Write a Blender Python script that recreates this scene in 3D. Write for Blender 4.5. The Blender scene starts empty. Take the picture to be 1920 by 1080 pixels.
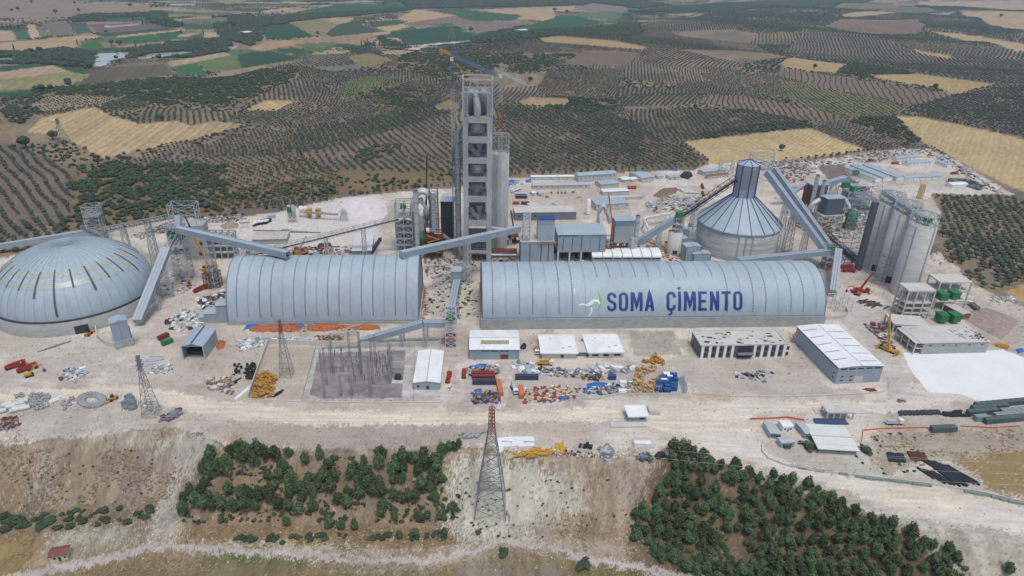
import bpy, math, random
import numpy as np
from mathutils import Vector, Matrix
R_ = math.radians
SC = bpy.context.scene
COL = SC.collection
random.seed(7)
rng = np.random.default_rng(11)
# ------------------------------------------------------------------ camera, sky, sun, exposure
F = 1281.0; PIT = R_(25.7); ROL = R_(1.46); HC = 200.0
_r0 = np.array([1., 0, 0]); _u0 = np.array([0, math.sin(PIT), math.cos(PIT)])
FWD = np.array([0, math.cos(PIT), -math.sin(PIT)])
_c, _s = math.cos(ROL), math.sin(ROL)
RGT = _c*_r0 + _s*_u0; UPV = _c*_u0 - _s*_r0
OC = np.array([0, 0, HC])
cam_d = bpy.data.cameras.new('camera'); cam = bpy.data.objects.new('camera', cam_d); COL.objects.link(cam)
cam_d.sensor_width = 36; cam_d.lens = 36*F/1920; cam_d.clip_start = 1; cam_d.clip_end = 40000
cam.matrix_world = Matrix(((RGT[0], UPV[0], -FWD[0], 0), (RGT[1], UPV[1], -FWD[1], 0), (RGT[2], UPV[2], -FWD[2], HC), (0, 0, 0, 1)))
SC.camera = cam
w = bpy.data.worlds.new('World'); SC.world = w; w.use_nodes = True
nt = w.node_tree; sky = nt.nodes.new('ShaderNodeTexSky'); sky.sky_type = 'NISHITA'; sky.sun_disc = False
sky.sun_elevation = R_(70); sky.sun_rotation = R_(160); sky.air_density = 1.0; sky.dust_density = 3.5; sky.ozone_density = 1.0
bg = nt.nodes['Background']; bg.inputs[1].default_value = 0.15
nt.links.new(sky.outputs[0], bg.inputs[0])
sd = bpy.data.lights.new('sun', 'SUN'); sun = bpy.data.objects.new('sun', sd); COL.objects.link(sun)
sd.energy = 1.35; sd.angle = R_(12); sd.color = (0.99, 1.0, 0.985)
_e = R_(70)
_sv = Vector((0.34*math.cos(_e), -0.94*math.cos(_e), math.sin(_e)))
sun.rotation_euler = _sv.to_track_quat('Z', 'Y').to_euler()
SC.view_settings.view_transform = 'Standard'; SC.view_settings.look = 'None'
SC.view_settings.exposure = -0.08; SC.view_settings.gamma = 1.0
SC.cycles.max_bounces = 4; SC.cycles.diffuse_bounces = 2; SC.cycles.volume_bounces = 0
# ------------------------------------------------------------------ surveying helpers: from a bearing to a place on the ground
def ray(px, py): return FWD*F + RGT*(px-960) + UPV*(540-py)
def G(px, py, z=0.0):
    d = ray(px, py); t = (z-HC)/d[2]; p = OC+d*t
    return Vector((p[0], p[1], z))
def proj(x, y, z):
    v = np.array([x, y, z])-OC; f = v@FWD
    return 960+F*(v@RGT)/f, 540-F*(v@UPV)/f
def TZ(x, y, py):
    lo, hi = -60., 197.
    for _ in range(34):
        m = (lo+hi)/2
        if proj(x, y, m)[1] > py: lo = m
        else: hi = m
    return lo
def lin(c): 
    c = np.asarray(c, float)/255.0
    return np.where(c <= .04045, c/12.92, ((c+.055)/1.055)**2.4)
def sm(t): t = np.clip(t, 0, 1); return t*t*(3-2*t)
def _h(ix, iy, s):
    n = (ix.astype(np.int64)*374761393 + iy.astype(np.int64)*668265263 + s*1274126177) & 0x7fffffff
    n = ((n ^ (n >> 13))*1103515245 + 12345) & 0x7fffffff
    n = ((n ^ (n >> 11))*69069 + 1) & 0x7fffffff
    return (n & 0xffffff)/float(0xffffff)
def vn(x, y, sc, s=0):
    x = np.asarray(x, float)/sc; y = np.asarray(y, float)/sc
    ix = np.floor(x); iy = np.floor(y); fx = sm(x-ix); fy = sm(y-iy)
    a = _h(ix, iy, s); b = _h(ix+1, iy, s); c = _h(ix, iy+1, s); d = _h(ix+1, iy+1, s)
    return (a*(1-fx)+b*fx)*(1-fy)+(c*(1-fx)+d*fx)*fy
def fbm(x, y, sc, s=0, o=3):
    r = 0; a = 1; t = 0
    for k in range(o):
        r = r+a*vn(x, y, sc/2**k, s+k*17); t += a; a *= .55
    return r/t
# ------------------------------------------------------------------ height of the land
CREST = [(-700, 850), (0, 838), (330, 800), (420, 838), (640, 850), (860, 838), (1000, 850), (1180, 868), (1250, 845), (1300, 862), (1420, 893), (1560, 940), (1700, 985), (1920, 1030), (2300, 1120)]
BACK = [(-500, 520), (0, 486), (90, 462), (170, 446), (300, 411), (420, 410), (520, 398), (640, 370), (760, 360), (850, 352), (945, 334), (1080, 327), (1300, 319), (1330, 308), (1410, 301), (1540, 300), (1600, 290), (1700, 278), (1745, 281), (1795, 302), (1850, 335), (1920, 370), (2300, 520)]
_cr = np.array([G(*p)[:2] for p in CREST]); _bk = np.array([G(*p)[:2] for p in BACK[:-3]])
_vl = np.array([G(*p)[:2] for p in [(-400, 190), (0, 185), (160, 168), (420, 150), (560, 118), (700, 92), (900, 84), (1020, 66), (1200, 48), (1350, 20), (1600, 5)]])
def YC(x): return np.interp(x, _cr[:, 0], _cr[:, 1])
def YB(x): return np.interp(x, _bk[:, 0], _bk[:, 1])
def YV(x): return np.interp(x, _vl[:, 0], _vl[:, 1])
def HT(x, y):
    x = np.asarray(x, float); y = np.asarray(y, float)
    d = YC(x)-y
    ridge = fbm(x, y*0.35, 9, 5)-.5
    s = np.clip(d/27.0, 0, 1)
    on = sm(d/4)*(1-sm((d-27)/6))
    z = -16*s + ridge*3.0*on + (fbm(x, y, 3, 8)-.5)*.9*on + (fbm(x, y, 1.3, 15, 2)-.5)*.55*on + (fbm(x, y, 5, 16, 3)-.42)*1.5*sm((d+16)/10)*(d < 0)*sm(-d/3)*(x < 60)
    z = z - 0.05*np.clip(d-40, 0, 400)
    # terrace at the toe
    t = sm((y-YB(x)-25)/170)
    hill = 9*np.sin(x/230+1.0)*np.cos(y/290+.4)+6*np.sin((x*.7+y)/150)+5*np.sin((x-y*.6)/330)
    hill = hill*(.45+.75*np.clip((y-600)/1500, 0, 1))
    v = sm((y-YV(x))/220)
    far = np.clip((y-3200)/3000, 0, 1)
    z = z + t*(hill*(1-v)*(1-.7*far) - 26*v)
    z = z + (1-t)*(d < 0)*(fbm(x, y, 14, 3)-.5)*0.25*sm(-d/8)
    return z
def HTs(x, y): return float(HT(np.array([x]), np.array([y]))[0])
def hitmany(pts):
    P_ = np.array(pts, float)
    D = FWD[None]*F + RGT[None]*(P_[:, :1]-960) + UPV[None]*(540-P_[:, 1:2])
    D = D/np.linalg.norm(D, axis=1)[:, None]
    D[:, 2] = np.minimum(D[:, 2], -.02); t = (HC-30)/-D[:, 2]*.8
    for k in range(26):
        X = OC+D*t[:, None]; h = X[:, 2]-HT(X[:, 0], X[:, 1])
        t = np.clip(t+h/-D[:, 2]*(.75 if k < 18 else .5), 60, 30000)
    X = OC+D*t[:, None]
    return X[:, :2]
def hit(px, py):
    x, y = hitmany([(px, py)])[0]; return Vector((x, y, HTs(x, y)))
def inpoly(x, y, P_):
    r = np.zeros(x.shape, bool)
    m = (x >= P_[:, 0].min()) & (x <= P_[:, 0].max()) & (y >= P_[:, 1].min()) & (y <= P_[:, 1].max())
    if not m.any(): return r
    xx = x[m]; yy = y[m]; q = np.zeros(xx.shape, bool); n = len(P_)
    for i in range(n):
        x1, y1 = P_[i]; x2, y2 = P_[(i+1) % n]
        if y1 == y2: continue
        c = ((y1 > yy) != (y2 > yy)) & (xx < (x2-x1)*(yy-y1)/(y2-y1)+x1)
        q ^= c
    r[m] = q
    return r
def Z(sc, ox, oy, pts): return [(ox+a/sc, oy+b/sc) for a, b in pts]
def z1(*p): return Z(3, 0, 0, p)
def z2(*p): return Z(3, 560, 0, p)
def z3(*p): return Z(2.595, 1180, 0, p)
WH = (178, 156, 120); TAN = (174, 152, 124); DG = (52, 84, 62); GR = (66, 104, 62); BR = (122, 106, 94); OL = (112, 112, 78); GB = (108, 100, 82); LG = (118, 120, 84)
# crop and stubble fields: outline, colour, furrow angle in degrees or None, furrow spacing in m, furrow strength
FIELDS = [
 ('stubble_field', z1((150,740),(230,665),(530,603),(620,650),(790,700),(980,678),(1080,708),(1200,683),(1400,700),(1100,780),(590,890),(470,830),(300,760)), WH, 10, 9, .10),
 ('stubble_field', z1((1360,628),(1500,563),(1680,570),(1550,625)), (180,156,116), 40, 12, .1),
 ('ploughed_field', z1((490,385),(920,362),(1000,420),(700,455),(400,480),(500,430)), (100,94,78), 20, 14, .08),
 ('hay_field', z1((0,450),(390,400),(500,425),(400,478),(0,512)), (142,136,96), 20, 20, .06),
 ('stubble_field', z1((-300,420),(0,402),(300,367),(390,400),(0,450),(-300,480)), TAN, 20, 20, .06),
 ('crop_field', z1((-200,385),(0,375),(150,360),(280,366),(0,405),(-200,420)), DG, None, 1, 0),
 ('crop_field', z1((-200,515),(180,512),(180,540),(0,548),(-200,555)), (50,92,58), None, 1, 0),
 ('crop_field', z1((975,375),(1100,355),(1150,400),(1150,425),(1000,418)), (62,104,62), 70, 8, .06),
 ('crop_field', z1((1100,350),(1330,308),(1355,385),(1180,410)), (104,118,74), 75, 16, .14),
 ('crop_field', z1((1335,305),(1500,285),(1700,322),(1640,340),(1355,385)), (52,82,58), None, 1, 0),
 ('stubble_field', z1((940,350),(1260,292),(1300,310),(1100,350),(960,375)), TAN, 20, 20, .05),
 ('stubble_field', z1((1400,275),(1500,235),(1920,200),(1920,235),(1600,262),(1480,290)), (176,146,110), 15, 30, .05),
 ('crop_field', z1((1555,285),(1650,265),(1780,295),(1700,315)), (60,90,60), None, 1, 0),
 ('crop_field', z1((1650,250),(1850,235),(1920,245),(1800,298)), (84,104,62), None, 1, 0),
 ('crop_field', z1((1480,180),(1530,145),(1640,130),(1770,205),(1500,225)), (50,84,60), None, 1, 0),
 ('hay_field', z1((1620,125),(1800,105),(1900,140),(1830,180),(1840,210),(1770,205)), (138,130,96), 30, 30, .05),
 ('crop_field', z2((150,190),(200,150),(290,112),(460,180),(180,208)), (72,84,66), 30, 18, .06),
 ('stubble_field', z1((1800,105),(1920,97),(2000,100),(1960,125),(1900,138)), TAN, None, 1, 0),
 ('crop_field', z2((-40,92),(20,60),(250,20),(600,20),(600,45),(400,62),(100,80)), (58,92,66), None, 1, 0),
 ('stubble_field', z1((-200,250),(0,240),(180,228),(540,192),(555,215),(450,230),(440,262),(280,285),(0,298),(-200,310)), (176,152,120), 80, 22, .08),
 ('crop_field', z1((455,240),(550,228),(580,268),(465,278)), (62,110,60), None, 1, 0),
 ('stubble_field', z1((-100,180),(60,172),(100,225),(-100,240)), TAN, 60, 20, .1),
 ('crop_field', z1((70,170),(150,165),(175,218),(105,225)), (70,100,68), 60, 20, .1),
 ('stubble_field', z1((150,140),(190,135),(230,212),(175,218)), (190,164,132), 60, 20, .1),
 ('crop_field', z1((195,145),(235,150),(275,205),(230,212)), (110,118,86), 60, 20, .05),
 ('ploughed_field', z1((240,130),(375,122),(420,195),(290,205)), (120,112,100), 60, 24, .08),
 ('crop_field', z1((380,125),(480,125),(520,185),(430,190)), (74,92,74), 60, 14, .15),
 ('ploughed_field', z1((500,135),(850,130),(960,155),(560,195)), (112,98,88), None, 1, 0),
 ('crop_field', z1((560,190),(960,155),(980,165),(600,205)), (56,88,64), None, 1, 0),
 ('stubble_field', z1((640,205),(1030,165),(1040,172),(680,212)), (190,160,122), None, 1, 0),
 ('crop_field', z1((670,212),(860,190),(910,235),(700,250)), (62,100,68), None, 1, 0),
 ('crop_field', z1((870,190),(1040,172),(960,232),(915,232)), (56,90,64), None, 1, 0),
 ('crop_field', z1((1000,220),(1140,185),(1150,215),(1010,225)), (68,98,66), None, 1, 0),
 ('dry_field', z1((-200,0),(420,0),(500,30),(520,84),(380,100),(120,108),(-200,110)), (142,128,112), None, 1, 0),
 ('dry_field', z1((500,30),(840,25),(850,75),(520,82)), (152,132,112), 10, 25, .05),
 ('crop_field', z1((560,105),(830,92),(830,120),(620,125)), (58,92,70), None, 1, 0),
 ('crop_field', z1((1040,140),(1200,135),(1210,165),(1040,165)), (58,92,66), None, 1, 0),
 ('hay_field', z1((1020,110),(1280,95),(1290,130),(1040,135)), (112,112,84), None, 1, 0),
 ('crop_field', z2((370,125),(560,110),(600,130),(430,152)), (58,90,64), None, 1, 0),
 ('stubble_field', z2((550,105),(640,62),(720,58),(880,85),(760,120),(620,130)), (184,158,122), 30, 30, .06),
 ('ploughed_field', z2((600,130),(880,88),(945,112),(640,155)), (134,112,100), None, 1, 0),
 ('stubble_field', z2((430,155),(590,135),(640,155),(500,178)), (180,154,120), None, 1, 0),
 ('crop_field', z2((505,182),(820,145),(1020,205),(930,228),(620,255)), (50,84,62), 40, 22, .04),
 ('ploughed_field', z2((830,125),(950,112),(1310,135),(1240,150),(1020,195)), (132,116,104), 25, 40, .06),
 ('crop_field', z2((740,60),(860,45),(1130,72),(1260,80),(1200,112),(1030,120),(940,112),(880,85)), (58,94,70), None, 1, 0),
 ('stubble_field', z2((1000,55),(1180,45),(1560,35),(1540,60),(1440,65),(1440,100),(1370,120),(1220,110),(1270,85),(1130,75)), (180,156,124), None, 1, 0),
 ('crop_field', z2((1240,155),(1440,100),(1530,85),(1750,125),(1520,160),(1260,178)), (54,92,66), None, 1, 0),
 ('crop_field', z2((1540,85),(1620,65),(1820,80),(1780,120)), (96,116,84), None, 1, 0),
 ('ploughed_field', z2((1570,40),(1650,15),(1850,40),(1850,68),(1620,62)), (134,122,110), None, 1, 0),
 ('stubble_field', z2((-60,225),(180,210),(420,188),(440,215),(350,255),(215,242),(180,235),(0,245)), (156,132,108), 15, 24, .05),
 ('crop_field', z2((0,248),(180,238),(215,245),(140,270),(0,260)), (100,116,76), None, 1, 0),
 ('ploughed_field', z2((580,275),(700,250),(970,225),(900,245),(650,285)), (178,168,156), 120, 16, .25),
 ('stubble_field', z2((460,290),(560,280),(660,290),(560,315),(480,310)), (168,146,112), None, 1, 0),
 ('hay_field', z2((270,320),(400,300),(530,345),(440,370),(350,380)), (134,126,88), None, 1, 0),
 ('hay_field', z2((60,395),(200,370),(340,365),(340,385),(200,402)), (120,122,108), None, 1, 0),
 ('stubble_field', z2((1350,215),(1480,205),(1800,235),(1960,268),(1930,282),(1650,260),(1380,238)), (172,148,112), None, 1, 0),
 ('ploughed_field', z2((1470,365),(1600,290),(1920,300),(1840,375)), (122,104,94), 30, 18, .05),
 ('ploughed_field', z2((1120,500),(1200,420),(1400,405),(1350,490)), (136,120,104), 65, 12, .14),
 ('stubble_field', z2((1240,570),(1300,550),(1520,555),(1520,585),(1380,600),(1260,590)), (172,150,112), None, 1, 0),
 ('dry_field', z2((760,600),(850,560),(905,590),(900,620),(780,625)), (140,124,92), None, 1, 0),
 ('stubble_field', z3((270,690),(700,640),(880,625),(1150,730),(850,770),(600,785),(400,800)), (184,164,122), 8, 5, .10),
 ('stubble_field', z3((1290,565),(1400,570),(1920,680),(2300,760),(2300,1010),(1920,935),(1780,870),(1440,700),(1380,650)), (184,164,122), -35, 6, .06),
 ('stubble_field', z3((730,310),(790,280),(1060,315),(1000,360),(760,330)), (172,148,106), 20, 14, .05),
 ('stubble_field', z3((1150,365),(1400,360),(1780,410),(1700,430),(1580,460),(1480,425),(1250,390)), (172,150,108), 20, 14, .05),
 ('ploughed_field', z3((960,130),(1020,100),(1400,95),(1440,125),(1400,165),(1150,165)), (130,110,96), 30, 16, .08),
 ('stubble_field', z3((1450,150),(1700,175),(1900,210),(2000,240),(1880,255),(1600,190)), (184,160,120), 20, 20, .05),
 ('stubble_field', z3((1400,5),(2000,0),(2000,50),(1450,35)), (184,160,130), 70, 30, .08),
 ('stubble_field', z3((1600,50),(2000,60),(2000,155),(1820,140),(1700,90)), (182,156,122), 20, 40, .06),
 ('stubble_field', z3((1030,70),(1200,55),(1600,55),(1550,75),(1050,85)), (178,154,122), None, 1, 0),
 ('stubble_field', z3((1370,240),(1560,270),(1570,290),(1420,265)), (176,154,112), None, 1, 0),
 ('hay_field', z3((1230,40),(1450,35),(1500,55),(1200,55)), (112,116,100), None, 1, 0),
 ('stubble_field', [(1880,545),(1920,535),(2000,540),(2000,580),(1920,565),(1893,556)], (176,150,100), 20, 5, .1),
]
# olive groves whose rows are laid by hand: outline, two points along a row, row spacing, tree spacing, crown size, soil
SOIL1 = (128,112,98); SOIL2 = (140,122,94); SOIL3 = (112,98,88)
GROVES = [
 ([(1745,368),(1900,372),(2050,450),(2100,640),(1920,540),(1850,545),(1790,505),(1765,460)], (1790,380),(1880,540), 6.2, 6.0, 1.2, (142,128,104)),
 ([(-300,300),(0,275),(70,285),(150,330),(130,400),(60,440),(-300,500)], (5,300),(110,430), 8.5, 4.8, 1.1, (122,108,98)),
 ([(948,190),(1130,205),(1290,280),(1322,305),(1080,320),(945,325)], (1000,215),(1200,318), 8.0, 5.4, 1.08, SOIL1),
 ([(560,240),(845,190),(850,325),(640,320),(500,330)], (650,215),(760,320), 8.5, 5.4, 1.0, SOIL1),
 ([(250,330),(420,290),(560,290),(640,325),(640,368),(420,395),(300,390)], (420,300),(560,360), 7.5, 6.0, .95, SOIL2),
 ([(300,300),(480,240),(620,200),(780,150),(850,190),(840,215),(560,290)], (400,290),(600,240), 6.5, 5.6, .95, SOIL1),
 (z3((0,540),(300,535),(600,540),(880,600),(700,640),(270,690),(0,680)), (1200,215),(1215,255), 6.5, 5.8, 1.15, SOIL1),
 (z3((1370,520),(1580,465),(1920,420),(2300,420),(2300,740),(1920,680),(1400,560)), (1740,180),(1900,255), 7.2, 5.6, 1.15, SOIL1),
 (z3((710,370),(730,330),(1250,410),(1580,460),(1500,495),(1370,520),(1200,480)), (1560,150),(1570,185), 11.0, 4.0, .6, (128,110,98)),
 (z3((300,500),(400,465),(560,470),(850,520),(1050,580),(1000,595),(800,590),(600,540)), (1400,190),(1410,215), 9.0, 5.0, .75, (132,114,98)),
 (z3((740,400),(1200,470),(1340,520),(1300,570),(1050,580),(850,520),(760,470)), (1560,180),(1620,215), 8.0, 7.0, .8, (118,118,80)),
 (z3((350,360),(700,365),(740,400),(760,470),(560,470),(360,400)), (1350,150),(1450,152), 8.0, 6.0, .85, (126,114,96)),
 (z3((850,150),(1000,150),(1400,260),(1920,290),(1920,415),(1700,400),(1100,300),(740,260)), (1600,110),(1640,145), 9.5, 5.0, 1.1, SOIL1),
 (z2((1110,600),(1370,610),(1800,640),(1920,700),(1920,900),(1500,730),(1120,640)), (1000,210),(1150,260), 7.5, 6.0, 1.05, SOIL1),
 (z2((1360,400),(1840,380),(1790,550),(1520,545),(1350,540)), (1020,140),(1150,170), 8.0, 6.0, .95, SOIL1),
 (z1((160,590),(300,540),(640,520),(700,550),(580,590),(240,640)), (70,200),(180,205), 8.0, 7.5, .85, (160,144,118)),
 (z2((200,520),(320,440),(540,430),(560,450),(300,540)), (640,160),(740,150), 9, 7, .8, (96,116,66)),
 (z2((370,720),(450,640),(620,620),(650,650),(480,740)), (690,235),(770,215), 10, 8, .7, (102,122,70)),
]
# thick scrub and woods, trees scattered close together
SCRUB = [
 ([(150,330),(200,300),(300,325),(420,400),(300,408),(170,440),(130,440),(120,400)], .75, 1.3),
 ([(300,390),(640,365),(840,345),(850,320),(640,320),(420,360),(300,350)], .42, 1.0),
 (z1((200,500),(980,430),(1680,400),(1680,440),(1500,520),(1300,580),(1000,590),(700,550),(400,530),(60,560)), .95, 1.15),
 (z1((0,600),(160,600),(210,640),(150,700),(0,690)), .9, 1.2),
 (z1((400,960),(800,920),(1250,930),(1250,1060),(800,1080),(400,1080)), .85, 1.3),
 (z2((1370,600),(1520,545),(1780,560),(1800,600),(1600,640)), .95, 1.3),
 (z2((440,200),(620,250),(700,300),(1100,300),(1580,300),(1400,390),(1000,420),(850,470),(560,380),(560,310)), .7, 1.1),
 (z3((1050,580),(1300,560),(1370,620),(1440,700),(1280,720),(1350,690),(1180,640)), .8, 1.2),
 (z3((1000,350),(1080,305),(1380,350),(1380,370),(1120,378)), .95, 1.3),
 (z3((300,655),(600,610),(900,590),(900,615),(600,645),(330,680)), .7, 1.2),
 (z2((310,880),(420,810),(560,820),(560,860),(400,920)), .6, 1.1),
 (z1((-100,300),(280,268),(520,288),(520,385),(300,368),(-100,352)), .75, 2.6), (z1((600,345),(640,320),(760,330),(1100,325),(1280,290),(1300,215),(1100,225),(760,275),(640,300)), .85, 2.4), (z1((1190,100),(1400,80),(1500,150),(1430,260),(1260,225)), .8, 2.8),
 (z1((1400,112),(1900,60),(1920,90),(1500,145)), .85, 2.8), (z1((400,85),(900,66),(1015,150),(960,160),(820,112),(420,125)), .6, 2.8), (z2((560,2),(1900,8),(2100,30),(1900,48),(1560,30),(620,50)), .8, 3.4), (z2((0,78),(600,46),(640,56),(300,92),(0,112)), .8, 2.6),
 (z2((1000,200),(1300,140),(1500,165),(1900,130),(1930,190),(1350,215),(1000,250)), .8, 2.2), (z3((0,60),(400,20),(900,0),(1200,0),(900,40),(300,60)), .7, 3.2), (z3((1400,30),(1960,45),(1960,55),(1400,50)), .7, 3.0),
 (z2((300,530),(500,490),(780,510),(800,570),(620,640),(420,560)), .55, 1.1),
]
RIVER = [z1((520,310),(630,300),(740,290),(740,320),(620,345),(600,372),(525,376)), z1((740,325),(860,300),(930,295),(1000,290),(1100,292),(1090,310),(1000,318),(900,325),(790,332)), z1((-100,330),(80,325),(90,345),(-100,352)), z1((1250,270),(1320,255),(1340,262),(1290,280))]
YARD = BACK[1:-2] + [(1905,366),(1880,364),(1745,362),(1765,400),(1742,478),(1782,520),(1835,552),(1890,572),(2300,680),(2300,1130)] + CREST[::-1]
YARD = [(-600, 530)] + YARD
# ------------------------------------------------------------------ materials
MATS = {}
def nodes(name):
    m = bpy.data.materials.new(name); m.use_nodes = True
    return m, m.node_tree, m.node_tree.nodes['Principled BSDF']
def mat(name, rgb, rough=.7, metal=0., var=.12, scale=.35, bump=0., rgb2=None, streak=0., spec=None):
    """procedural paint, steel, concrete or stone: base colour with two scales of mottling"""
    if name in MATS: return MATS[name]
    m, t, b = nodes(name); L = t.links
    c = lin(rgb); c2 = lin(rgb2) if rgb2 is not None else c*(1-var*2.2)
    tc = t.nodes.new('ShaderNodeNewGeometry'); mp = t.nodes.new('ShaderNodeMapping')
    L.new(tc.outputs['Position'], mp.inputs[0])
    if streak: mp.inputs['Scale'].default_value = (1, 1, streak)
    n = t.nodes.new('ShaderNodeTexNoise'); n.inputs['Scale'].default_value = scale; n.inputs['Detail'].default_value = 5; n.inputs['Roughness'].default_value = .65
    L.new(mp.outputs[0], n.inputs['Vector'])
    r = t.nodes.new('ShaderNodeMapRange'); r.inputs[1].default_value = .36; r.inputs[2].default_value = .66
    L.new(n.outputs[0], r.inputs[0])
    x = t.nodes.new('ShaderNodeMix'); x.data_type = 'RGBA'
    x.inputs[6].default_value = (*(c*(1+var*.6)), 1); x.inputs[7].default_value = (*c2, 1)
    L.new(r.outputs[0], x.inputs[0])
    n2 = t.nodes.new('ShaderNodeTexNoise'); n2.inputs['Scale'].default_value = scale*9; n2.inputs['Detail'].default_value = 2
    L.new(mp.outputs[0], n2.inputs['Vector'])
    h = t.nodes.new('ShaderNodeHueSaturation'); L.new(x.outputs[2], h.inputs['Color'])
    r2 = t.nodes.new('ShaderNodeMapRange'); r2.inputs[1].default_value = .3; r2.inputs[2].default_value = .7; r2.inputs[3].default_value = 1-var; r2.inputs[4].default_value = 1+var
    L.new(n2.outputs[0], r2.inputs[0]); L.new(r2.outputs[0], h.inputs['Value']); L.new(h.outputs[0], b.inputs['Base Color'])
    b.inputs['Roughness'].default_value = rough; b.inputs['Metallic'].default_value = metal
    if spec is not None: b.inputs['Specular IOR Level'].default_value = spec
    if bump:
        bp = t.nodes.new('ShaderNodeBump'); bp.inputs['Strength'].default_value = bump; bp.inputs['Distance'].default_value = .3
        L.new(n2.outputs[0], bp.inputs['Height']); L.new(bp.outputs[0], b.inputs['Normal'])
    MATS[name] = m; return m
def foliage(name, rgb, var=.3):
    m, t, b = nodes(name); L = t.links
    oi = t.nodes.new('ShaderNodeObjectInfo'); g = t.nodes.new('ShaderNodeNewGeometry')
    n = t.nodes.new('ShaderNodeTexNoise'); n.inputs['Scale'].default_value = 1.1; n.inputs['Detail'].default_value = 3
    L.new(g.outputs['Position'], n.inputs['Vector'])
    a = t.nodes.new('ShaderNodeMath'); a.operation = 'ADD'; L.new(oi.outputs['Random'], a.inputs[0]); L.new(n.outputs[0], a.inputs[1])
    r = t.nodes.new('ShaderNodeMapRange'); r.inputs[1].default_value = .3; r.inputs[2].default_value = 1.6; r.inputs[3].default_value = 1-var; r.inputs[4].default_value = 1+var
    L.new(a.outputs[0], r.inputs[0])
    h = t.nodes.new('ShaderNodeHueSaturation'); h.inputs['Color'].default_value = (*lin(rgb), 1); L.new(r.outputs[0], h.inputs['Value'])
    r3 = t.nodes.new('ShaderNodeMapRange'); r3.inputs[3].default_value = .485; r3.inputs[4].default_value = .515
    L.new(oi.outputs['Random'], r3.inputs[0]); L.new(r3.outputs[0], h.inputs['Hue'])
    L.new(h.outputs[0], b.inputs['Base Color']); b.inputs['Roughness'].default_value = .8; b.inputs['Specular IOR Level'].default_value = .2
    return m
def ground_material():
    m, t, b = nodes('earth'); L = t.links
    at = t.nodes.new('ShaderNodeAttribute'); at.attribute_name = 'Col'
    g = t.nodes.new('ShaderNodeNewGeometry')
    n = t.nodes.new('ShaderNodeTexNoise'); n.inputs['Scale'].default_value = 1.3; n.inputs['Detail'].default_value = 6; n.inputs['Roughness'].default_value = .7
    L.new(g.outputs['Position'], n.inputs['Vector'])
    r = t.nodes.new('ShaderNodeMapRange'); r.inputs[1].default_value = .3; r.inputs[2].default_value = .7; r.inputs[3].default_value = .91; r.inputs[4].default_value = 1.08
    L.new(n.outputs[0], r.inputs[0])
    h = t.nodes.new('ShaderNodeHueSaturation'); L.new(at.outputs['Color'], h.inputs['Color']); L.new(r.outputs[0], h.inputs['Value'])
    L.new(h.outputs[0], b.inputs['Base Color']); b.inputs['Roughness'].default_value = .95; b.inputs['Specular IOR Level'].default_value = .1
    bp = t.nodes.new('ShaderNodeBump'); bp.inputs['Strength'].default_value = .5; bp.inputs['Distance'].default_value = .5
    L.new(n.outputs[0], bp.inputs['Height']); L.new(bp.outputs[0], b.inputs['Normal'])
    return m
K_ = .93            # a sunlit surface's picture value to its albedo
# ------------------------------------------------------------------ tags
def tag(o, label=None, cat=None, group=None, kind=None):
    if label: o['label'] = label
    if cat: o['category'] = cat
    if group: o['group'] = group
    if kind: o['kind'] = kind
    return o
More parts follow.
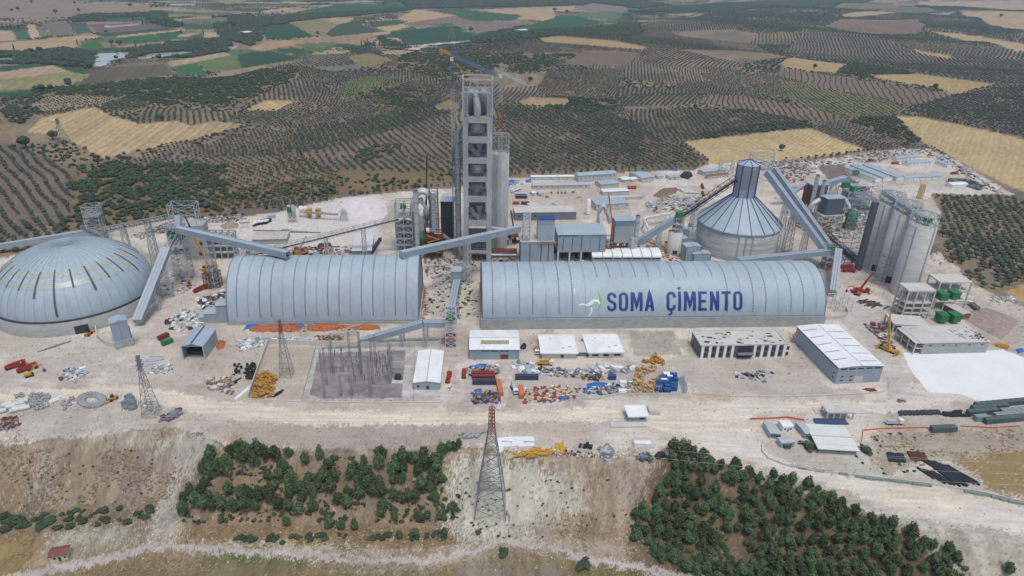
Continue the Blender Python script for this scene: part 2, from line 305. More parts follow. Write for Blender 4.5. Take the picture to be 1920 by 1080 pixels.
# ------------------------------------------------------------------ the land: one sheet, finer near, coarser far, cut along the edges of roads and fields
def strip(pts, wd):
    L_, R2 = [], []
    for i, p in enumerate(pts):
        a = pts[max(0, i-1)]; b = pts[min(len(pts)-1, i+1)]
        dx, dy = b[0]-a[0], b[1]-a[1]; l = math.hypot(dx, dy) or 1
        ww = wd[i] if isinstance(wd, (list, tuple)) else wd
        nx, ny = -dy/l*ww/2, dx/l*ww/2*1.0
        L_.append((p[0]+nx, p[1]+ny)); R2.append((p[0]-nx, p[1]-ny))
    return L_+R2[::-1]
ROADC = (218, 207, 188)
ROADS = [
 ('dirt_road', [(-300,735),(0,735),(240,722),(330,735),(420,752),(570,768),(870,773),(1100,764),(1300,756),(1660,752),(1690,742),(1800,748),(1700,772),(1560,774),(1420,770),(1405,790),(1420,820),(1445,850),(1500,876),(1600,896),(1750,915),(1920,948),(2300,1040),(2300,1110),(1920,1005),(1700,960),(1560,915),(1450,880),(1330,840),(1250,806),(1150,790),(1000,792),(800,798),(600,798),(420,788),(300,760),(240,745),(0,752),(-300,757)], ROADC),
 ('dirt_road', [(196,700),(262,642),(296,592),(350,545),(388,508),(404,514),(372,560),(332,606),(305,660),(262,722),(232,728)], (197,186,176)),
 ('dirt_road', [(1556,500),(1575,500),(1612,560),(1650,600),(1690,680),(1722,742),(1700,752),(1668,742),(1655,690),(1610,625),(1575,560)], (192,184,176)),
 ('track', [(1744,478),(1758,472),(1832,536),(1900,572),(2100,640),(2100,655),(1900,592),(1850,568),(1784,524)], (198,186,172)),
 ('track', strip([(815,485),(822,540),(824,600),(845,650),(852,700),(850,756)], [22,24,26,20,18,20]), (195,182,172)),
 ('track', strip([(1185,410),(1204,385),(1226,358),(1262,346),(1313,344),(1371,337),(1400,325)], 9), (205,194,184)),
 ('track', strip([(1690,350),(1760,358),(1835,362),(1856,353),(1846,340),(1812,322),(1700,310),(1560,306)], [8,8,9,10,9,8,6,5]), (205,196,186)),
 ('track', strip([(-60,1092),(60,1078),(195,1047),(278,1026),(340,1024),(480,1035),(640,1048),(800,1051),(870,1038),(950,1014),(1010,1022),(1080,1042),(1160,1058),(1260,1078),(1400,1105)], [14,16,17,15,14,13,13,13,12,13,14,14,14,15,16]), (184,174,166)),
 ('concrete_slab', [(1693,661),(1735,664),(1880,656),(1925,672),(2100,760),(1920,752),(1850,756),(1800,738),(1742,735),(1712,700)], (232,233,230)),
 ('pavement', [(592,655),(777,651),(824,652),(828,752),(566,753)], (190,185,180)),
 ('gravel_pad', [(597,662),(761,656),(752,746),(607,748),(581,740)], (139,133,132)),
 ('pavement', [(938,675),(958,675),(960,700),(948,768),(925,768),(936,720)], (200,190,180)),
 ('gravel_pad', strip([(1276,706),(1282,722),(1284,738)], [12,14,10]), (128,132,140)),
 ('ploughed_field', [(1532,312),(1582,307),(1590,320),(1600,340),(1560,344)], (128,114,104)),
]
ZONES = [  # stains and soils inside the works and on its bank: outline, colour, raggedness in metres, strength
 ([(430,455),(500,405),(640,372),(712,366),(712,455),(560,482),(440,475)], (222,214,208), 5, 1),
 ([(900,345),(1250,350),(1240,410),(960,410)], (196,178,166), 4, .8),
 ([(1640,350),(1850,335),(1860,360),(1700,362)], (206,198,188), 3, .8),
 ([(0,640),(240,620),(240,700),(0,720)], (196,186,176), 6, .8),
 ([(1200,770),(1400,765),(1380,830),(1280,830),(1180,800)], (212,198,180), 4, .9),
 ([(1080,470),(1250,440),(1290,480),(1100,500)], (200,184,172), 4, .8),
 ([(1280,640),(1500,640),(1560,740),(1300,742)], (186,172,158), 3, .8),
 ([(1350,640),(1480,635),(1490,672),(1380,680)], (208,200,190), 2, .8),
 ([(1440,712),(1540,718),(1530,735),(1450,732)], (196,198,180), 2, .8),
 ([(1180,620),(1262,622),(1278,665),(1190,668)], (166,156,146), 1, .9),
 ([(870,690),(1280,690),(1275,735),(1100,750),(870,755)], (182,174,168), 1.5, .8),
 ([(400,655),(490,650),(470,745),(400,730)], (196,182,168), 2, .7),
 ([(495,650),(590,655),(565,750),(480,745)], (186,172,156), 1, .9),
 ([(1300,738),(1380,738),(1370,752),(1310,752)], (190,150,122), 1, .7),
 ([(1000,780),(1100,778),(1130,805),(1060,825),(1010,812)], (202,178,160), 2, .8),
 ([(1100,775),(1150,778),(1150,800),(1110,815)], (190,184,184), 2, .6),
 ([(1780,560),(1920,560),(1920,650),(1840,640)], (172,162,152), 3, .8),
 ([(430,790),(860,790),(860,845),(640,850),(440,835)], (172,156,146), 6, .8),
 ([(415,815),(455,812),(452,845),(425,842)], (176,138,112), 2, .8),
 ([(0,790),(120,780),(300,800),(230,825),(0,832)], (178,168,158), 4, .7),
 ([(1440,850),(1480,832),(1640,840),(1660,860),(1640,900),(1500,880)], (196,190,176), 2, .8),
 ([(1640,812),(1930,800),(1930,850),(1790,865),(1700,870),(1660,905),(1640,870)], (164,148,128), 3, .9),
 ([(1790,868),(1850,846),(2100,835),(2100,960),(1920,935),(1860,920),(1822,882)], (152,126,84), 3, 1),
 ([(1700,760),(1920,760),(1920,800),(1700,800)], (196,186,176), 3, .7),
 # the bank
 ([(-300,838),(120,838),(335,828),(335,900),(295,962),(-300,965)], (158,142,130), 6, 1),
 ([(-300,845),(60,842),(80,960),(-300,965)], (140,118,86), 9, .8),
 ([(95,850),(180,845),(215,960),(130,960)], (146,124,92), 9, .7),
 ([(60,860),(100,850),(90,965),(60,965)], (190,186,178), 5, .8),
 ([(205,822),(330,812),(330,835),(200,838)], (192,190,172), 4, .9),
 ([(335,800),(420,835),(375,860),(345,935),(290,965),(325,870)], (180,174,166), 3, 1),
 ([(370,870),(860,850),(860,985),(340,985),(330,930)], (142,122,104), 7, .9),
 ([(400,880),(560,890),(600,930),(420,930)], (148,118,86), 9, .6),
 ([(330,985),(860,990),(850,1028),(500,1030),(330,1018)], (140,116,80), 3, 1),
 ([(600,985),(840,990),(850,1012),(640,1010)], (118,96,74), 4, .6),
 ([(350,1008),(480,1014),(800,1030),(900,1012),(890,1030),(640,1036),(400,1026)], (188,182,170), 2, .9),
 ([(850,855),(1000,852),(1090,870),(1120,975),(1000,1010),(850,1005)], (200,198,184), 5, 1),
 ([(1000,850),(1250,852),(1240,975),(1130,1000),(1090,940)], (170,152,136), 6, 1),
 ([(1100,870),(1150,880),(1160,960),(1120,965)], (134,116,94), 5, .7),
 ([(1040,965),(1130,960),(1160,1010),(1060,1015),(980,990)], (150,128,108), 4, .9),
 ([(860,990),(1060,1005),(1250,1040),(1250,1056),(1080,1030),(960,1006)], (190,180,166), 3, .7),
 ([(1180,1000),(1240,850),(1420,893),(1700,985),(1800,1050),(1830,1130),(1200,1130),(1180,1060)], (112,96,76), 4, 1),
 ([(1560,915),(1700,965),(1930,1012),(2300,1120),(1930,1130),(1800,1080),(1720,1010)], (186,178,164), 3, 1),
 ([(-300,960),(80,955),(260,950),(320,970),(260,1000),(120,1010),(-300,1010)], (128,112,88), 5, 1),
 ([(0,1005),(75,1000),(50,1060),(0,1090),(-300,1100),(-300,1000)], (146,124,82), 5, 1),
 ([(100,1000),(250,975),(270,1010),(180,1035),(70,1045)], (182,180,160), 4, .9),
 ([(280,962),(345,950),(350,1010),(290,1022)], (192,188,178), 4, .9),
 ([(230,1040),(600,1056),(900,1062),(1000,1034),(1250,1090),(1200,1200),(-300,1200),(60,1090)], (134,116,82), 5, 1),
 ([(370,1036),(470,1036),(640,1052),(560,1062),(380,1056)], (84,100,58), 3, .9),
 ([(240,1062),(900,1072),(900,1200),(100,1200)], (122,112,86), 8, .8),
 ([(860,1062),(1060,1062),(1080,1130),(880,1130)], (136,126,122), 4, .9),
 ([(560,1070),(680,1064),(960,1030),(900,1050),(760,1075)], (186,178,166), 3, .6),
 ([(1080,1050),(1180,1062),(1300,1100),(1100,1110)], (98,106,62), 4, .8),
]
def build_land():
    az_f = np.arange(R_(-47), R_(47), .00148); az = np.concatenate([np.linspace(R_(-75), R_(-47.5), 60), az_f, np.linspace(R_(47.5), R_(75), 60)])
    dep = np.arange(R_(52.5), R_(7.0), -.0015); dep2 = np.arange(R_(7.0), R_(2.2), -.00085)
    r = HC/np.tan(np.concatenate([np.linspace(R_(75), R_(53), 24), dep, dep2])); r = np.concatenate([r, np.geomspace(r[-1]*1.05, 16000, 24)])
    A, Rr = np.meshgrid(az, r); X = Rr*np.sin(A); Y = Rr*np.cos(A); nr, na = X.shape
    x = X.ravel(); y = Y.ravel(); z = HT(x, y)
    xc = (X[:-1, :-1]+X[1:, 1:]).ravel()/2; yc = (Y[:-1, :-1]+Y[1:, 1:]).ravel()/2
    yard = hitmany(YARD)
    # ---- colour at every vertex
    n1 = fbm(x, y, 60, 1, 4); n2 = fbm(x, y, 9, 2, 3); n3 = fbm(x, y, 2.6, 4, 2)
    C = np.zeros((len(x), 3)); 
    soilA = np.array((146, 128, 106.)); soilB = np.array((116, 105, 97.)); soilC = np.array((124, 118, 86.))
    k = sm((n1-.35)/.3)[:, None]; C[:] = soilA*k+soilB*(1-k)
    k = (sm((fbm(x, y, 120, 9, 2)-.55)/.15)*.5)[:, None]; C = C*(1-k)+soilC*k
    # far plain: a quilt of small fields
    va = sm((y-YV(x)+40)/60)*(y > 700); va = np.maximum(va, sm((y-2500)/200)*(vn(x, y, 500, 6) > .45)*.9); sel = va > 0
    X_, Y_ = x[sel], y[sel]; th = .5; Xr = (X_*math.cos(th)+Y_*math.sin(th))/210; Yr = (-X_*math.sin(th)+Y_*math.cos(th))/130
    bd = np.full(len(X_), 1e9); bh = np.zeros(len(X_)); b2 = np.full(len(X_), 1e9)
    for i in (-1, 0, 1):
        for j in (-1, 0, 1):
            cx = np.floor(Xr)+i; cy = np.floor(Yr)+j; ddx = cx+_h(cx, cy, 5)-Xr; ddy = cy+_h(cx, cy, 6)-Yr; d_ = np.abs(ddx)*.8+np.abs(ddy); m_ = d_ < bd
            b2 = np.where(m_, bd, np.minimum(b2, d_)); bh = np.where(m_, _h(cx, cy, 7), bh); bd = np.where(m_, d_, bd)
    pal = np.array([(168,148,118), (152,134,112), (74,98,68), (128,112,98), (176,156,124), (92,108,74), (140,126,100), (62,90,66)], float)
    q_ = pal[np.minimum(7, (bh*8).astype(int))]*(.94+.12*vn(Xr*9, Yr*2, 1, 8))[:, None]; q_[b2-bd < .05] *= .72
    f_ = va[sel][:, None]; C[sel] = C[sel]*(1-f_)+q_*f_
    # patchwork of groves seen from afar, each with its own soil
    for i, (P_, col) in enumerate([(g[0], g[6]) for g in GROVES]):
        q = hitmany(P_); m = inpoly(x, y, q); C[m] = C[m]*.25+np.array(col)*.75
    for P_, dn, sz in SCRUB:
        q = hitmany(P_); m = inpoly(x+(n2-.5)*30, y+(n1-.5)*60, q); C[m] = C[m]*.4+np.array((124, 106, 74.))*.6
    iy = inpoly(x+(n2-.5)*10, y+(n2-.5)*14, yard)
    yc0 = np.array((190, 179, 165.)); yc1 = np.array((213, 204, 190.)); yc2 = np.array((168, 156, 143.))
    kk = sm((fbm(x, y, 34, 21, 4)-.35)/.3)[:, None]; k2 = (sm((fbm(x, y, 12, 22, 3)-.5)/.2)*.55)[:, None]
    yc_ = (yc1*kk+yc0*(1-kk)); yc_ = yc_*(1-k2)+yc2*k2
    C[iy] = yc_[iy]
    dd = YC(x)-y; m = (dd > 0); C[m] = np.array((150, 134, 112.))
    zx = fbm(x, y, 9, 31, 4)-.5; zy = fbm(x, y, 8, 33, 4)-.5; jx = rng.normal(0, .6, len(x)); jy = rng.normal(0, .6, len(x))
    for P_, col, rag, st in ZONES:
        col = np.array(col, float)*.93+np.array((6, 8, 6.))
        q = hitmany(P_); m = inpoly(x+zx*rag*2.4+jx*rag*.9, y+zy*rag*2.4+jy*rag*.9, q)
        f = st*(.75+.5*(n2[m]-.5))[:, None] if st < 1 else st*(.88+.0*n2[m])[:, None]
        C[m] = C[m]*(1-f)+np.array(col)*f
    # the bank: gullies and scattered rubble
    d2 = np.clip(dd/27, 0, 1); mb = (dd > -4) & (dd < 60)
    gl = fbm(x, y*.25, 3.2, 41, 3); C[mb] *= (.84+.34*gl[mb])[:, None]
    # small dark and pale specks on worked ground
    sp = vn(x, y, 1.1, 51); m = (sp > .93) & iy & (n2 > .5); C[m] *= .72
    m = (sp < .05) & (iy | mb) & (n1 > .45); C[m] = C[m]*.5+np.array((225, 220, 214.))*.5
    near = (dd > 0); m = near & (vn(x, y, 1.1, 53) > .84) & (fbm(x, y, 11, 54) > .5); C[m] = C[m]*.55+np.array((92, 86, 58.))*.45
    cls = np.zeros(len(xc), int); names = [('ground', None)]
    wx = (fbm(xc, yc, 16, 61, 3)-.5); wy = (fbm(xc, yc, 16, 62, 3)-.5)
    wvx = (fbm(x, y, 16, 61, 3)-.5); wvy = (fbm(x, y, 16, 62, 3)-.5)
    iyc = inpoly(xc, yc, yard)
    for nm, P_, col, ang, spc, st in FIELDS:
        q = hitmany(P_); c = np.array(col, float); rr = 8+0*x
        m = inpoly(x+wvx*8, y+wvy*8, q) & ~iy
        col_ = c*(.93+.14*n1[m])[:, None]*(.97+.06*n2[m])[:, None]
        if ang is not None:
            u = x[m]*math.cos(R_(ang))+y[m]*math.sin(R_(ang)); u = u+6*(n1[m]-.5)
            col_ = col_*(1+st*(vn(u, u*0, spc, 71)-.5)+st*.6*np.sin(u*2*math.pi/spc))[:, None]
        else: col_ = col_*(.96+.08*vn(x[m]*.5+y[m], y[m]*0, 12, 73))[:, None]
        C[m] = col_
        mc = inpoly(xc+wx*8, yc+wy*8, q) & ~iyc; names.append((nm, None)); cls[mc] = len(names)-1
    hard = np.zeros(len(x), bool)
    for nm, P_, col in ROADS:
        q = hitmany(P_); w_ = 5 if nm in ('dirt_road', 'track') else .4
        m = inpoly(x+(n2-.5)*w_*1.6+jx*w_*.22, y+(n3-.5)*w_+jy*w_*.22, q)
        c = np.array(col, float)*(.95+.10*fbm(x[m], y[m], 22, 81, 3))[:, None]*(.91+.18*fbm(x[m]*.12, y[m]+.12*x[m]*(nm != 'dirt_road'), 2.0, 82, 3))[:, None]
        if nm == 'concrete_slab': c = np.array(col, float)*(.975+.03*fbm(x[m], y[m], 18, 83, 3))[:, None]
        if nm == 'dirt_road':
            gg = sm((fbm(x[m], y[m]*2, 30, 87, 3)-.45)/.2)[:, None]*.6*sm((x[m]-60)/60)[:, None]; c = c*(1-gg)+np.array((214, 208, 206.))*gg
        if nm == 'gravel_pad' and len(q) > 4:
            gg = sm((fbm(x[m], y[m], 10, 88, 3)-.52)/.05)[:, None]*.5; c = c*(1-gg)+np.array((168, 158, 152.))*gg
        C[m] = c
        if nm in ('concrete_slab', 'pavement', 'gravel_pad'): hard |= m
        mc = inpoly(xc+(fbm(xc, yc, 9, 2, 3)-.5)*w_*1.6, yc+(fbm(xc, yc, 2.6, 4, 2)-.5)*w_, q); names.append((nm, None)); cls[mc] = len(names)-1
    for P_ in RIVER:
        q = hitmany(P_); mc = inpoly(xc+wx*60, yc+wy*40, q); names.append(('river', 'w')); cls[mc] = len(names)-1
    iy = iy & ~hard
    gr = vn(x, y, .55, 93); C[iy] *= (.955+.09*gr[iy])[:, None]
    gx_ = fbm(x*.22, y, 1.6, 95, 2); C[iy] *= (.95+.10*gx_[iy])[:, None]
    sp2 = (vn(x, y, .9, 96) > .90) & iy & (fbm(x, y, 25, 97, 2) > .47); C[sp2] *= .80
    sp3 = (vn(x, y, .8, 98) > .93) & iy; C[sp3] = C[sp3]*.6+np.array((226, 220, 212.))*.4
    bk = (dd > -2) & (dd < 75); st = fbm(x, y, 1.3, 99, 3); C[bk] *= (.89+.22*st[bk])[:, None]
    rk = bk & (vn(x, y, .7, 101) > .92) & (fbm(x, y, 14, 102, 2) > .42); C[rk] = C[rk]*.5+np.array((214, 210, 200.))*.5
    sh_ = bk & (vn(x, y, .6, 103) > .86) & (fbm(x, y, 9, 104, 2) > .48); C[sh_] = C[sh_]*.55+np.array((86, 80, 58.))*.45
    dry = ~iy & (dd < 0) & (y < 1500); wd = fbm(x, y, 2.2, 105, 3); C[dry] *= (.86+.28*wd[dry])[:, None]
    col = lin(C)*K_
    V = np.stack([x, y, z], 1); mat_e = ground_material()
    mw, tw, bw = nodes('water'); bw.inputs['Base Color'].default_value = (.45, .5, .5, 1); bw.inputs['Roughness'].default_value = .08; bw.inputs['Specular IOR Level'].default_value = .9
    ids = np.arange(nr*na).reshape(nr, na)
    Fc = np.stack([ids[:-1, :-1].ravel(), ids[:-1, 1:].ravel(), ids[1:, 1:].ravel(), ids[1:, :-1].ravel()], 1)
    for k in range(len(names)):
        sel = Fc[cls == k]
        if len(sel) < 6: continue
        u, inv = np.unique(sel.ravel(), return_inverse=True)
        me = bpy.data.meshes.new(names[k][0]); vv = V[u]
        me.vertices.add(len(u)); me.vertices.foreach_set('co', vv.astype(np.float32).ravel())
        me.loops.add(len(inv)); me.loops.foreach_set('vertex_index', inv.astype(np.int32))
        me.polygons.add(len(sel)); me.polygons.foreach_set('loop_start', np.arange(0, len(inv), 4, dtype=np.int32))
        me.polygons.foreach_set('use_smooth', np.ones(len(sel), bool))
        a = me.color_attributes.new('Col', 'FLOAT_COLOR', 'POINT'); cc = np.ones((len(u), 4), np.float32); cc[:, :3] = col[u]; a.data.foreach_set('color', cc.ravel())
        me.update(calc_edges=True); me.validate()
        me.materials.append(mw if names[k][1] else (mat('slab_white', (226, 228, 226), .9, 0, .025, .06) if names[k][0] == 'concrete_slab' else mat_e))
        o = bpy.data.objects.new(names[k][0], me); COL.objects.link(o); tag(o, kind='structure')
    return yard
YARDW = build_land()
# ------------------------------------------------------------------ mesh builder
class MB:
    def __init__(s): s.v = []; s.f = []; s.sm = set()
    def add(s, vs, fs, smooth=False):
        n = len(s.v); s.v += [tuple(v) for v in vs]
        for f in fs:
            if smooth: s.sm.add(len(s.f))
            s.f.append(tuple(i+n for i in f))
        return s
    def box(s, x0, y0, z0, x1, y1, z1):
        return s.add([(x0,y0,z0),(x1,y0,z0),(x1,y1,z0),(x0,y1,z0),(x0,y0,z1),(x1,y0,z1),(x1,y1,z1),(x0,y1,z1)], [(0,3,2,1),(4,5,6,7),(0,1,5,4),(1,2,6,5),(2,3,7,6),(3,0,4,7)])
    def cb(s, cx, cy, z0, w, d, h, rz=0):
        c, n = math.cos(rz), math.sin(rz); q = []
        for z in (z0, z0+h):
            for a, b in ((-1,-1),(1,-1),(1,1),(-1,1)): q.append((cx+a*w/2*c-b*d/2*n, cy+a*w/2*n+b*d/2*c, z))
        return s.add(q, [(0,3,2,1),(4,5,6,7),(0,1,5,4),(1,2,6,5),(2,3,7,6),(3,0,4,7)])
    def beam(s, p, q, w=.4, h=None):
        p = Vector(p); q = Vector(q); d = q-p
        if d.length < 1e-5: return s
        d.normalize(); h = h or w
        u = d.cross(Vector((0, 0, 1))); 
        if u.length < 1e-3: u = Vector((1, 0, 0))
        u.normalize(); v = u.cross(d); a = u*w/2; b = v*h/2
        return s.add([p-a-b, p+a-b, p+a+b, p-a+b, q-a-b, q+a-b, q+a+b, q-a+b], [(0,1,2,3),(7,6,5,4),(0,4,5,1),(1,5,6,2),(2,6,7,3),(3,7,4,0)])
    def cyl(s, p, q, r1, r2=None, n=14, caps=True, sm=True):
        p = Vector(p); q = Vector(q); r2 = r1 if r2 is None else r2; d = (q-p).normalized()
        u = d.cross(Vector((0, 0, 1))); 
        if u.length < 1e-3: u = Vector((1, 0, 0))
        u.normalize(); v = u.cross(d)
        A = [p+(u*math.cos(t)+v*math.sin(t))*r1 for t in [2*math.pi*i/n for i in range(n)]]
        B = [q+(u*math.cos(t)+v*math.sin(t))*r2 for t in [2*math.pi*i/n for i in range(n)]]
        s.add(A+B, [(i, (i+1) % n, n+(i+1) % n, n+i) for i in range(n)], sm)
        if caps: s.add(A, [tuple(range(n))[::-1]]); s.add(B, [tuple(range(n))])
        return s
    def tube(s, pts, r, n=10, caps=True):
        pts = [Vector(p) for p in pts]; rings = []; up = None
        for i, p in enumerate(pts):
            a = pts[max(0, i-1)]; b = pts[min(len(pts)-1, i+1)]; d = (b-a).normalized()
            if up is None:
                up = Vector((0, 0, 1)) if abs(d.z) < .9 else Vector((1, 0, 0))
            u = d.cross(up); u.normalize(); v = u.cross(d); up = v
            rr = r[i] if isinstance(r, (list, tuple)) else r
            rings.append([p+(u*math.cos(2*math.pi*k/n)+v*math.sin(2*math.pi*k/n))*rr for k in range(n)])
        vs = [v for q in rings for v in q]; m = len(rings)
        fs = [(i*n+k, i*n+(k+1) % n, (i+1)*n+(k+1) % n, (i+1)*n+k) for i in range(m-1) for k in range(n)]
        s.add(vs, fs, True)
        if caps: s.add(rings[0], [tuple(range(n))[::-1]]); s.add(rings[-1], [tuple(range(n))])
        return s
    def lathe(s, cx, cy, prof, n=24, sm=True, a0=0, a1=2*math.pi, caps=False):
        full = abs(a1-a0-2*math.pi) < 1e-6; k = n if full else n+1
        vs = [(cx+r*math.cos(a0+(a1-a0)*i/n), cy+r*math.sin(a0+(a1-a0)*i/n), z) for r, z in prof for i in range(k)]
        fs = []
        for j in range(len(prof)-1):
            for i in range(n):
                i2 = (i+1) % k; fs.append((j*k+i, j*k+i2, (j+1)*k+i2, (j+1)*k+i))
        s.add(vs, fs, sm)
        return s
    def prism(s, P_, z0, z1):
        n = len(P_); s.add([(x, y, z0) for x, y in P_]+[(x, y, z1) for x, y in P_], [tuple(range(n))[::-1], tuple(range(n, 2*n))]+[(i, (i+1) % n, n+(i+1) % n, n+i) for i in range(n)]); return s
    def lattice(s, B, T, n, r=.3, ring=True, cross=True, br=None):
        """four-legged braced tower between base ring B and top ring T"""
        B = [Vector(p) for p in B]; T = [Vector(p) for p in T]; m = len(B); br = br or r*.6
        for p, q in zip(B, T): s.beam(p, q, r)
        L_ = [[p.lerp(q, k/n) for p, q in zip(B, T)] for k in range(n+1)]
        for k in range(n):
            for i in range(m):
                j = (i+1) % m
                if ring: s.beam(L_[k+1][i], L_[k+1][j], br)
                if cross: s.beam(L_[k][i], L_[k+1][j], br); s.beam(L_[k][j], L_[k+1][i], br)
                else: s.beam(L_[k][i if k % 2 else j], L_[k+1][j if k % 2 else i], br)
        return s
    def xf(s, loc=(0, 0, 0), rz=0, sc=1.0):
        c, n = math.cos(rz), math.sin(rz)
        s.v = [(loc[0]+sc*(x*c-y*n), loc[1]+sc*(x*n+y*c), loc[2]+sc*z) for x, y, z in s.v]; return s
    def mesh(s, name, m, off=(0, 0, 0)):
        me = bpy.data.meshes.new(name)
        me.from_pydata([(v[0]-off[0], v[1]-off[1], v[2]-off[2]) for v in s.v], [], s.f)
        if s.sm: me.polygons.foreach_set('use_smooth', [i in s.sm for i in range(len(s.f))])
        me.materials.append(m); me.update(); return me
def empty(name, loc, rz=0, label=None, cat=None, group=None):
    o = bpy.data.objects.new(name, None); o.empty_display_size = .5; COL.objects.link(o)
    o.location = loc; o.rotation_euler = (0, 0, rz)
    return tag(o, label, cat, group)
def part(name, mb, m, parent, label=None, glob=None):
    """a mesh under its thing; glob = the thing's location when the builder holds world coordinates"""
    o = bpy.data.objects.new(name, mb.mesh(name, m, glob or (0, 0, 0))); COL.objects.link(o); o.parent = parent
    if label: o['label'] = label
    return o
def single(name, mb, m, loc, rz, label, cat, group=None, glob=False, kind=None):
    o = bpy.data.objects.new(name, mb.mesh(name, m, loc if glob else (0, 0, 0))); COL.objects.link(o)
    o.location = loc; o.rotation_euler = (0, 0, rz); return tag(o, label, cat, group, kind)
def kids(o): return [c for c in bpy.data.objects if c.parent is o]
def dup(root, loc, rz=0, sc=None, label=None, group=None, ch=None):
    r = root.copy(); COL.objects.link(r); r.location = loc; r.rotation_euler = (0, 0, rz)
    if sc is not None: r.scale = (sc, sc, sc) if not isinstance(sc, tuple) else sc
    if label: r['label'] = label
    if group: r['group'] = group
    for c in (ch if ch is not None else []):
        d = c[0].copy(); COL.objects.link(d); d.parent = r
        for g in c[1]:
            e = g.copy(); COL.objects.link(e); e.parent = d
    return r
def tree_of(root): return [(c, kids(c)) for c in kids(root)]
# ------------------------------------------------------------------ vegetation
ICO = None
def ico():
    global ICO
    if ICO is None:
        import bmesh
        ICO = []
        for k in (1, 2):
            b = bmesh.new(); bmesh.ops.create_icosphere(b, subdivisions=k, radius=1); b.verts.ensure_lookup_table()
            ICO.append(([tuple(v.co) for v in b.verts], [tuple(v.index for v in f.verts) for f in b.faces])); b.free()
    return ICO
def lump(mb, c, r, rs, lvl=0, jit=.22, flat=1.):
    vs, fs = ico()[lvl]
    mb.add([(c[0]+x*r*(1+rs.uniform(-jit, jit)), c[1]+y*r*(1+rs.uniform(-jit, jit)), c[2]+z*r*flat*(1+rs.uniform(-jit, jit))) for x, y, z in vs], fs)
def leaves(mb, c, rad, flat, n, size, rs):
    for _ in range(n):
        a = rs.uniform(0, 2*math.pi); cz = rs.uniform(-.5, 1); q = math.sqrt(max(0, 1-cz*cz)); rr = rad*rs.uniform(.62, 1.12)
        p = Vector((c[0]+rr*q*math.cos(a), c[1]+rr*q*math.sin(a), c[2]+rr*cz*flat))
        u = Vector((rs.gauss(0, 1), rs.gauss(0, 1), rs.gauss(0, .6))).normalized(); v = u.cross(Vector((rs.gauss(0, 1), rs.gauss(0, 1), rs.gauss(0, 1)))).normalized(); s_ = size*rs.uniform(.6, 1.3)
        mb.add([p-u*s_, p+v*s_*.6, p+u*s_, p-v*s_*.6], [(0, 1, 2, 3)])
def crown(seed, R=2.2, n=5, nl=70, flat=.8, ls=.42, h0=1.3, lvl=0, spread=.5):
    rs = random.Random(seed); mb = MB()
    for i in range(n):
        a = rs.uniform(0, 6.283); d = R*rs.uniform(0, spread); r = R*rs.uniform(.42, .7)
        c = (d*math.cos(a), d*math.sin(a), h0+R*flat*rs.uniform(.55, 1.0)); lump(mb, c, r, rs, lvl, .2, flat)
        leaves(mb, c, r, flat, nl//n, ls, rs)
    return mb
def trunk(h, r, seed=1):
    rs = random.Random(seed); mb = MB(); mb.tube([(0, 0, -.4), (.1, 0, h*.4), (.2, .1, h*.8), (.15, .15, h)], [r*1.3, r, r*.8, r*.5], 6)
    for k in range(4):
        a = k*1.6+rs.random(); mb.tube([(.15, .1, h*.55), (math.cos(a)*h*.3, math.sin(a)*h*.3, h*.95)], [r*.5, r*.2], 5)
    return mb
M_OL = foliage('olive_leaves', (70, 83, 70), .34); M_SC = foliage('scrub_leaves', (64, 78, 58), .36); M_PI = foliage('pine_needles', (84, 101, 70), .45)
M_DK = foliage('dark_leaves', (58, 76, 58), .28); M_BK = mat('bark', (96, 82, 70), .9, var=.2, scale=2)
def cmesh(name, mb, m): return mb.mesh(name, m)
def tree_mesh(name, cr, tr, m):
    n0 = len(cr.f); cr.add(tr.v, tr.f); me = cr.mesh(name, m); me.materials.append(M_BK)
    idx = np.zeros(len(cr.f), np.int32); idx[n0:] = 1; me.polygons.foreach_set('material_index', idx); return me
OLIVE = [tree_mesh('olive_tree', crown(100+k, 2.2, 6, 90), trunk(1.8, .22, k), M_OL) for k in range(4)]
OLIVE_FAR = [cmesh('olive_crown', crown(200+k, 2.3, 4, 24, ls=.6, h0=.9), M_OL) for k in range(3)]
BUSH = [cmesh('bush', crown(300+k, 1.6, 5, 80, .7, .38, -.2, spread=.75), M_SC) for k in range(4)]
BUSH_FAR = [cmesh('bush_crown', crown(320+k, 2.4, 5, 30, .75, .7, 0., spread=.7), M_SC) for k in range(3)]
FW = [hitmany(f[1]) for f in FIELDS]; RW = [hitmany(r[1]) for r in ROADS]; RV = [hitmany(r) for r in RIVER]
def free(x, y, far=False):
    m = np.ones(x.shape, bool)
    for q in FW: m &= ~inpoly(x, y, q)
    if not far:
        for q in RW: m &= ~inpoly(x, y, q)
    for q in RV: m &= ~inpoly(x, y, q)
    return m
def inview(x, y, pad=60):
    z = HT(x, y); vx, vy, vz = x-OC[0], y-OC[1], z-OC[2]
    f = vx*FWD[0]+vy*FWD[1]+vz*FWD[2]; u = 960+F*(vx*RGT[0]+vy*RGT[1]+vz*RGT[2])/f; v = 540-F*(vx*UPV[0]+vy*UPV[1]+vz*UPV[2])/f
    return (f > 1) & (u > -pad) & (u < 1920+pad) & (v > -pad) & (v < 1080+pad)
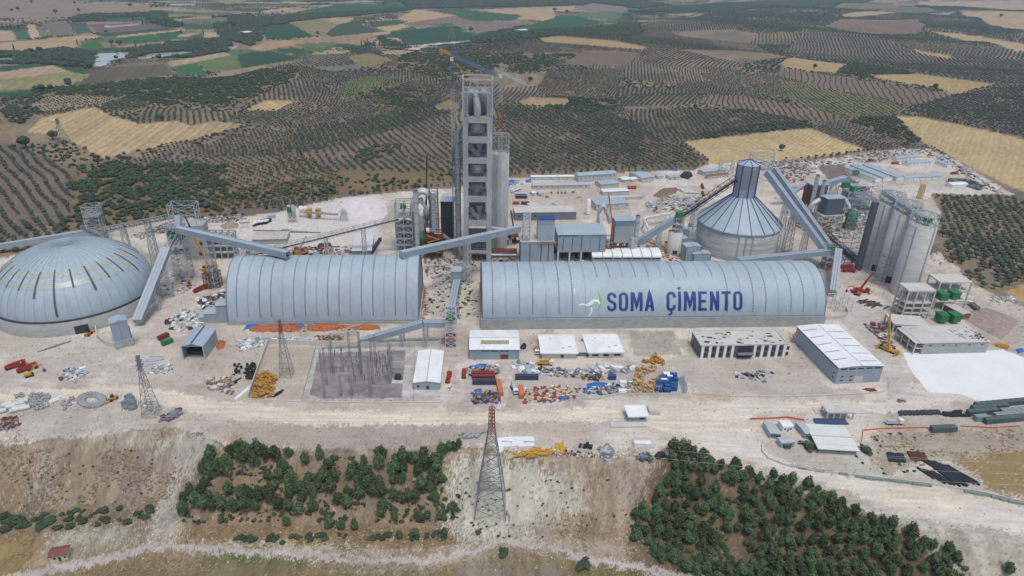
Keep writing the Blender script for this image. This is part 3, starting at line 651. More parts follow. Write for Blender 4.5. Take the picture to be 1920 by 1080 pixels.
def rows(P_, a, b, rs, ts):
    q = hitmany(P_); ab = hitmany([a, b]); d = ab[1]-ab[0]; d /= np.linalg.norm(d); n = np.array((-d[1], d[0])); c = q.mean(0)
    R_ad = np.abs(q-c).max()*1.5; i = np.arange(-R_ad, R_ad, ts); j = np.arange(-R_ad, R_ad, rs); I, J = np.meshgrid(i, j)
    I = I.ravel(); J = J.ravel(); wob = (fbm(I, J, 90, 3, 2)-.5)*14
    x = c[0]+I*d[0]+(J+wob)*n[0]; y = c[1]+I*d[1]+(J+wob)*n[1]; m = inpoly(x, y, q); return x[m], y[m]
def plant_all():
    ox, oy, os_, bx, by, bs = [], [], [], [], [], []
    taken = [hitmany(g[0]) for g in GROVES]+[hitmany(s[0]) for s in SCRUB]
    for g in GROVES:
        x, y = rows(g[0], g[1], g[2], g[3], g[4]); x = x+rng.normal(0, .35, len(x)); y = y+rng.normal(0, .35, len(x))
        k = (rng.random(len(x)) > .05+.25*(fbm(x, y, 40, 4, 2) > .68)); x, y = x[k], y[k]
        m = free(x, y) & inview(x, y) & ~inpoly(x, y, YARDW); x, y = x[m], y[m]; ox.append(x); oy.append(y); os_.append(np.full(len(x), g[5]))
    for P_, dn, sz in SCRUB:
        q = hitmany(P_); area = .5*abs(np.dot(q[:, 0], np.roll(q[:, 1], 1))-np.dot(q[:, 1], np.roll(q[:, 0], 1)))
        n = int(area*dn/(22 if area < 4e5 else 30)); lo, hi = q.min(0), q.max(0); bb = (hi-lo).prod()
        n = int(n*bb/area); x = rng.uniform(lo[0], hi[0], n); y = rng.uniform(lo[1], hi[1], n)
        m = inpoly(x+(fbm(x, y, 30, 5, 2)-.5)*30, y+(fbm(x, y, 30, 6, 2)-.5)*30, q) & (fbm(x, y, 26, 7, 3) > .58-.34*dn) & ~inpoly(x, y, YARDW); x, y = x[m], y[m]
        m = free(x, y) & inview(x, y); x, y = x[m], y[m]; bx.append(x); by.append(y); bs.append(sz*(.55+.6*rng.random(len(x))))
    # the rest of the hills: a patchwork of groves and scrub found from scattered centres
    S = []
    for ring, (y0, y1, st) in enumerate([(480, 1400, 130), (1400, 2600, 220), (2600, 4600, 380)]):
        for gy in np.arange(y0, y1, st):
            for gx in np.arange(-gy*1.0-200, gy*1.0+200, st):
                S.append((gx+rng.uniform(-.45, .45)*st, gy+rng.uniform(-.45, .45)*st, st))
    S = np.array(S); kind = rng.random(len(S)); ang = rng.uniform(0, math.pi, len(S))
    for i, (cx, cy, st) in enumerate(S):
        if math.hypot(cx, cy) > 4800: continue
        far = cy > 1300; rs_ = (7.2 if not far else 9.0)*(1+max(0, cy-1500)/6000); ts = rs_*rng.uniform(.66, .9); scb = kind[i] > .8; opn = kind[i] < .04
        if opn: continue
        if scb: rs_ = ts = 6.2*(1+cy/5000)
        rr = st*1.1; I, J = np.meshgrid(np.arange(-rr, rr, ts), np.arange(-rr, rr, rs_)); I = I.ravel(); J = J.ravel()
        J = J+(vn(I, J, 80, i)-.5)*10; x = cx+I*math.cos(ang[i])-J*math.sin(ang[i]); y = cy+I*math.sin(ang[i])+J*math.cos(ang[i])
        m = inview(x, y, 20); x, y = x[m], y[m]
        if not len(x): continue
        nb = S[np.hypot(S[:, 0]-cx, S[:, 1]-cy) < 3.2*st]; dm = np.min(np.hypot(x[:, None]-nb[None, :, 0], y[:, None]-nb[None, :, 1]), 1)
        m = (np.hypot(x-cx, y-cy) <= dm+1e-6)
        jt = 2.6 if scb else .4; x, y = x[m], y[m]; x = x+rng.normal(0, jt, len(x)); y = y+rng.normal(0, jt, len(x))
        m = ~inpoly(x, y, YARDW) & (y > YB(x)+3)
        for q in taken: m &= ~inpoly(x, y, q)
        val = (y > YV(x)-30); m &= (~val) | ((fbm(x, y, 110, 12, 2) > .60) & (rng.random(len(x)) < .7)) | (rng.random(len(x)) < .012)
        m &= rng.random(len(x)) > (.25 if scb else .04); x, y = x[m], y[m]
        m = free(x, y, True); x, y = x[m], y[m]
        sc_ = (1+max(0, cy-1200)/3800)
        if scb: bx.append(x); by.append(y); bs.append((.6+.5*rng.random(len(x)))*sc_*1.05)
        else: ox.append(x); oy.append(y); os_.append(np.full(len(x), rng.uniform(.8, 1.15))*sc_)
    return [np.concatenate(a) for a in (ox, oy, os_, bx, by, bs)]
def scatter(name, protos, x, y, sc, m, label, cat, zo=0.):
    me = bpy.data.meshes.new(name); z = HT(x, y)-zo; n = len(x)
    me.vertices.add(n); me.vertices.foreach_set('co', np.stack([x, y, z], 1).astype(np.float32).ravel())
    a = me.attributes.new('sc', 'FLOAT', 'POINT'); a.data.foreach_set('value', sc.astype(np.float32))
    a = me.attributes.new('rz', 'FLOAT', 'POINT'); a.data.foreach_set('value', rng.uniform(0, 6.28, n).astype(np.float32))
    a = me.attributes.new('pick', 'INT', 'POINT'); a.data.foreach_set('value', rng.integers(0, len(protos), n).astype(np.int32))
    me.materials.append(m); o = bpy.data.objects.new(name, me); COL.objects.link(o)
    g = bpy.data.node_groups.new(name, 'GeometryNodeTree'); g.interface.new_socket('Geometry', in_out='INPUT', socket_type='NodeSocketGeometry'); g.interface.new_socket('Geometry', in_out='OUTPUT', socket_type='NodeSocketGeometry')
    gi = g.nodes.new('NodeGroupInput'); go = g.nodes.new('NodeGroupOutput'); ip = g.nodes.new('GeometryNodeInstanceOnPoints'); jn = g.nodes.new('GeometryNodeJoinGeometry')
    for k, p in enumerate(protos[::-1]):
        ob = bpy.data.objects.new(name+'_shape', p)
        oi = g.nodes.new('GeometryNodeObjectInfo'); oi.inputs['Object'].default_value = ob; oi.inputs['As Instance'].default_value = True
        g.links.new(oi.outputs['Geometry'], jn.inputs[0])
    def at(nm, ty):
        q = g.nodes.new('GeometryNodeInputNamedAttribute'); q.data_type = ty; q.inputs['Name'].default_value = nm; return q.outputs['Attribute']
    cx = g.nodes.new('ShaderNodeCombineXYZ'); g.links.new(at('rz', 'FLOAT'), cx.inputs[2])
    er = g.nodes.new('FunctionNodeEulerToRotation'); g.links.new(cx.outputs[0], er.inputs[0])
    cs = g.nodes.new('ShaderNodeCombineXYZ'); s_ = at('sc', 'FLOAT'); [g.links.new(s_, cs.inputs[k]) for k in range(3)]
    g.links.new(gi.outputs[0], ip.inputs['Points']); g.links.new(jn.outputs[0], ip.inputs['Instance']); ip.inputs['Pick Instance'].default_value = True
    g.links.new(at('pick', 'INT'), ip.inputs['Instance Index']); g.links.new(er.outputs[0], ip.inputs['Rotation']); g.links.new(cs.outputs[0], ip.inputs['Scale'])
    g.links.new(ip.outputs[0], go.inputs[0]); md = o.modifiers.new('scatter', 'NODES'); md.node_group = g
    tag(o, label, cat, kind='stuff'); return o
ox, oy, os_, bx, by, bs = plant_all()
print('olives', len(ox), 'scrub', len(bx))
d = np.hypot(ox, oy); order = np.argsort(np.where(inview(ox, oy, 0), d, 1e9)); near = order[:300]; rest = np.setdiff1d(np.arange(len(ox)), near)
for k, i in enumerate(near):
    o = bpy.data.objects.new('olive_tree', OLIVE[k % 4]); COL.objects.link(o); s_ = os_[i]*random.uniform(.85, 1.15)
    o.location = (ox[i], oy[i], HTs(ox[i], oy[i])); o.rotation_euler = (0, 0, random.uniform(0, 6.28)); o.scale = (s_, s_, s_*random.uniform(.9, 1.1))
    rt = ox[i] > 0
    tag(o, 'round grey-green olive tree in the rows right of the concrete silos' if rt else 'round grey-green olive tree in the rows behind the dome at left', 'tree', 'olive trees in the grove right of the silos' if rt else 'olive trees in the grove behind the dome')
scatter('olive_grove', OLIVE_FAR, ox[rest], oy[rest], os_[rest]*rng.uniform(.74, 1.06, len(rest)), M_OL, 'countless olive trees in rows over the hills behind the works', 'olive grove', .1)
scatter('scrub', BUSH_FAR, bx, by, bs, M_SC, 'dark green scrub and woods spread over the hills behind the works', 'scrub', .2)
# lone trees and poplars among the far fields
def lone(px, py, s, m, name, label, group, tall=1.0):
    p = hit(px, py); o = bpy.data.objects.new(name, m); COL.objects.link(o); o.location = p; o.scale = (s, s, s*tall); o.rotation_euler = (0, 0, random.uniform(0, 6)); tag(o, label, 'tree', group); return o
BIG = [tree_mesh('broad_tree', crown(400+k, 5, 9, 260, .85, .8, 2.2, 1), trunk(4, .5, k), M_DK) for k in range(3)]
POP = []
for k in range(2):
    rs = random.Random(k+50); c = MB()
    for j in range(9): lump(c, (rs.uniform(-.5, .5), rs.uniform(-.5, .5), 3+j*2.0), 2.0-abs(j-3)*.18, rs, 0, .2, 1.3); leaves(c, (0, 0, 3+j*2.), 2.1-abs(j-3)*.18, 1.2, 26, .6, rs)
    POP.append(tree_mesh('poplar', c, trunk(6, .3, k), M_DK))
for px, py, s, lb in [(1464, 283, 1.15, 'lone round tree standing in the big stubble field behind the cone roof'), (1527, 129, 1.5, 'lone dark tree in the small stubble field at upper right'), (1303, 203, .9, 'dark round tree at the edge of the ploughed rows, upper middle right'),
    (1752, 168, 1.6, 'largest dark tree on the tan strip at upper right'), (1876, 32, 2.2, 'lone tree on the pale slope near the upper right corner'), (994, 153, 1.2, 'lone tree in the red-brown ploughed field right of the tower crane'), (104, 26, 2.4, 'lone dark tree on the dry ground at upper left'),
    (244, 14, 2.4, 'dark tree on the dry pinkish field along the top left'), (50, 278, 2.0, 'wide dark tree at the near corner of the left stubble field'), (100, 262, 1.4, 'dark tree by the pylon at the left stubble field'), (301, 226, 1.2, 'dark tree at the inner corner of the left stubble field'),
    (883, 60, 2.2, 'dark tree on the brown field behind the crane jib'), (1040, 22, 2.8, 'largest dark tree in the far fields at top centre'), (1063, 26, 2.6, 'broad tree right of the largest one in the far fields'), (596, 66, 1.6, 'round tree at the end of the far olive-beige field'), (129, 159, 1.7, 'round tree left of the brown field'), (392, 141, 1.4, 'round tree at the corner of the bright green field'),
    (1641, 142, 1.1, 'small tree on the tan strip at upper right')]:
    lone(px, py, s*.8, BIG[int(px) % 3], 'broad_tree', lb, None)
for k, (px, py) in enumerate([(146, 84), (28, 98), (238, 32), (250, 40), (268, 46), (276, 46), (286, 46), (296, 48), (304, 50), (312, 50), (320, 50), (328, 52), (336, 52), (344, 53), (22, 56), (14, 55), (6, 54), (36, 54), (678, 86), (685, 86), (690, 84), (702, 87), (712, 88), (382, 66), (404, 60), (408, 66), (476, 78), (255, 88), (276, 90)]):
    lone(px, py+1, .95 if py > 50 else 1.2, POP[k % 2], 'poplar', 'slender dark poplar beside the far fields near the river', 'poplars near the river', random.uniform(.8, 1.15))
for k, (px, py, s) in enumerate([(210, 84, 2), (225, 86, 2.2), (75, 98, 2), (60, 100, 1.8), (440, 52, 3), (432, 48, 2.4), (168, 128, 2), (150, 124, 2.1), (135, 120, 2), (120, 118, 1.9), (105, 118, 1.9), (218, 112, 1.5), (225, 118, 1.4), (80, 172, 1.6), (68, 170, 1.5), (96, 170, 1.4), (130, 162, 1.5), (180, 102, 1.4), (300, 108, 1.3), (330, 98, 1.3), (360, 95, 1.5), (388, 86, 1.6), (270, 104, 1.4), (245, 108, 1.5), (20, 108, 1.6), (5, 104, 1.8), (45, 110, 1.5), (400, 92, 1.2), (200, 62, 1.3), (340, 62, 1.4), (166, 36, 1.9), (148, 22, 1.9), (260, 24, 1.2), (470, 30, 1.6), (560, 26, 1.5), (487, 26, 1.7), (530, 24, 1.5), (720, 10, 2.6), (770, 12, 2.4), (805, 12, 2.4), (190, 5, 2.2), (140, 8, 2), (35, 20, 2.2), (22, 22, 1.8), (60, 6, 2.2)]):
    lone(px, py, s*.75, BIG[k % 3], 'broad_tree', 'dark bushy tree among the far fields and the river bank', 'trees along the river and far fields')
# pines planted on the bank: left and right plantations
def pine(seed):
    rs = random.Random(seed); mb = MB()
    for j in range(6):
        a = rs.uniform(0, 6.28); r = rs.uniform(1.2, 1.7); d_ = rs.uniform(.2, 1.5); c = (d_*math.cos(a), d_*math.sin(a), 2.4+rs.uniform(0, 2.6)); lump(mb, c, r, rs, 0, .2, 1.05); leaves(mb, c, r*1.12, 1.05, 120, .5, rs)
    lump(mb, (0, 0, 5.2), 1.3, rs, 0, .2, 1.2); leaves(mb, (0, 0, 5.5), 1.5, 1.5, 90, .45, rs); return mb
PC = [pine(500+k).mesh('crown', M_PI) for k in range(5)]; PT = trunk(3.2, .2, 9).mesh('trunk', M_BK)
def put_pine(x, y, s, side, k):
    r = empty('pine_tree', (x, y, HTs(x, y)-.2), random.uniform(0, 6.28), 'dark green bushy pine in the plantation on the bank at left of the big pylon' if side else 'dark green bushy pine in the dense plantation right of the big pylon', 'tree', 'pines planted on the bank left of the pylon' if side else 'pines planted on the bank right of the pylon')
    r.scale = (s, s, s*random.uniform(.9, 1.15))
    for nm, me in (('crown', PC[k % 5]), ('trunk', PT)):
        c = bpy.data.objects.new(nm, me); COL.objects.link(c); c.parent = r
LP = [(95,185),(165,140),(185,150),(200,130),(215,165),(225,145),(190,175),(240,145),(265,160),(285,190),(310,198),(345,180),(395,185),(430,215),(440,195),(455,190),(150,245),(125,275),(90,270),(75,290),(100,320),(80,355),(120,375),(150,350),(185,345),(55,412),(45,470),(70,410),(92,420),(110,490),(150,500),(180,520),(215,520),(250,530),(285,530),(200,445),(230,440),(255,450),(275,460),(300,465),(130,460),(150,475),(245,240),(170,240),(200,250),(215,245),(235,330),(250,370),(245,405),(225,395),(270,385),(260,330),(285,340),(300,320),(310,290),(325,265),(340,330),(360,345),(330,395),(350,410),(365,330),(300,440),(320,470),(330,500),(340,530),(355,455),(370,440),(390,395),(405,360),(420,400),(430,375),(440,350),(450,315),(460,300),(475,300),(500,340),(520,360),(380,275),(385,250)]
LPX = [(328,185),(465,180),(500,165),(525,150),(555,160),(545,205),(515,205),(580,170),(630,160),(678,190),(742,200),(830,180),(940,225),(1030,185),(605,240),(432,235),(300,245),(275,285),(340,270),(325,320),(400,280),(440,300),(380,270),(285,380),(262,440),(320,455),(375,475),(450,415),(195,410),(155,470),(235,500),(285,520),(340,525),(400,515),(475,515),(550,530),(615,525),(520,445),(580,455),(640,460),(700,460),(695,325),(775,320),(795,255),(850,325),(740,385),(830,385),(870,400),(830,440),(900,420),(895,540),(830,520),(770,520),(985,520),(925,465),(980,430),(960,360),(1020,380),(1050,335),(1085,260),(1125,340),(1100,410),(1205,440),(1200,495),(1145,490),(1230,310),(1255,265),(1310,235),(1310,280),(1300,330),(1355,335),(1290,380),(1340,400),(1285,445),(1380,390),(1415,370),(1370,430),(1420,430),(1435,500),(1435,540),(1410,240),(1425,195),(1510,215),(1560,210),(1605,215),(1645,215),(1695,195),(1710,260),(1760,220),(1815,190),(1500,280),(1530,280),(1570,280),(1500,350),(1565,345),(1655,290),(1785,280),(1745,340),(1740,390),(1810,340),(1685,390),(1590,470),(1640,475),(1765,455),(1500,455),(1860,140),(1890,140),(1920,120),(1510,580),(1810,575),(1715,575),(1885,535),(152,555),(395,598),(810,620),(1095,630),(1165,645),(1250,645),(1540,695),(1635,690),(1830,690),(1665,595)]
rp = random.Random(5)
for k, (a, b) in enumerate(LPX):
    p = hit(300+a/3.43, 800+b/3.43+5); s_ = rp.uniform(.78, 1.1)*(.75 if b > 560 or b < 150 and a > 1800 else 1); put_pine(p.x, p.y, s_, True, k)
FOR = hitmany([(1252,858),(1262,842),(1300,850),(1345,875),(1400,885),(1470,905),(1540,925),(1590,955),(1640,985),(1700,1000),(1770,1030),(1810,1065),(1800,1100),(1500,1120),(1300,1085),(1215,1040),(1180,990),(1200,950),(1250,915),(1262,885)])
rr = np.random.default_rng(3); lo, hi_ = FOR.min(0), FOR.max(0); P2 = []
for _ in range(9000):
    q = (rr.uniform(lo[0], hi_[0]), rr.uniform(lo[1], hi_[1]))
    if not inpoly(np.array([q[0]]), np.array([q[1]]), FOR)[0]: continue
    if fbm(np.array([q[0]]), np.array([q[1]]), 12, 77)[0] < .37: continue
    if all((q[0]-a)**2+(q[1]-b)**2 > 11.5 for a, b in P2): P2.append(q)
    if len(P2) >= 285-0: break
print('forest pines', len(P2))
for k, q in enumerate(P2): put_pine(q[0], q[1], rp.uniform(.58, .98), False, k)
for k, (px, py) in enumerate([(1471, 925), (1403, 895), (1567, 960), (1570, 970), (1606, 985), (1641, 995), (1652, 1005), (1710, 1010), (1288, 848), (1712, 1050), (1888, 1075), (1375, 880)]):
    p = hit(px, py); put_pine(p.x, p.y, rp.uniform(.7, .9), False, k)
def shrub(px, py, s, label, grp):
    p = hit(px, py); o = bpy.data.objects.new('shrub', BUSH[int(px) % 4]); COL.objects.link(o); o.location = p; o.scale = (s, s, s*.8); o.rotation_euler = (0, 0, random.uniform(0, 6)); tag(o, label, 'shrub', grp)
for k in range(66):
    a = rp.random(); px = a*290+rp.uniform(-6, 6); py = 985-a*20+rp.uniform(-16, 14); shrub(px, py, rp.uniform(.7, 1.5), 'dark green shrub in the belt at the foot of the left bank', 'shrubs at the foot of the left bank')
for k in range(48):
    a = rp.random(); px = 430+a*420; py = 1003+a*12-14*a*a+rp.uniform(-6, 9)+(4 if a < .5 else 0); shrub(px, py, rp.uniform(.5, 1.2), 'dark green shrub on the terrace above the lower road', 'shrubs on the terrace above the lower road')
for k in range(55):
    px = rp.gauss(905, 60); py = rp.uniform(900, 1010)+rp.gauss(0, 8); shrub(px, py, rp.uniform(.2, .5), 'small dry green tuft on the chalky bank under the big pylon', 'tufts on the chalky bank')
for k in range(35):
    px = rp.uniform(1000, 1240); py = rp.uniform(895, 1010); shrub(px, py, rp.uniform(.18, .45), 'small tuft on the gullied bank between the pylon and the right plantation', 'tufts on the gullied bank')
for k in range(40):
    px = rp.uniform(20, 330); py = rp.uniform(845, 950); shrub(px, py, rp.uniform(.2, .5), 'small tuft on the dry grassy bank at left', 'tufts on the left bank')
for k in range(36):
    px = rp.uniform(1570, 1760); py = rp.uniform(812, 895); shrub(px, py, rp.uniform(.2, .6), 'small green bush on the bare bank by the pipe store at right', 'bushes by the pipe store')
for px, py, s, lb in [(1091, 1062, 2.0, 'bright round bush beside the lower road'), (945, 1038, 1.7, 'green bush on the verge of the lower road behind the pylon'), (896, 1000, 1.0, 'dark green bush under the pylon foot'), (1623, 848, 1.9, 'round tree at the corner of the wide white-roofed shed'), (1515, 842, 1.9, 'small tree between the site cabins and the wide white-roofed shed'), (1474, 838, 1.4, 'small tree in front of the grey cabin'), (1503, 832, 1.0, 'pale bush by the grey cabin'), (1312, 1052, 1.8, 'wide bush at the foot of the right plantation'), (1272, 1050, 1.8, 'bush near the lower edge of the right plantation'), (1330, 1046, 2.0, 'large bush at the lower right edge of the forest')]:
    shrub(px, py, s, lb, None)
UG = []
for P_, n in ((FOR, 1300), (hitmany([(345,950),(420,870),(860,860),(860,980),(340,980)]), 420)):
    lo, hi_ = P_.min(0), P_.max(0); x = rr.uniform(lo[0], hi_[0], n*2); y = rr.uniform(lo[1], hi_[1], n*2); m = inpoly(x, y, P_) & (fbm(x, y, 8, 79) > .46); UG.append((x[m], y[m]))
ux = np.concatenate([u[0] for u in UG]); uy = np.concatenate([u[1] for u in UG]); scatter('undergrowth', BUSH_FAR, ux, uy, rr.uniform(.18, .55, len(ux)), M_SC, 'low scrub and dry undergrowth between the planted pines', 'undergrowth', .1)
DG_ = []
for pp, n in (([(-60,842),(130,842),(330,832),(335,900),(300,955),(-60,960)], 1500), ([(330,985),(860,990),(870,1015),(640,1034),(500,1030),(330,1020)], 900), ([(0,1000),(75,1000),(50,1060),(-40,1090)], 250), ([(230,1040),(600,1056),(900,1062),(1150,1062),(1250,1100),(60,1100)], 1100), ([(1040,965),(1130,960),(1160,1010),(1060,1015),(980,990)], 200), ([(1640,812),(1900,806),(1920,850),(1790,870),(1660,890)], 500)):
    P_ = hitmany(pp); lo, hi_ = P_.min(0), P_.max(0); x = rr.uniform(lo[0], hi_[0], n*2); y = rr.uniform(lo[1], hi_[1], n*2); m = inpoly(x, y, P_) & (fbm(x, y, 9, 80) > .47)
    for q in RW: m &= ~inpoly(x, y, q)
    DG_.append((x[m], y[m]))
ux = np.concatenate([u[0] for u in DG_]); uy = np.concatenate([u[1] for u in DG_]); M_DG = foliage('dry_grass', (138, 122, 96), .35)
scatter('dry_grass', [cmesh('grass_clump', crown(340+k, 2.2, 5, 40, .45, .5, -.2, spread=.8), M_DG) for k in range(2)], ux, uy, rr.uniform(.1, .34, len(ux)), M_DG, 'dry straw-coloured grass clumps over the bank and the verges of the lower road', 'dry grass', .08)
# haze: the thin air that pales the far hills
hb = MB().box(-9000, -400, -120, 9000, 15500, 260); hm = bpy.data.materials.new('haze_air'); hm.use_nodes = True; ht = hm.node_tree
ht.nodes.remove(ht.nodes['Principled BSDF']); pv = ht.nodes.new('ShaderNodeVolumePrincipled'); pv.inputs['Color'].default_value = (.74, .88, 1.0, 1); pv.inputs['Density'].default_value = .000085; pv.inputs['Anisotropy'].default_value = .2
ht.links.new(pv.outputs[0], ht.nodes['Material Output'].inputs['Volume'])
hz = single('haze', hb, hm, (0, 0, 0), 0, None, None, kind='stuff')
# ------------------------------------------------------------------ paints
_m0 = mat
def mt(name, rgb, *a, **k):
    g = np.asarray(rgb, float); return _m0(name, tuple(g*.93), *a, **k)
CLAD = mt('blue_grey_cladding', (176,192,202), .55, .0, .05, .06, streak=.3); CLADW = mt('cladding_wall', (158,174,186), .55, .0, .05, .1)
NAVY = mt('navy_trim', (48,78,140), .5, 0, .06, 1); WHT = mt('white_sheet', (250,252,250), .5, 0, .06, .12); CON = mt('concrete', (182,185,183), .9, 0, .1, .25, .3, streak=3)
CONL = mt('pale_concrete', (214,211,203), .9, 0, .06, .2, .2); CONW = mt('weathered_concrete', (186,190,190), .92, 0, .12, .12, .3, streak=.25); STL = mt('galvanised_steel', (196,202,205), .5, .1, .06, 1); STD = mt('dull_steel', (146,150,154), .6, .1, .12, .6)
GRN = mt('green_paint', (38,132,78), .5, 0, .12, .6); RED = mt('red_paint', (176,58,44), .5, 0, .12, .8); ORG = mt('orange_paint', (214,112,52), .55, 0, .1, .6); YEL = mt('yellow_paint', (222,166,56), .5, 0, .12, .8)
DRK = mt('dark_steel', (62,64,70), .6, .1, .12, .8); BLK = mt('black_rubber', (34,35,40), .6, 0, .15, 1); GLS = mt('dark_glass', (52,58,66), .15, 0, .1, 1); RST = mt('rust', (122,72,56), .9, 0, .2, .8); BLU = mt('blue_tarpaulin', (42,112,190), .55, 0, .14, .8); BLP = mt('blue_plastic', (44,92,150), .5, 0, .12, .8)
SKL = mt('skylight_sheet', (150,158,150), .4, 0, .12, 2); SKD = mt('open_joint', (96,102,102), .8, 0, .2, 2); GRD = mt('grey_paint', (128,136,144), .6, 0, .08, .8); BRK = mt('brown_brick', (150,100,82), .85, 0, .12, 1); RTL = mt('red_roof_tiles', (140,86,72), .85, 0, .15, .8); CRM = mt('cream_render', (214,212,176), .85, 0, .06, .6)
SIL = mt('silver_duct', (206,210,212), .45, .2, .06, .6); DUC = mt('grey_duct', (150,156,160), .5, .15, .12, .5); CAR_W = mt('white_car_paint', (232,234,236), .25, 0, .02, 1); CAR_G = mt('silver_car_paint', (168,172,176), .3, .2, .03, 1); CAR_D = mt('dark_car_paint', (62,66,74), .3, 0, .03, 1); LBL = mt('light_blue_sheet', (184,194,202), .5, 0, .05, .4); CLAY = mt('orange_tile_earth', (190,112,72), .9, 0, .2, .9); TIM = mt('timber', (170,146,116), .85, 0, .16, 1); DGR = mt('dark_grey_cladding', (92,102,114), .55, 0, .08, .4); PAL = mt('pale_green_mesh', (150,164,158), .7, 0, .12, 1)
V = Vector
def base(a, b, z=0.):
    A = G(*a, z); B = G(*b, z); d = B-A; return A, math.atan2(d.y, d.x), d.length
def sub(name, fn, m, parent, label=None):
    mb = MB(); fn(mb); return part(name, mb, m, parent, label)
# ------------------------------------------------------------------ limestone dome
def dome():
    c = V((-270, 379, 0)); R = 44; t = empty('storage_dome', c, 0, 'huge blue-grey domed store with translucent bands, standing on a round concrete wall', 'dome')
    mb = MB().lathe(0, 0, [(R+.6, -1), (R+.6, 8.2), (R, 8.8), (R-.8, 8.8), (R-.8, 0)], 96); part('ring_wall', mb, CON, t)
    H_ = 30.5
    def pr(t0, t1, n, off=0.): return [((R-.3)*math.cos(a)**.92+off*math.cos(a), 9+H_*math.sin(a)+off*math.sin(a)) for a in [t0+(t1-t0)*i/n for i in range(n+1)]]
    part('roof_shell', MB().lathe(0, 0, pr(0, math.pi/2-.001, 40), 120), CLAD, t)
    sub('eaves_ring', lambda b: b.lathe(0, 0, [(R+.2, 8.4), (R+.5, 8.9), (R+.2, 9.6), (R-.6, 9.6)], 96), DRK, t)
    cap = MB().lathe(0, 0, pr(1.50, 1.565, 3, .3), 32); part('roof_vent', cap, SKL, t)
    for lo, hi in ((.60, .70), (.80, .90)):
        b = MB().lathe(0, 0, pr(lo, hi, 5, .12), 120); part('skylight_band', b, mt('translucent_sheet', (186,194,186), .35, 0, .1, .7), t)
    ns = 24
    for k in range(ns):
        a = 2*math.pi*k/ns+.06; b = MB(); q = pr(.45 if k % 3 == 0 else .58, .93, 14, .3)
        if k == 19: q = pr(.10, .95, 24, .3)
        w_ = .028 if k % 3 else .034
        for (r0, z0), (r1, z1) in list(zip(q, q[1:]))[::1]:
            r1m = r0+(r1-r0)*.8; z1m = z0+(z1-z0)*.8
            b.add([(r0*math.cos(a-w_/2), r0*math.sin(a-w_/2), z0), (r0*math.cos(a+w_/2), r0*math.sin(a+w_/2), z0), (r1m*math.cos(a+w_/2), r1m*math.sin(a+w_/2), z1m), (r1m*math.cos(a-w_/2), r1m*math.sin(a-w_/2), z1m)], [(0, 1, 2, 3)])
        part('open_strip', b, SKD, t)
    b = MB()
    for k in range(ns*2):
        a = 2*math.pi*k/(ns*2)+.06; q = pr(.02, 1.5, 16, .16)
        for (r0, z0), (r1, z1) in zip(q, q[1:]): b.beam((r0*math.cos(a), r0*math.sin(a), z0), (r1*math.cos(a), r1*math.sin(a), z1), .09)
    part('seams', b, mt('seam_grey', (158,173,184)), t)
    b = MB(); a = -1.05; 
    for a in (-1.02,): b.cb((R+.5)*math.cos(a), (R+.5)*math.sin(a), 0, .6, 7, 5.2, a)
    part('doorway', b, DRK, t)
dome()
# ------------------------------------------------------------------ the two barrel-vaulted halls
def vault(A, ang, Lh, a, h, z0, name, label, nstrip, wall, sx):
    t = empty(name, A, ang, label, 'storage hall'); N = 40
    P_ = [(a-a*math.cos(math.pi*i/N), z0+h*math.sin(math.pi*i/N)) for i in range(N+1)]
    b = MB(); nx = 60
    b.add([(Lh*j/nx, y, z) for j in range(nx+1) for y, z in P_], [(j*(N+1)+i, (j+1)*(N+1)+i, (j+1)*(N+1)+i+1, j*(N+1)+i+1) for j in range(nx) for i in range(N)], True)
    part('roof_shell', b, CLAD, t)
    for x0 in (0.15, Lh-.15):
        b = MB().add([(x0, y, z) for y, z in P_], [tuple(range(N+1))]); part('end_wall', b, CLADW, t)
    for x0 in (-.15, Lh+.15):
        part('verge_trim', MB().tube([(x0, y, z) for y, z in P_], .25, 4), NAVY if name == 'long_storage_hall' and x0 > 0 else GRD, t)
    for q in ((-1, -.8, Lh+1, .5), (-1, 2*a-.5, Lh+1, 2*a+.8), (-1, .5, -.2, 2*a-.5), (Lh+.2, .5, Lh+1, 2*a-.5)): part('base_wall', MB().box(q[0], q[1], -1, q[2], q[3], wall), CON, t)
    b = MB().box(-.4, -.35, wall, Lh+.4, .15, wall+.35); part('eaves_gutter', b, GRD, t)
    for k in range(nstrip):
        x = sx[0]+(sx[1]-sx[0])*k/(nstrip-1); b = MB(); a0 = 1.08 if name == 'long_storage_hall' and 7 < k < 18 else .12; seq = [a0]
        while seq[-1] < 2.2: seq += [seq[-1]+.022, seq[-1]+.0413]
        vs = [(x+e*.38, a-(a+.06)*math.cos(v), z0+(h+.06)*math.sin(v)) for v in seq for e in (-1, 1)]
        b.add(vs, [(2*i, 2*i+1, 2*i+3, 2*i+2) for i in range(len(seq)-1)]); o = part('skylight_strip', b, SKD if k % 3 != 1 else SKL, t); o.data.materials.append(CLAD); o.data.polygons.foreach_set('material_index', [i % 2 for i in range(len(seq)-1)])
    return t
A1, an1, L1 = base((430,609), (785,605)); A2, an2, L2 = base((905,598), (1545,592), 7); A2 = V((A2.x, A2.y, 0))
H1 = vault(A1, an1, L1, 25, 31, 1.6, 'storage_hall', 'shorter blue-grey barrel-vaulted hall, between the dome and the lettered hall', 16, 1.6, (5.5, L1-7))
H2 = vault(A2, an2, L2, 25, 23.5, 7.2, 'long_storage_hall', 'longest barrel-vaulted hall, with big blue letters across its blue-grey roof', 26, 7.2, (6, L2-6))
def on_vault(t, a, h, z0, s, up, off=.15):
    """s metres along the hall, up metres of arc from the near eave"""
    th = TH(up, a, h); return (s, a-(a+off)*math.cos(th), z0+(h+off)*math.sin(th))
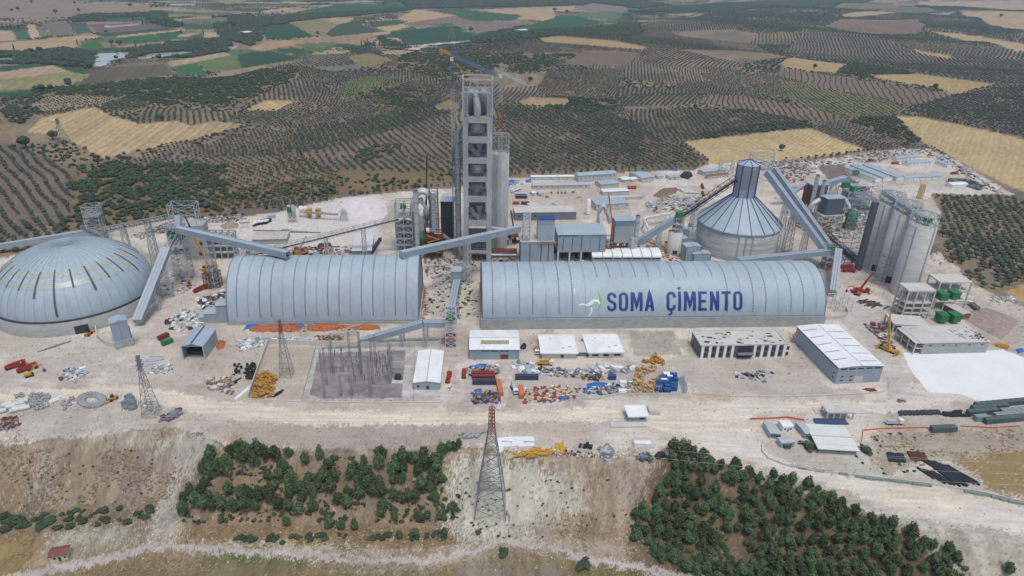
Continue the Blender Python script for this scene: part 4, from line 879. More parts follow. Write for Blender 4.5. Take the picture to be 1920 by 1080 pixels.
_arc = np.linspace(0, math.pi, 400); _len = np.concatenate([[0], np.cumsum(np.hypot(np.diff(-25*np.cos(_arc)), np.diff(23.5*np.sin(_arc))))])
def TH(up, a, h): return float(np.interp(up, _len, _arc))
Lw, Rw = None, None
def hallpx(px, py):
    """bearing -> (metres along, arc height) on the lettered hall's roof"""
    d = ray(px, py); best = None; c, n = math.cos(an2), math.sin(an2)
    for tt in np.linspace(.2, .5, 1500):
        p = OC+d*tt; X = (p[0]-A2.x)*c+(p[1]-A2.y)*n; Y = -(p[0]-A2.x)*n+(p[1]-A2.y)*c; Z_ = p[2]-7.2
        if Z_ > 0 and ((Y-25)/25)**2+(Z_/23.5)**2 < 1: return X, float(np.interp(math.atan2(Z_/23.5, (25-Y)/25), _arc, _len))
    return None
def glyph(ch):
    """bold condensed capitals as closed strokes in a box 4.4 wide and 10 high; stroke 1.5"""
    w_, h_, k = 4.4, 10., .7; L, R2, T, B, Mx, My = k, w_-k, h_-k, k, w_/2, h_/2
    def arc(cx, cy, rx, ry, a0, a1, n=8): return [(cx+rx*math.cos(math.radians(a0+(a1-a0)*i/n)), cy+ry*math.sin(math.radians(a0+(a1-a0)*i/n))) for i in range(n+1)]
    rx = Mx-L; ry = 1.5
    if ch == 'O': return [arc(Mx, T-ry, rx, ry, 0, 180)+arc(Mx, B+ry, rx, ry, 180, 360)+[(R2, T-ry)]]
    if ch == 'C': return [[(R2, 6.9)]+arc(Mx, T-ry, rx, ry, 0, 180)+arc(Mx, B+ry, rx, ry, 180, 360)+[(R2, 3.1)]]
    if ch == 'S': return [[(R2, 7.2)]+arc(Mx, T-ry, rx, ry, 0, 180)+arc(Mx, 6.6, rx, 1.3, 180, 250, 4)+arc(Mx, 3.2, rx, 1.6, 70, 0, 4)+arc(Mx, B+ry, rx, ry, 0, -180)+[(L, 2.8)]]
    if ch == 'M': return [[(L, 0), (L, 10)], [(L+.5, 10), (w_*.65, 2.2), (w_*1.3-L-.5, 10)], [(w_*1.3-L, 0), (w_*1.3-L, 10)]]
    if ch == 'A': return [[(.55, 0), (Mx, 10), (w_-.55, 0)], [(1.3, 2.6), (w_-1.3, 2.6)]]
    if ch == 'I': return [[(L, 0), (L, 10)]]
    if ch == 'E': return [[(w_-.3, T), (L, T), (L, B), (w_-.3, B)], [(L, My), (w_-.9, My)]]
    if ch == 'N': return [[(L, 0), (L, 10)], [(L+.1, 9.6), (R2-.1, .4)], [(R2, 0), (R2, 10)]]
    if ch == 'T': return [[(0, T), (w_, T)], [(Mx, 0), (Mx, 10)]]
def letters(word, pl, pr):
    """one raised letter after another round the roof, from the lower left of the first to the upper right of the last"""
    (x0, y0), (x1, y1) = hallpx(*pl), hallpx(*pr); adv = {'M': 5.72, 'I': 1.56, 'İ': 1.56}; gap = 1.15
    tot = sum(adv.get(c, 4.4) for c in word)+gap*(len(word)-1); sx = (x1-x0)/tot; sy = (y1-y0)/10.; cx = 0
    for c in word:
        g = {'Ç': 'C', 'İ': 'I'}.get(c, c); b = MB(); st = glyph(g)
        if c == 'Ç': st = st+[[(2.2, .3), (2.7, -.9), (2.2, -1.9), (1.2, -2.0)]]
        if c == 'İ': st = st+[[(.7, 11.0), (.7, 12.4)]]
        for j, ln in enumerate(st):
            t_ = .7 if c != 'M' or j != 1 else .6
            if c == 'Ç' and j == 1: t_ = .4
            fine = [ln[0]]
            for p, q in zip(ln, ln[1:]):
                n = max(1, int(math.hypot(q[0]-p[0], q[1]-p[1])/.9)); fine += [(p[0]+(q[0]-p[0])*i/n, p[1]+(q[1]-p[1])*i/n) for i in range(1, n+1)]
            A_, B_ = [], []
            for i, p in enumerate(fine):
                a0 = fine[max(0, i-1)]; a1 = fine[min(len(fine)-1, i+1)]; d0 = V((p[0]-a0[0], p[1]-a0[1], 0)); d1 = V((a1[0]-p[0], a1[1]-p[1], 0))
                if d0.length < 1e-6: d0 = d1
                if d1.length < 1e-6: d1 = d0
                d0.normalize(); d1.normalize(); m_ = d0+d1
                if m_.length < .2: m_ = d0
                m_.normalize(); nx, ny = -m_.y, m_.x; k = t_/max(.42, abs(nx*-d0.y+ny*d0.x)); A_.append((p[0]+nx*k, p[1]+ny*k)); B_.append((p[0]-nx*k, p[1]-ny*k))
            n = len(A_); off = .16+.025*j; vs = [on_vault(None, 25, 23.5, 7.2, x0+(cx+x)*sx, y0+y*sy, off) for x, y in A_+B_]
            b.add(vs, [(i, i+1, n+i+1, n+i) for i in range(n-1)])
        part('letter', b, mt('sign_blue', (30,62,136), .5, 0, .04, 1), H2); cx += adv.get(c, 4.4)+gap
letters('SOMA', (1138, 583.5), (1226, 548))
letters('ÇİMENTO', (1249, 583), (1391, 546))
def patch(name, pts, m, off=.2):
    b = MB(); vs = [on_vault(None, 25, 23.5, 7.2, *hallpx(*p), off) for p in pts]; n = len(vs)//2
    b.add(vs, [(i, i+1, len(vs)-2-i, len(vs)-1-i) for i in range(n-1)]); return part(name, b, m, H2)
patch('emblem_swoosh', [(1121.5,582),(1125,577),(1127.2,570),(1127.6,563),(1125.8,555),(1121,547),(1120,547.5),(1123.2,556),(1124.4,563),(1124,570),(1122.6,576),(1120.5,581.5)][0:12], mt('sign_green', (142,200,72), .5, 0, .05, 1))
patch('torn_film', [(1084,571),(1092,568),(1100,570),(1106,566),(1112,561),(1122,562),(1125,568),(1124,571),(1120,566),(1114,566),(1110,571),(1102,574),(1094,572),(1085,573)], WHT)
patch('torn_film', [(1102,593),(1107,586),(1108,576),(1111,576),(1110,586),(1105,593)], WHT, .3)
patch('torn_film', [(1077,552),(1076.5,546),(1077,541),(1078,541),(1078,546),(1078.5,552)], WHT)
# ------------------------------------------------------------------ conveyors
def gallery(name, p, q, w_, h_, m, label, style='clad', legs=(), trim=NAVY, cat='conveyor', group=None):
    p = V(p); q = V(q); d = (q-p); Ln = d.length; t = empty(name, p, 0, label, cat, group); u = d.normalized(); s = u.cross(V((0, 0, 1))).normalized(); up = s.cross(u)
    O = V((0, 0, 0)); Q = q-p
    if style == 'clad':
        b = MB(); b.beam(O, Q, w_, h_); part('casing', b, CLADW, t)
        b = MB(); b.beam(O+up*(h_/2+.12), Q+up*(h_/2+.12), w_*1.06, .2); part('roof', b, m, t)
        b = MB()
        for e in (-1, 1): b.beam(O+up*(h_/2+.26)+s*e*w_*.18, Q+up*(h_/2+.26)+s*e*w_*.18, .22, .06)
        part('roof_trim', b, trim, t)
    else:
        b = MB()
        for e in (-1, 1):
            for f in (-1, 1): b.beam(O+s*e*w_/2+up*f*h_/2, Q+s*e*w_/2+up*f*h_/2, .32)
        n = max(3, int(Ln/(h_*1.2)))
        for k in range(n+1):
            c = O.lerp(Q, k/n); c2 = O.lerp(Q, min(1, (k+1)/n))
            for e in (-1, 1):
                b.beam(c+s*e*w_/2-up*h_/2, c+s*e*w_/2+up*h_/2, .2)
                if k < n: b.beam(c+s*e*w_/2+up*h_/2*(1 if k % 2 else -1), c2+s*e*w_/2-up*h_/2*(1 if k % 2 else -1), .22)
            b.beam(c+s*w_/2+up*h_/2, c-s*w_/2+up*h_/2, .2); b.beam(c+s*w_/2-up*h_/2, c-s*w_/2-up*h_/2, .2)
        part('truss', b, STL if m is None else m, t)
        b = MB(); b.beam(O-up*h_*.3, Q-up*h_*.3, w_*.55, .5); part('belt', b, DRK, t)
        if style == 'half':
            b = MB(); b.beam(O+up*(h_/2+.1)+s*w_*.1, Q+up*(h_/2+.1)+s*w_*.1, w_*.8, .15); part('cover', b, CLAD, t)
            b = MB(); b.beam(O+s*(w_/2+.1), Q+s*(w_/2+.1), .15, h_*.8); b.beam(O-s*(w_/2+.1), Q-s*(w_/2+.1), .15, h_*.8); part('side_sheeting', b, CLADW, t)
    for f in legs:
        c = O.lerp(Q, f); zt = p.z+Q.z*f-h_/2; b = MB(); k = max(1.2, zt*.11)
        hx = s*w_/2; hy = V((u.x, u.y, 0)).normalized()*1.2
        bs = [c+hx*1.5+hy*k*.6, c-hx*1.5+hy*k*.6, c-hx*1.5-hy*k*.6, c+hx*1.5-hy*k*.6]; tp = [c+hx+hy, c-hx+hy, c-hx-hy, c+hx-hy]
        for v in bs: v.z = -p.z-.3
        for v in tp: v.z = zt-p.z
        b.lattice(bs, tp, max(2, int(zt/4)), .34); part('trestle', b, STL, t)
    return t
def ltower(name, cx, cy, w_, d_, h_, rz, n, label, m=STL, r=.34, z0=-.3, cat='steel tower', taper=1., extra=None):
    t = empty(name, (cx, cy, z0 if z0 > 1 else 0), rz, label, cat); b = MB(); zz = 0 if z0 > 1 else -.3
    B = [(x*w_/2, y*d_/2, zz) for x, y in ((-1, -1), (1, -1), (1, 1), (-1, 1))]; T_ = [(x*w_/2*taper, y*d_/2*taper, h_) for x, y in ((-1, -1), (1, -1), (1, 1), (-1, 1))]
    b.lattice(B, T_, n, r); part('frame', b, m, t)
    if extra: extra(t)
    return t
def floors(t, w_, d_, zs, m=STD): 
    for z in zs: sub('platform', lambda b: b.box(-w_/2-.4, -d_/2-.4, z, w_/2+.4, d_/2+.4, z+.2), m, t)
def gbox(t, w_, d_, z, h_, m=GRN, nm='drive_housing', dx=0, dy=0): sub(nm, lambda b: (b.box(dx-w_/2, dy-d_/2, z, dx+w_/2, dy+d_/2, z+h_), b.box(dx-w_/2-.15, dy-d_/2-.15, z+h_, dx+w_/2+.15, dy+d_/2+.15, z+h_+.15)), m, t)
def x1(t): floors(t, 10, 10, (7, 14, 20)); gbox(t, 4, 4, 16, 3.5)
ltower('transfer_tower', -315, 481, 10, 10, 28, .2, 8, 'braced steel tower with a green box inside, behind the dome', extra=x1)
T2x, T2y = -221, 417
gallery('conveyor', (-312, 478, 9), (-398, 440, 3), 3.6, 3.6, None, 'long steel conveyor truss dropping behind the dome to the left edge', 'half', (.35, .75))
gallery('conveyor', (-310, 480, 9), (-229, 421, 42), 3.4, 3.4, None, 'open steel truss climbing from the tower behind the dome to the tall transfer tower', 'truss', (.35, .75))
gallery('conveyor', (-303, 466, 10), (-290, 430, 30), 3.4, 3, None, 'short open conveyor truss from the braced tower over the dome crown', 'truss')
def x2(t): floors(t, 9, 9, (20, 30, 38)); gbox(t, 4, 4, 31, 4, dx=-2, dy=-3); sub('chute', lambda b: b.beam((2, 4, 44), (1, -4, 26), 3.6, 3), CLAD, t)
ltower('transfer_tower', T2x, T2y, 9, 9, 38, .1, 9, 'tall braced steel tower where four conveyors meet, right of the dome', extra=x2)
ltower('head_frame', -219, 428, 17, 9, 14, .1, 2, 'open steel head frame rising over the grey concrete block building', z0=36, cat='steel frame', r=.4)
gallery('conveyor', G(331,436,34), G(312,470,27), 3.6, 3.2, None, 'short open truss above the twin-roofed conveyor beside the dome', 'truss')
gallery('conveyor', G(313,466,28), G(258,603,3.5), 5.2, 3.2, LBL, 'long covered conveyor with light blue roof sloping down beside the dome', 'clad', (.25, .6), trim=GRD)
gallery('conveyor', (T2x+3, T2y-3, 37), G(540,477,36), 4, 3.6, None, 'light steel gallery from the tall transfer tower down onto the shorter hall', 'half', (.27, .62))
gallery('conveyor', G(440,484,2), (-84, 470, 28), 3.6, 3.4, None, 'long open conveyor truss rising behind the shorter hall to the raw mill', 'truss', (.3, .55, .78))
gallery('conveyor', G(752,478,35), (4, 457, 27), 4, 4, LBL, 'covered conveyor rising from the shorter hall across the front of the tallest tower', 'clad', (.52,), trim=STL)
# sheltered box, covered strip and tower between the halls
t = empty('transfer_house', (-36.5, 402, 0), 0, 'narrow blue-grey box house with two-part roof between the two halls', 'house'); sub('wall', lambda b: b.box(-3, 0, 5, 3, 8, 17), CLADW, t); sub('roof', lambda b: b.box(-3.3, -.3, 17, 3.3, 8.3, 17.4), LBL, t); sub('leg', lambda b: [b.box(x-.3, y-.3, 0, x+.3, y+.3, 5) for x in (-2.5, 2.5) for y in (.5, 7.5)], STL, t)
gallery('conveyor', (-36, 402, 10), (-34, 341, 21), 4.2, 3, LBL, 'covered conveyor with navy edges running straight between the two halls', 'clad', (.5,))
def x5(t): gbox(t, 4, 4, 17, 3.4); floors(t, 6, 6, (5.8,), ORG); floors(t, 6, 6, (16,))
ltower('transfer_tower', -34, 338, 6, 6, 24, .05, 7, 'steel lattice tower with green box and orange platform between the halls', m=mt('white_steel', (222,226,226), .5, 0, .05, 1), extra=x5)
k8 = G(795, 606, 14)
gallery('conveyor', (-37, 338, 14), k8, 4.4, 3.2, LBL, 'short level covered conveyor left of the tower between the halls', 'clad', (.95,))
gallery('conveyor', k8+V((-.5, 0, -.3)), G(678, 640, 1.5), 4.4, 3.2, LBL, 'covered conveyor with light blue roof sinking into the ground behind the substation', 'clad', (.35,))
# ------------------------------------------------------------------ preheater tower
def preheater():
    x0, x1_, y0, y1_ = -36.3, -16.3, 457, 477; t = empty('preheater_tower', ((x0+x1_)/2, (y0+y1_)/2, 0), .06, 'tallest tower, grey concrete frame with steel vessels on every storey', 'tower'); W = 10; 
    b = MB()
    for sx in (-1, 1):
        for sy in (-1, 1): b.box(sx*W-(3.6 if sx > 0 else 0), sy*W-(3.2 if sy > 0 else 0), -1, sx*W+(3.6 if sx < 0 else 0), sy*W+(3.2 if sy < 0 else 0), 105)
    part('column', b, CONW, t)
    for z0, z1 in ((101, 105.3), (87.5, 92), (73.5, 77.5), (60.5, 64), (46, 50), (28, 32), (16, 19), (7, 9)):
        b = MB(); b.box(-W+3.6, -W+.2, z0, W-3.6, -W+1.4, z1); b.box(-W+3.6, W-1.4, z0, W-3.6, W-.2, z1); b.box(-W+.2, -W+3.2, z0, -W+1.4, W-3.2, z1); b.box(W-1.4, -W+3.2, z0, W-.2, W-3.2, z1); b.box(-W+1.4, -W+1.4, z1-1, W-1.4, W-1.4, z1-.5); part('floor_beam', b, CON, t)
        rs = random.Random(int(z0)); b = MB()
        for _ in range(14): b.cb(rs.uniform(-5, 5), rs.uniform(-8.6, -2), z1-.5, rs.uniform(.3, 1.4), rs.uniform(.2, .8), rs.uniform(.2, .9), rs.random()*3)
        part('site_clutter', b, RST, t)
        if z1 < 100:
            b = MB()
            for zz in (1.0, 1.9): b.beam((-6.4, -9.9, z1+zz), (6.4, -9.9, z1+zz), .1)
            for _ in range(9): X = rs.uniform(-6, 6); Y = rs.uniform(-9, -1); b.beam((X, Y, z1-.5), (X+rs.uniform(-1, 1), Y, z1+rs.uniform(3, 8)), .16)
            for _ in range(5): Y = rs.uniform(-9, -5); Z_ = z1+rs.uniform(2, 8); b.beam((-6.4, Y, Z_), (6.4, Y, Z_+rs.uniform(-1, 1)), .14)
            part('scaffold', b, STD, t)
    for z, big in ((92, 1), (77.5, 0), (64, 1), (50, 2), (32, 0)):
        b = MB()
        if big == 1: b.lathe(0, -3.4, [(.1, z+1.4), (3.6, z+1.5), (4.3, z+2.2), (5.0, z+2.6), (5.0, z+7.6), (4.6, z+8.4), (.1, z+8.8)], 24); b.lathe(0, -3.4, [(5.0, z+4.6), (5.25, z+4.7), (5.25, z+5.1), (5, z+5.2)], 24)
        elif big == 2: b.lathe(-1, -1, [(.1, z), (4.6, z), (4.6, z+7), (3, z+8.2), (.1, z+8.4)], 20)
        else: b.lathe(1.2, -3, [(.6, z-1), (1.0, z+2), (2.6, z+9), (2.8, z+10)], 16); b.tube([(-5, -3, z+8), (-3.5, -3.5, z+4), (0, -4, z+1.2), (1, -4, z)], 2.0, 12)
        part('cyclone', b, mt('cyclone_grey', (172,178,184), .5, .1, .1, .5), t)
        b = MB().box(-6, 4, z, 6, 9.6, z+8); part('opening_backing', b, GRD, t)  # added block behind the vessels, to make the tower's openings read darker
    b = MB(); B = [(-W+.3, -W+.3, 105), (W-.3, -W+.3, 105), (W-.3, W-.3, 105), (-W+.3, W-.3, 105)]; T_ = [(x, y, 129) for x, y, z in B]
    for p, q in zip(B, T_): b.beam(p, q, .8)
    for z in (121, 129):
        for i in range(4): b.beam((*B[i][:2], z), (*B[(i+1) % 4][:2], z), .8)
    for sx in (-1, 1):
        q = [(sx*(W-.3), y, 105) for y in (-W+.3, -W+3.4)]; 
        for sy in (-1, 1):
            B2 = [(sx*(W-.3), sy*(W-.3), 105), (sx*(W-3.6), sy*(W-.3), 105), (sx*(W-3.6), sy*(W-3.4), 105), (sx*(W-.3), sy*(W-3.4), 105)]; b.lattice(B2, [(x, y, 121) for x, y, z in B2], 9, .35)
    for x in (-5, 0, 5): b.beam((x, -W+.3, 121), (x, -W+.3, 129), .45)
    part('steel_top', b, STL, t)
    b = MB(); b.lathe(-4.2, 1, [(.5, 105), (4.4, 107), (4.4, 119), (3.2, 121.5), (.2, 122)], 18); b.lathe(4.2, 1, [(.5, 105), (4.4, 107), (4.4, 119), (3.2, 121.5), (.2, 122)], 18); part('cyclone', b, DUC, t)
    b = MB().tube([(-.6, -2, 120), (-1.6, -5, 119.5), (-1, -7.5, 117), (-.2, -8.2, 112), (0, -8, 105.5)], [1.6, 2.0, 2.2, 2.4, 2.4], 16); part('duct', b, mt('duct_grey_silver', (184,190,194), .45, .2), t)
    b = MB().tube([(-10, -4, 98), (-13, -4, 94), (-13.5, -4, 90), (-13.5, -4, 12), (-11, -6, 4)], 1.9, 16); part('down_duct', b, DUC, t)
    for z in range(10, 92, 11): sub('duct_flange', lambda b: b.lathe(-13.5, -4, [(1.9, z), (2.3, z+.1), (2.3, z+.6), (1.9, z+.7)], 16), STD, t)
preheater()
# homogenising silo behind the tower
t = empty('blending_silo', (-12.2, 491, 0), 0, 'plain round concrete silo with steel crown, standing behind the tallest tower', 'silo'); sub('shell', lambda b: b.lathe(0, 0, [(7.8, -1), (7.8, 73), (7.2, 73.2), (7.2, 71)], 48), CONW, t)
sub('slab', lambda b: b.lathe(0, 0, [(.1, 71.5), (7.2, 71.5)], 32), CONL, t)
def crown_frame(t, R, z0, z1, m=STL, n=16, r=.26, cone=True):
    b = MB(); P0 = [(R*math.cos(2*math.pi*k/n), R*math.sin(2*math.pi*k/n)) for k in range(n)]; hs = [z0, (z0+z1)/2, z1]
    for k in range(n):
        x, y = P0[k]; x2, y2 = P0[(k+1) % n]; b.beam((x, y, z0), (x, y, z1), r)
        for z in hs[1:]: b.beam((x, y, z), (x2, y2, z), r)
        b.beam((x, y, hs[0]), (x2, y2, hs[1]), r*.7); b.beam((x2, y2, hs[1]), (x, y, hs[2]), r*.7)
        if cone: b.beam((x, y, z1), (x*.12, y*.12, z1+1.6), r); b.beam((x*.55, y*.55, z1+.8), (x2*.55, y2*.55, z1+.8), r*.8)
    part('crown_frame', b, m, t)
crown_frame(t, 7.6, 73, 86, r=.2)
# tower cranes by the preheater
def tcrane(name, x, y, ztop, jr, jl, ang, cols, label, cj, zj=0):
    t = empty(name, (x, y, 0), 0, label, 'tower crane'); zs = np.linspace(0, ztop, len(cols)+1)
    for k, m in enumerate(cols):
        b = MB(); w_ = 1.0; q = [(sx*w_, sy*w_, zs[k]-(.3 if k == 0 else 0)) for sx, sy in ((-1, -1), (1, -1), (1, 1), (-1, 1))]; b.lattice(q, [(a, c, zs[k+1]) for a, c, _ in q], max(3, int((zs[k+1]-zs[k])/2.4)), .26, cross=False); part('mast', b, m, t)
    u = V((math.cos(ang), math.sin(ang), zj)); s = V((-math.sin(ang), math.cos(ang), 0)); C0 = V((0, 0, ztop+1))
    def boom(nm, L0, L1_, m, w_=1.3, hh=1.6):
        b = MB(); n = max(3, int(abs(L1_-L0)/2.2))
        for k in range(n):
            a = C0+u*(L0+(L1_-L0)*k/n); c = C0+u*(L0+(L1_-L0)*(k+1)/n)
            for e in (-1, 1): b.beam(a+s*e*w_*.6, c+s*e*w_*.6, .3); b.beam(a+s*e*w_*.6, (a+c)/2+V((0, 0, hh)), .2); b.beam(c+s*e*w_*.6, (a+c)/2+V((0, 0, hh)), .2)
            b.beam(a+V((0, 0, hh)), c+V((0, 0, hh)), .3)
        part(nm, b, m, t)
    boom('jib', 1, jr, cj); boom('counter_jib', -1, -jl, YEL if cj is not STL else STL)
    sub('cab', lambda b: b.box(-1, -2.2, ztop-2, 1, -.6, ztop+.4), WHT, t); sub('counterweight', lambda b: b.cb(-jl*.85*math.cos(ang), -jl*.85*math.sin(ang), ztop-1.4-zj*jl*.85, 2.6, 1.6, 2.2, ang), CON, t)
    b = MB(); b.lattice([(-.8, -.8, ztop+1), (.8, -.8, ztop+1), (.8, .8, ztop+1), (-.8, .8, ztop+1)], [(-.2, -.2, ztop+8), (.2, -.2, ztop+8), (.2, .2, ztop+8), (-.2, .2, ztop+8)], 3, .25); b.beam((0, 0, ztop+8), C0+u*jr*.7+V((0, 0, 1.6)), .12); b.beam((0, 0, ztop+8), C0-u*jl*.9, .12); part('tower_head', b, cj, t)
BST = mt('crane_blue', (104,134,158), .5, 0, .08, 1); RWT = mt('crane_red', (186,70,58), .5, 0, .08, 1)
ga = G(853, 478); za = TZ(ga.x, ga.y, 108)
tcrane('tower_crane', ga.x, ga.y, za, 60, 20, -1.05, [STD, BST, STD, BST, STL, STL, BST], 'blue and white tower crane left of the tallest tower', BST, -.07)
gb = V((-11, 476, 0)); zb = TZ(gb.x, gb.y, 140)
tcrane('tower_crane', gb.x, gb.y, zb, 30, 9, -.98, [STL, STL, STL, STL, STL, RWT, STL], 'white tower crane with a red mast section right of the tallest tower', STL, -.12)
# ------------------------------------------------------------------ clinker silo with cone roof and head house
def clinker():
    c = (174, 500); t = empty('clinker_silo', (*c, 0), 0, 'wide round concrete silo with ribbed blue-grey cone roof and tall octagonal head house', 'silo'); R = 31
    sub('wall', lambda b: b.lathe(0, 0, [(R, -1), (R, 22), (R-.8, 22.4)], 72), mt('banded_concrete', (186,190,190), .92, 0, .16, .05, .3, streak=14), t)
    n = 20; b = MB(); b.lathe(0, 0, [(R+1, 21.6), (R+.8, 22.4), (8.2, 42.5)], n, False); part('cone_roof', b, CLAD, t)
    b = MB()
    for k in range(n):
        a = 2*math.pi*k/n; b.beam(((R+1.1)*math.cos(a), (R+1.1)*math.sin(a), 22.5), (8.2*math.cos(a), 8.2*math.sin(a), 42.9), .5, .3)
    part('rib', b, NAVY, t)
    m8 = [(8.4*math.cos(math.pi/8+k*math.pi/4), 8.4*math.sin(math.pi/8+k*math.pi/4)) for k in range(8)]
    b = MB(); b.lathe(0, 0, [(8.4, 41), (8.4, 67)], 8, False); part('head_house', b, CLADW, t)
    b = MB(); b.lathe(0, 0, [(8.9, 66.9), (.1, 70.5)], 8, False); part('head_roof', b, CLAD, t)
    b = MB()
    for k in range(8):
        a = k*math.pi/4; b.beam((8.5*math.cos(a), 8.5*math.sin(a), 41.5), (8.5*math.cos(a), 8.5*math.sin(a), 67), .7); b.beam((8.9*math.cos(a), 8.9*math.sin(a), 67.1), (0, 0, 70.7), .4)
    part('corner_trim', b, NAVY, t)
    for k in (5, 6): 
        a = k*math.pi/4+math.pi/8; b = MB(); b.cb(7.9*math.cos(a), 7.9*math.sin(a), 50, .3, 4.4, 14, a); part('sheeting_panel', b, SKL, t)
    for k in range(3):
        a = -math.pi/2-.25+k*.16; b = MB().cb((R+.2)*math.cos(a), (R+.2)*math.sin(a), 0, .7, .7, 21.5, a); part('pilaster', b, CON, t)
clinker()
def xh(t): sub('stair', lambda b: [b.beam((-8, -5, z), (0, -5, z+3), .5) for z in range(0, 12, 3)], STL, t)
ltower('head_frame', 187, 512, 17, 12, 22, -.3, 4, 'open steel frame wrapped behind the octagonal head house', z0=52, cat='steel frame', r=.45)
ltower('access_frame', 160, 508, 9, 7, 8, 0, 2, 'small white steel frame left of the octagonal head house', z0=58, cat='steel frame')
T7 = V((231, 462, 0))
gallery('conveyor', (188, 500, 61), (T7.x-3, T7.y+1, 13), 4.4, 4, LBL, 'nearer of the two covered conveyors dropping from the octagonal head house', 'clad', (.35, .7))
gallery('conveyor', (195, 505, 62), (T7.x+3, T7.y+4, 13), 4.2, 4, LBL, 'farther of the two covered conveyors dropping from the octagonal head house', 'clad', (.4,))
gallery('catwalk', (192, 503, 59), (T7.x, T7.y+2, 11), 1.6, 3, None, 'open stair truss squeezed between the two covered conveyors', 'truss', cat='catwalk')
def x7(t): gbox(t, 3.6, 3.6, 15, 3.2); floors(t, 6, 6, (7, 13))
ltower('transfer_tower', T7.x, T7.y, 6.5, 6.5, 19, .1, 6, 'steel transfer tower with green box behind the right end of the lettered hall', extra=x7)
gallery('conveyor', G(1383,490,28), (T7.x-3, T7.y-2, 14), 4.2, 3.4, LBL, 'covered conveyor from the lettered hall roof back to the transfer tower', 'clad', ())
gallery('conveyor', (T7.x+4, T7.y-3, 16), G(1562,548,4), 4.4, 3.2, LBL, 'covered conveyor with navy stripe running down the end of the lettered hall', 'clad', (.4,))
s6 = V((123, 486, 0)); t = empty('small_silo', s6, 0, 'small round concrete silo left of the cone-roofed silo, carrying a green box', 'silo')
sub('shell', lambda b: b.lathe(0, 0, [(5.3, -1), (5.3, 17), (.1, 17.1)], 28), CONL, t); sub('doorway', lambda b: b.box(-1.6, -5.6, 0, 1.6, -4.8, 3.6), DRK, t)
def x6(t): gbox(t, 4.6, 4.6, 11, 4.5); floors(t, 6, 6, (4, 8, 10.6))
ltower('transfer_tower', s6.x+1, s6.y, 6, 6, 12, .15, 4, 'steel frame with bright green box on top of the small concrete silo', z0=17, extra=x6)
gallery('conveyor', G(1181,463,3), (s6.x-3, s6.y, 26), 4.6, 4.2, LBL, 'covered conveyor climbing right to the small concrete silo', 'clad', (.7,), trim=GRD)
gallery('conveyor', (s6.x+3, s6.y+.5, 30), (166, 499, 56), 4, 3.8, DRK, 'dark conveyor truss climbing over the cone roof to the octagonal head house', 'truss', (.25,))
# three cement silos on the right
for k, (x, y, lb) in enumerate([(268, 424, 'nearest of the three tall concrete silos on the right'), (269, 447, 'middle one of the three tall concrete silos on the right'), (268.5, 467.5, 'farthest of the three tall concrete silos on the right')]):
    t = empty('cement_silo', (x, y, 0), 0, lb, 'silo', 'tall concrete silos'); sub('shell', lambda b: b.lathe(0, 0, [(8.6, -1), (8.6, 50), (8.2, 50.2), (8.2, 49)], 44), mt('silo_concrete', (204,205,202), .9, 0, .08, .1, .25, streak=5), t)
    sub('slab', lambda b: b.lathe(0, 0, [(.1, 49.4), (8.2, 49.4)], 24), CONL, t); crown_frame(t, 8.4, 50, 57)
    for a in (-2.5, -1.15): sub('pilaster', lambda b: b.cb(8.7*math.cos(a), 8.7*math.sin(a), 0, .5, .8, 50, a), CON, t)
    sub('doorway', lambda b: b.cb(8.5*math.cos(-2.0), 8.5*math.sin(-2.0), 0, .6, 4, 5, -2.0), DRK, t); gbox(t, 4, 4, 51, 3.2, dx=2, dy=-1)
gallery('conveyor', (268, 425, 53), (266, 476, 55), 3.4, 3, LBL, 'covered conveyor running along the tops of the three tall silos', 'clad', ())
sub_ = MB().cyl((0, 0, -1), (0, 0, 52), 2.5, n=20); single('steel_column_silo', sub_, DGR, (254, 462, 0), 0, 'slim dark steel cylinder standing left of the three tall silos', 'silo')
b = MB(); 
for k in range(9):
    b.beam((0, 0, k*2.6), (4 if k % 2 else -4, 0, k*2.6+2.6), .6, .3); b.beam((-4, 0, k*2.6), (4, 0, k*2.6), .25)
for x in (-4, 4): b.beam((x, 0, 0), (x, 0, 24), .35)
single('stair_tower', b, STD, (257, 437, 0), -.5, 'dark scaffold stair climbing between the nearest and middle tall silos', 'scaffold')
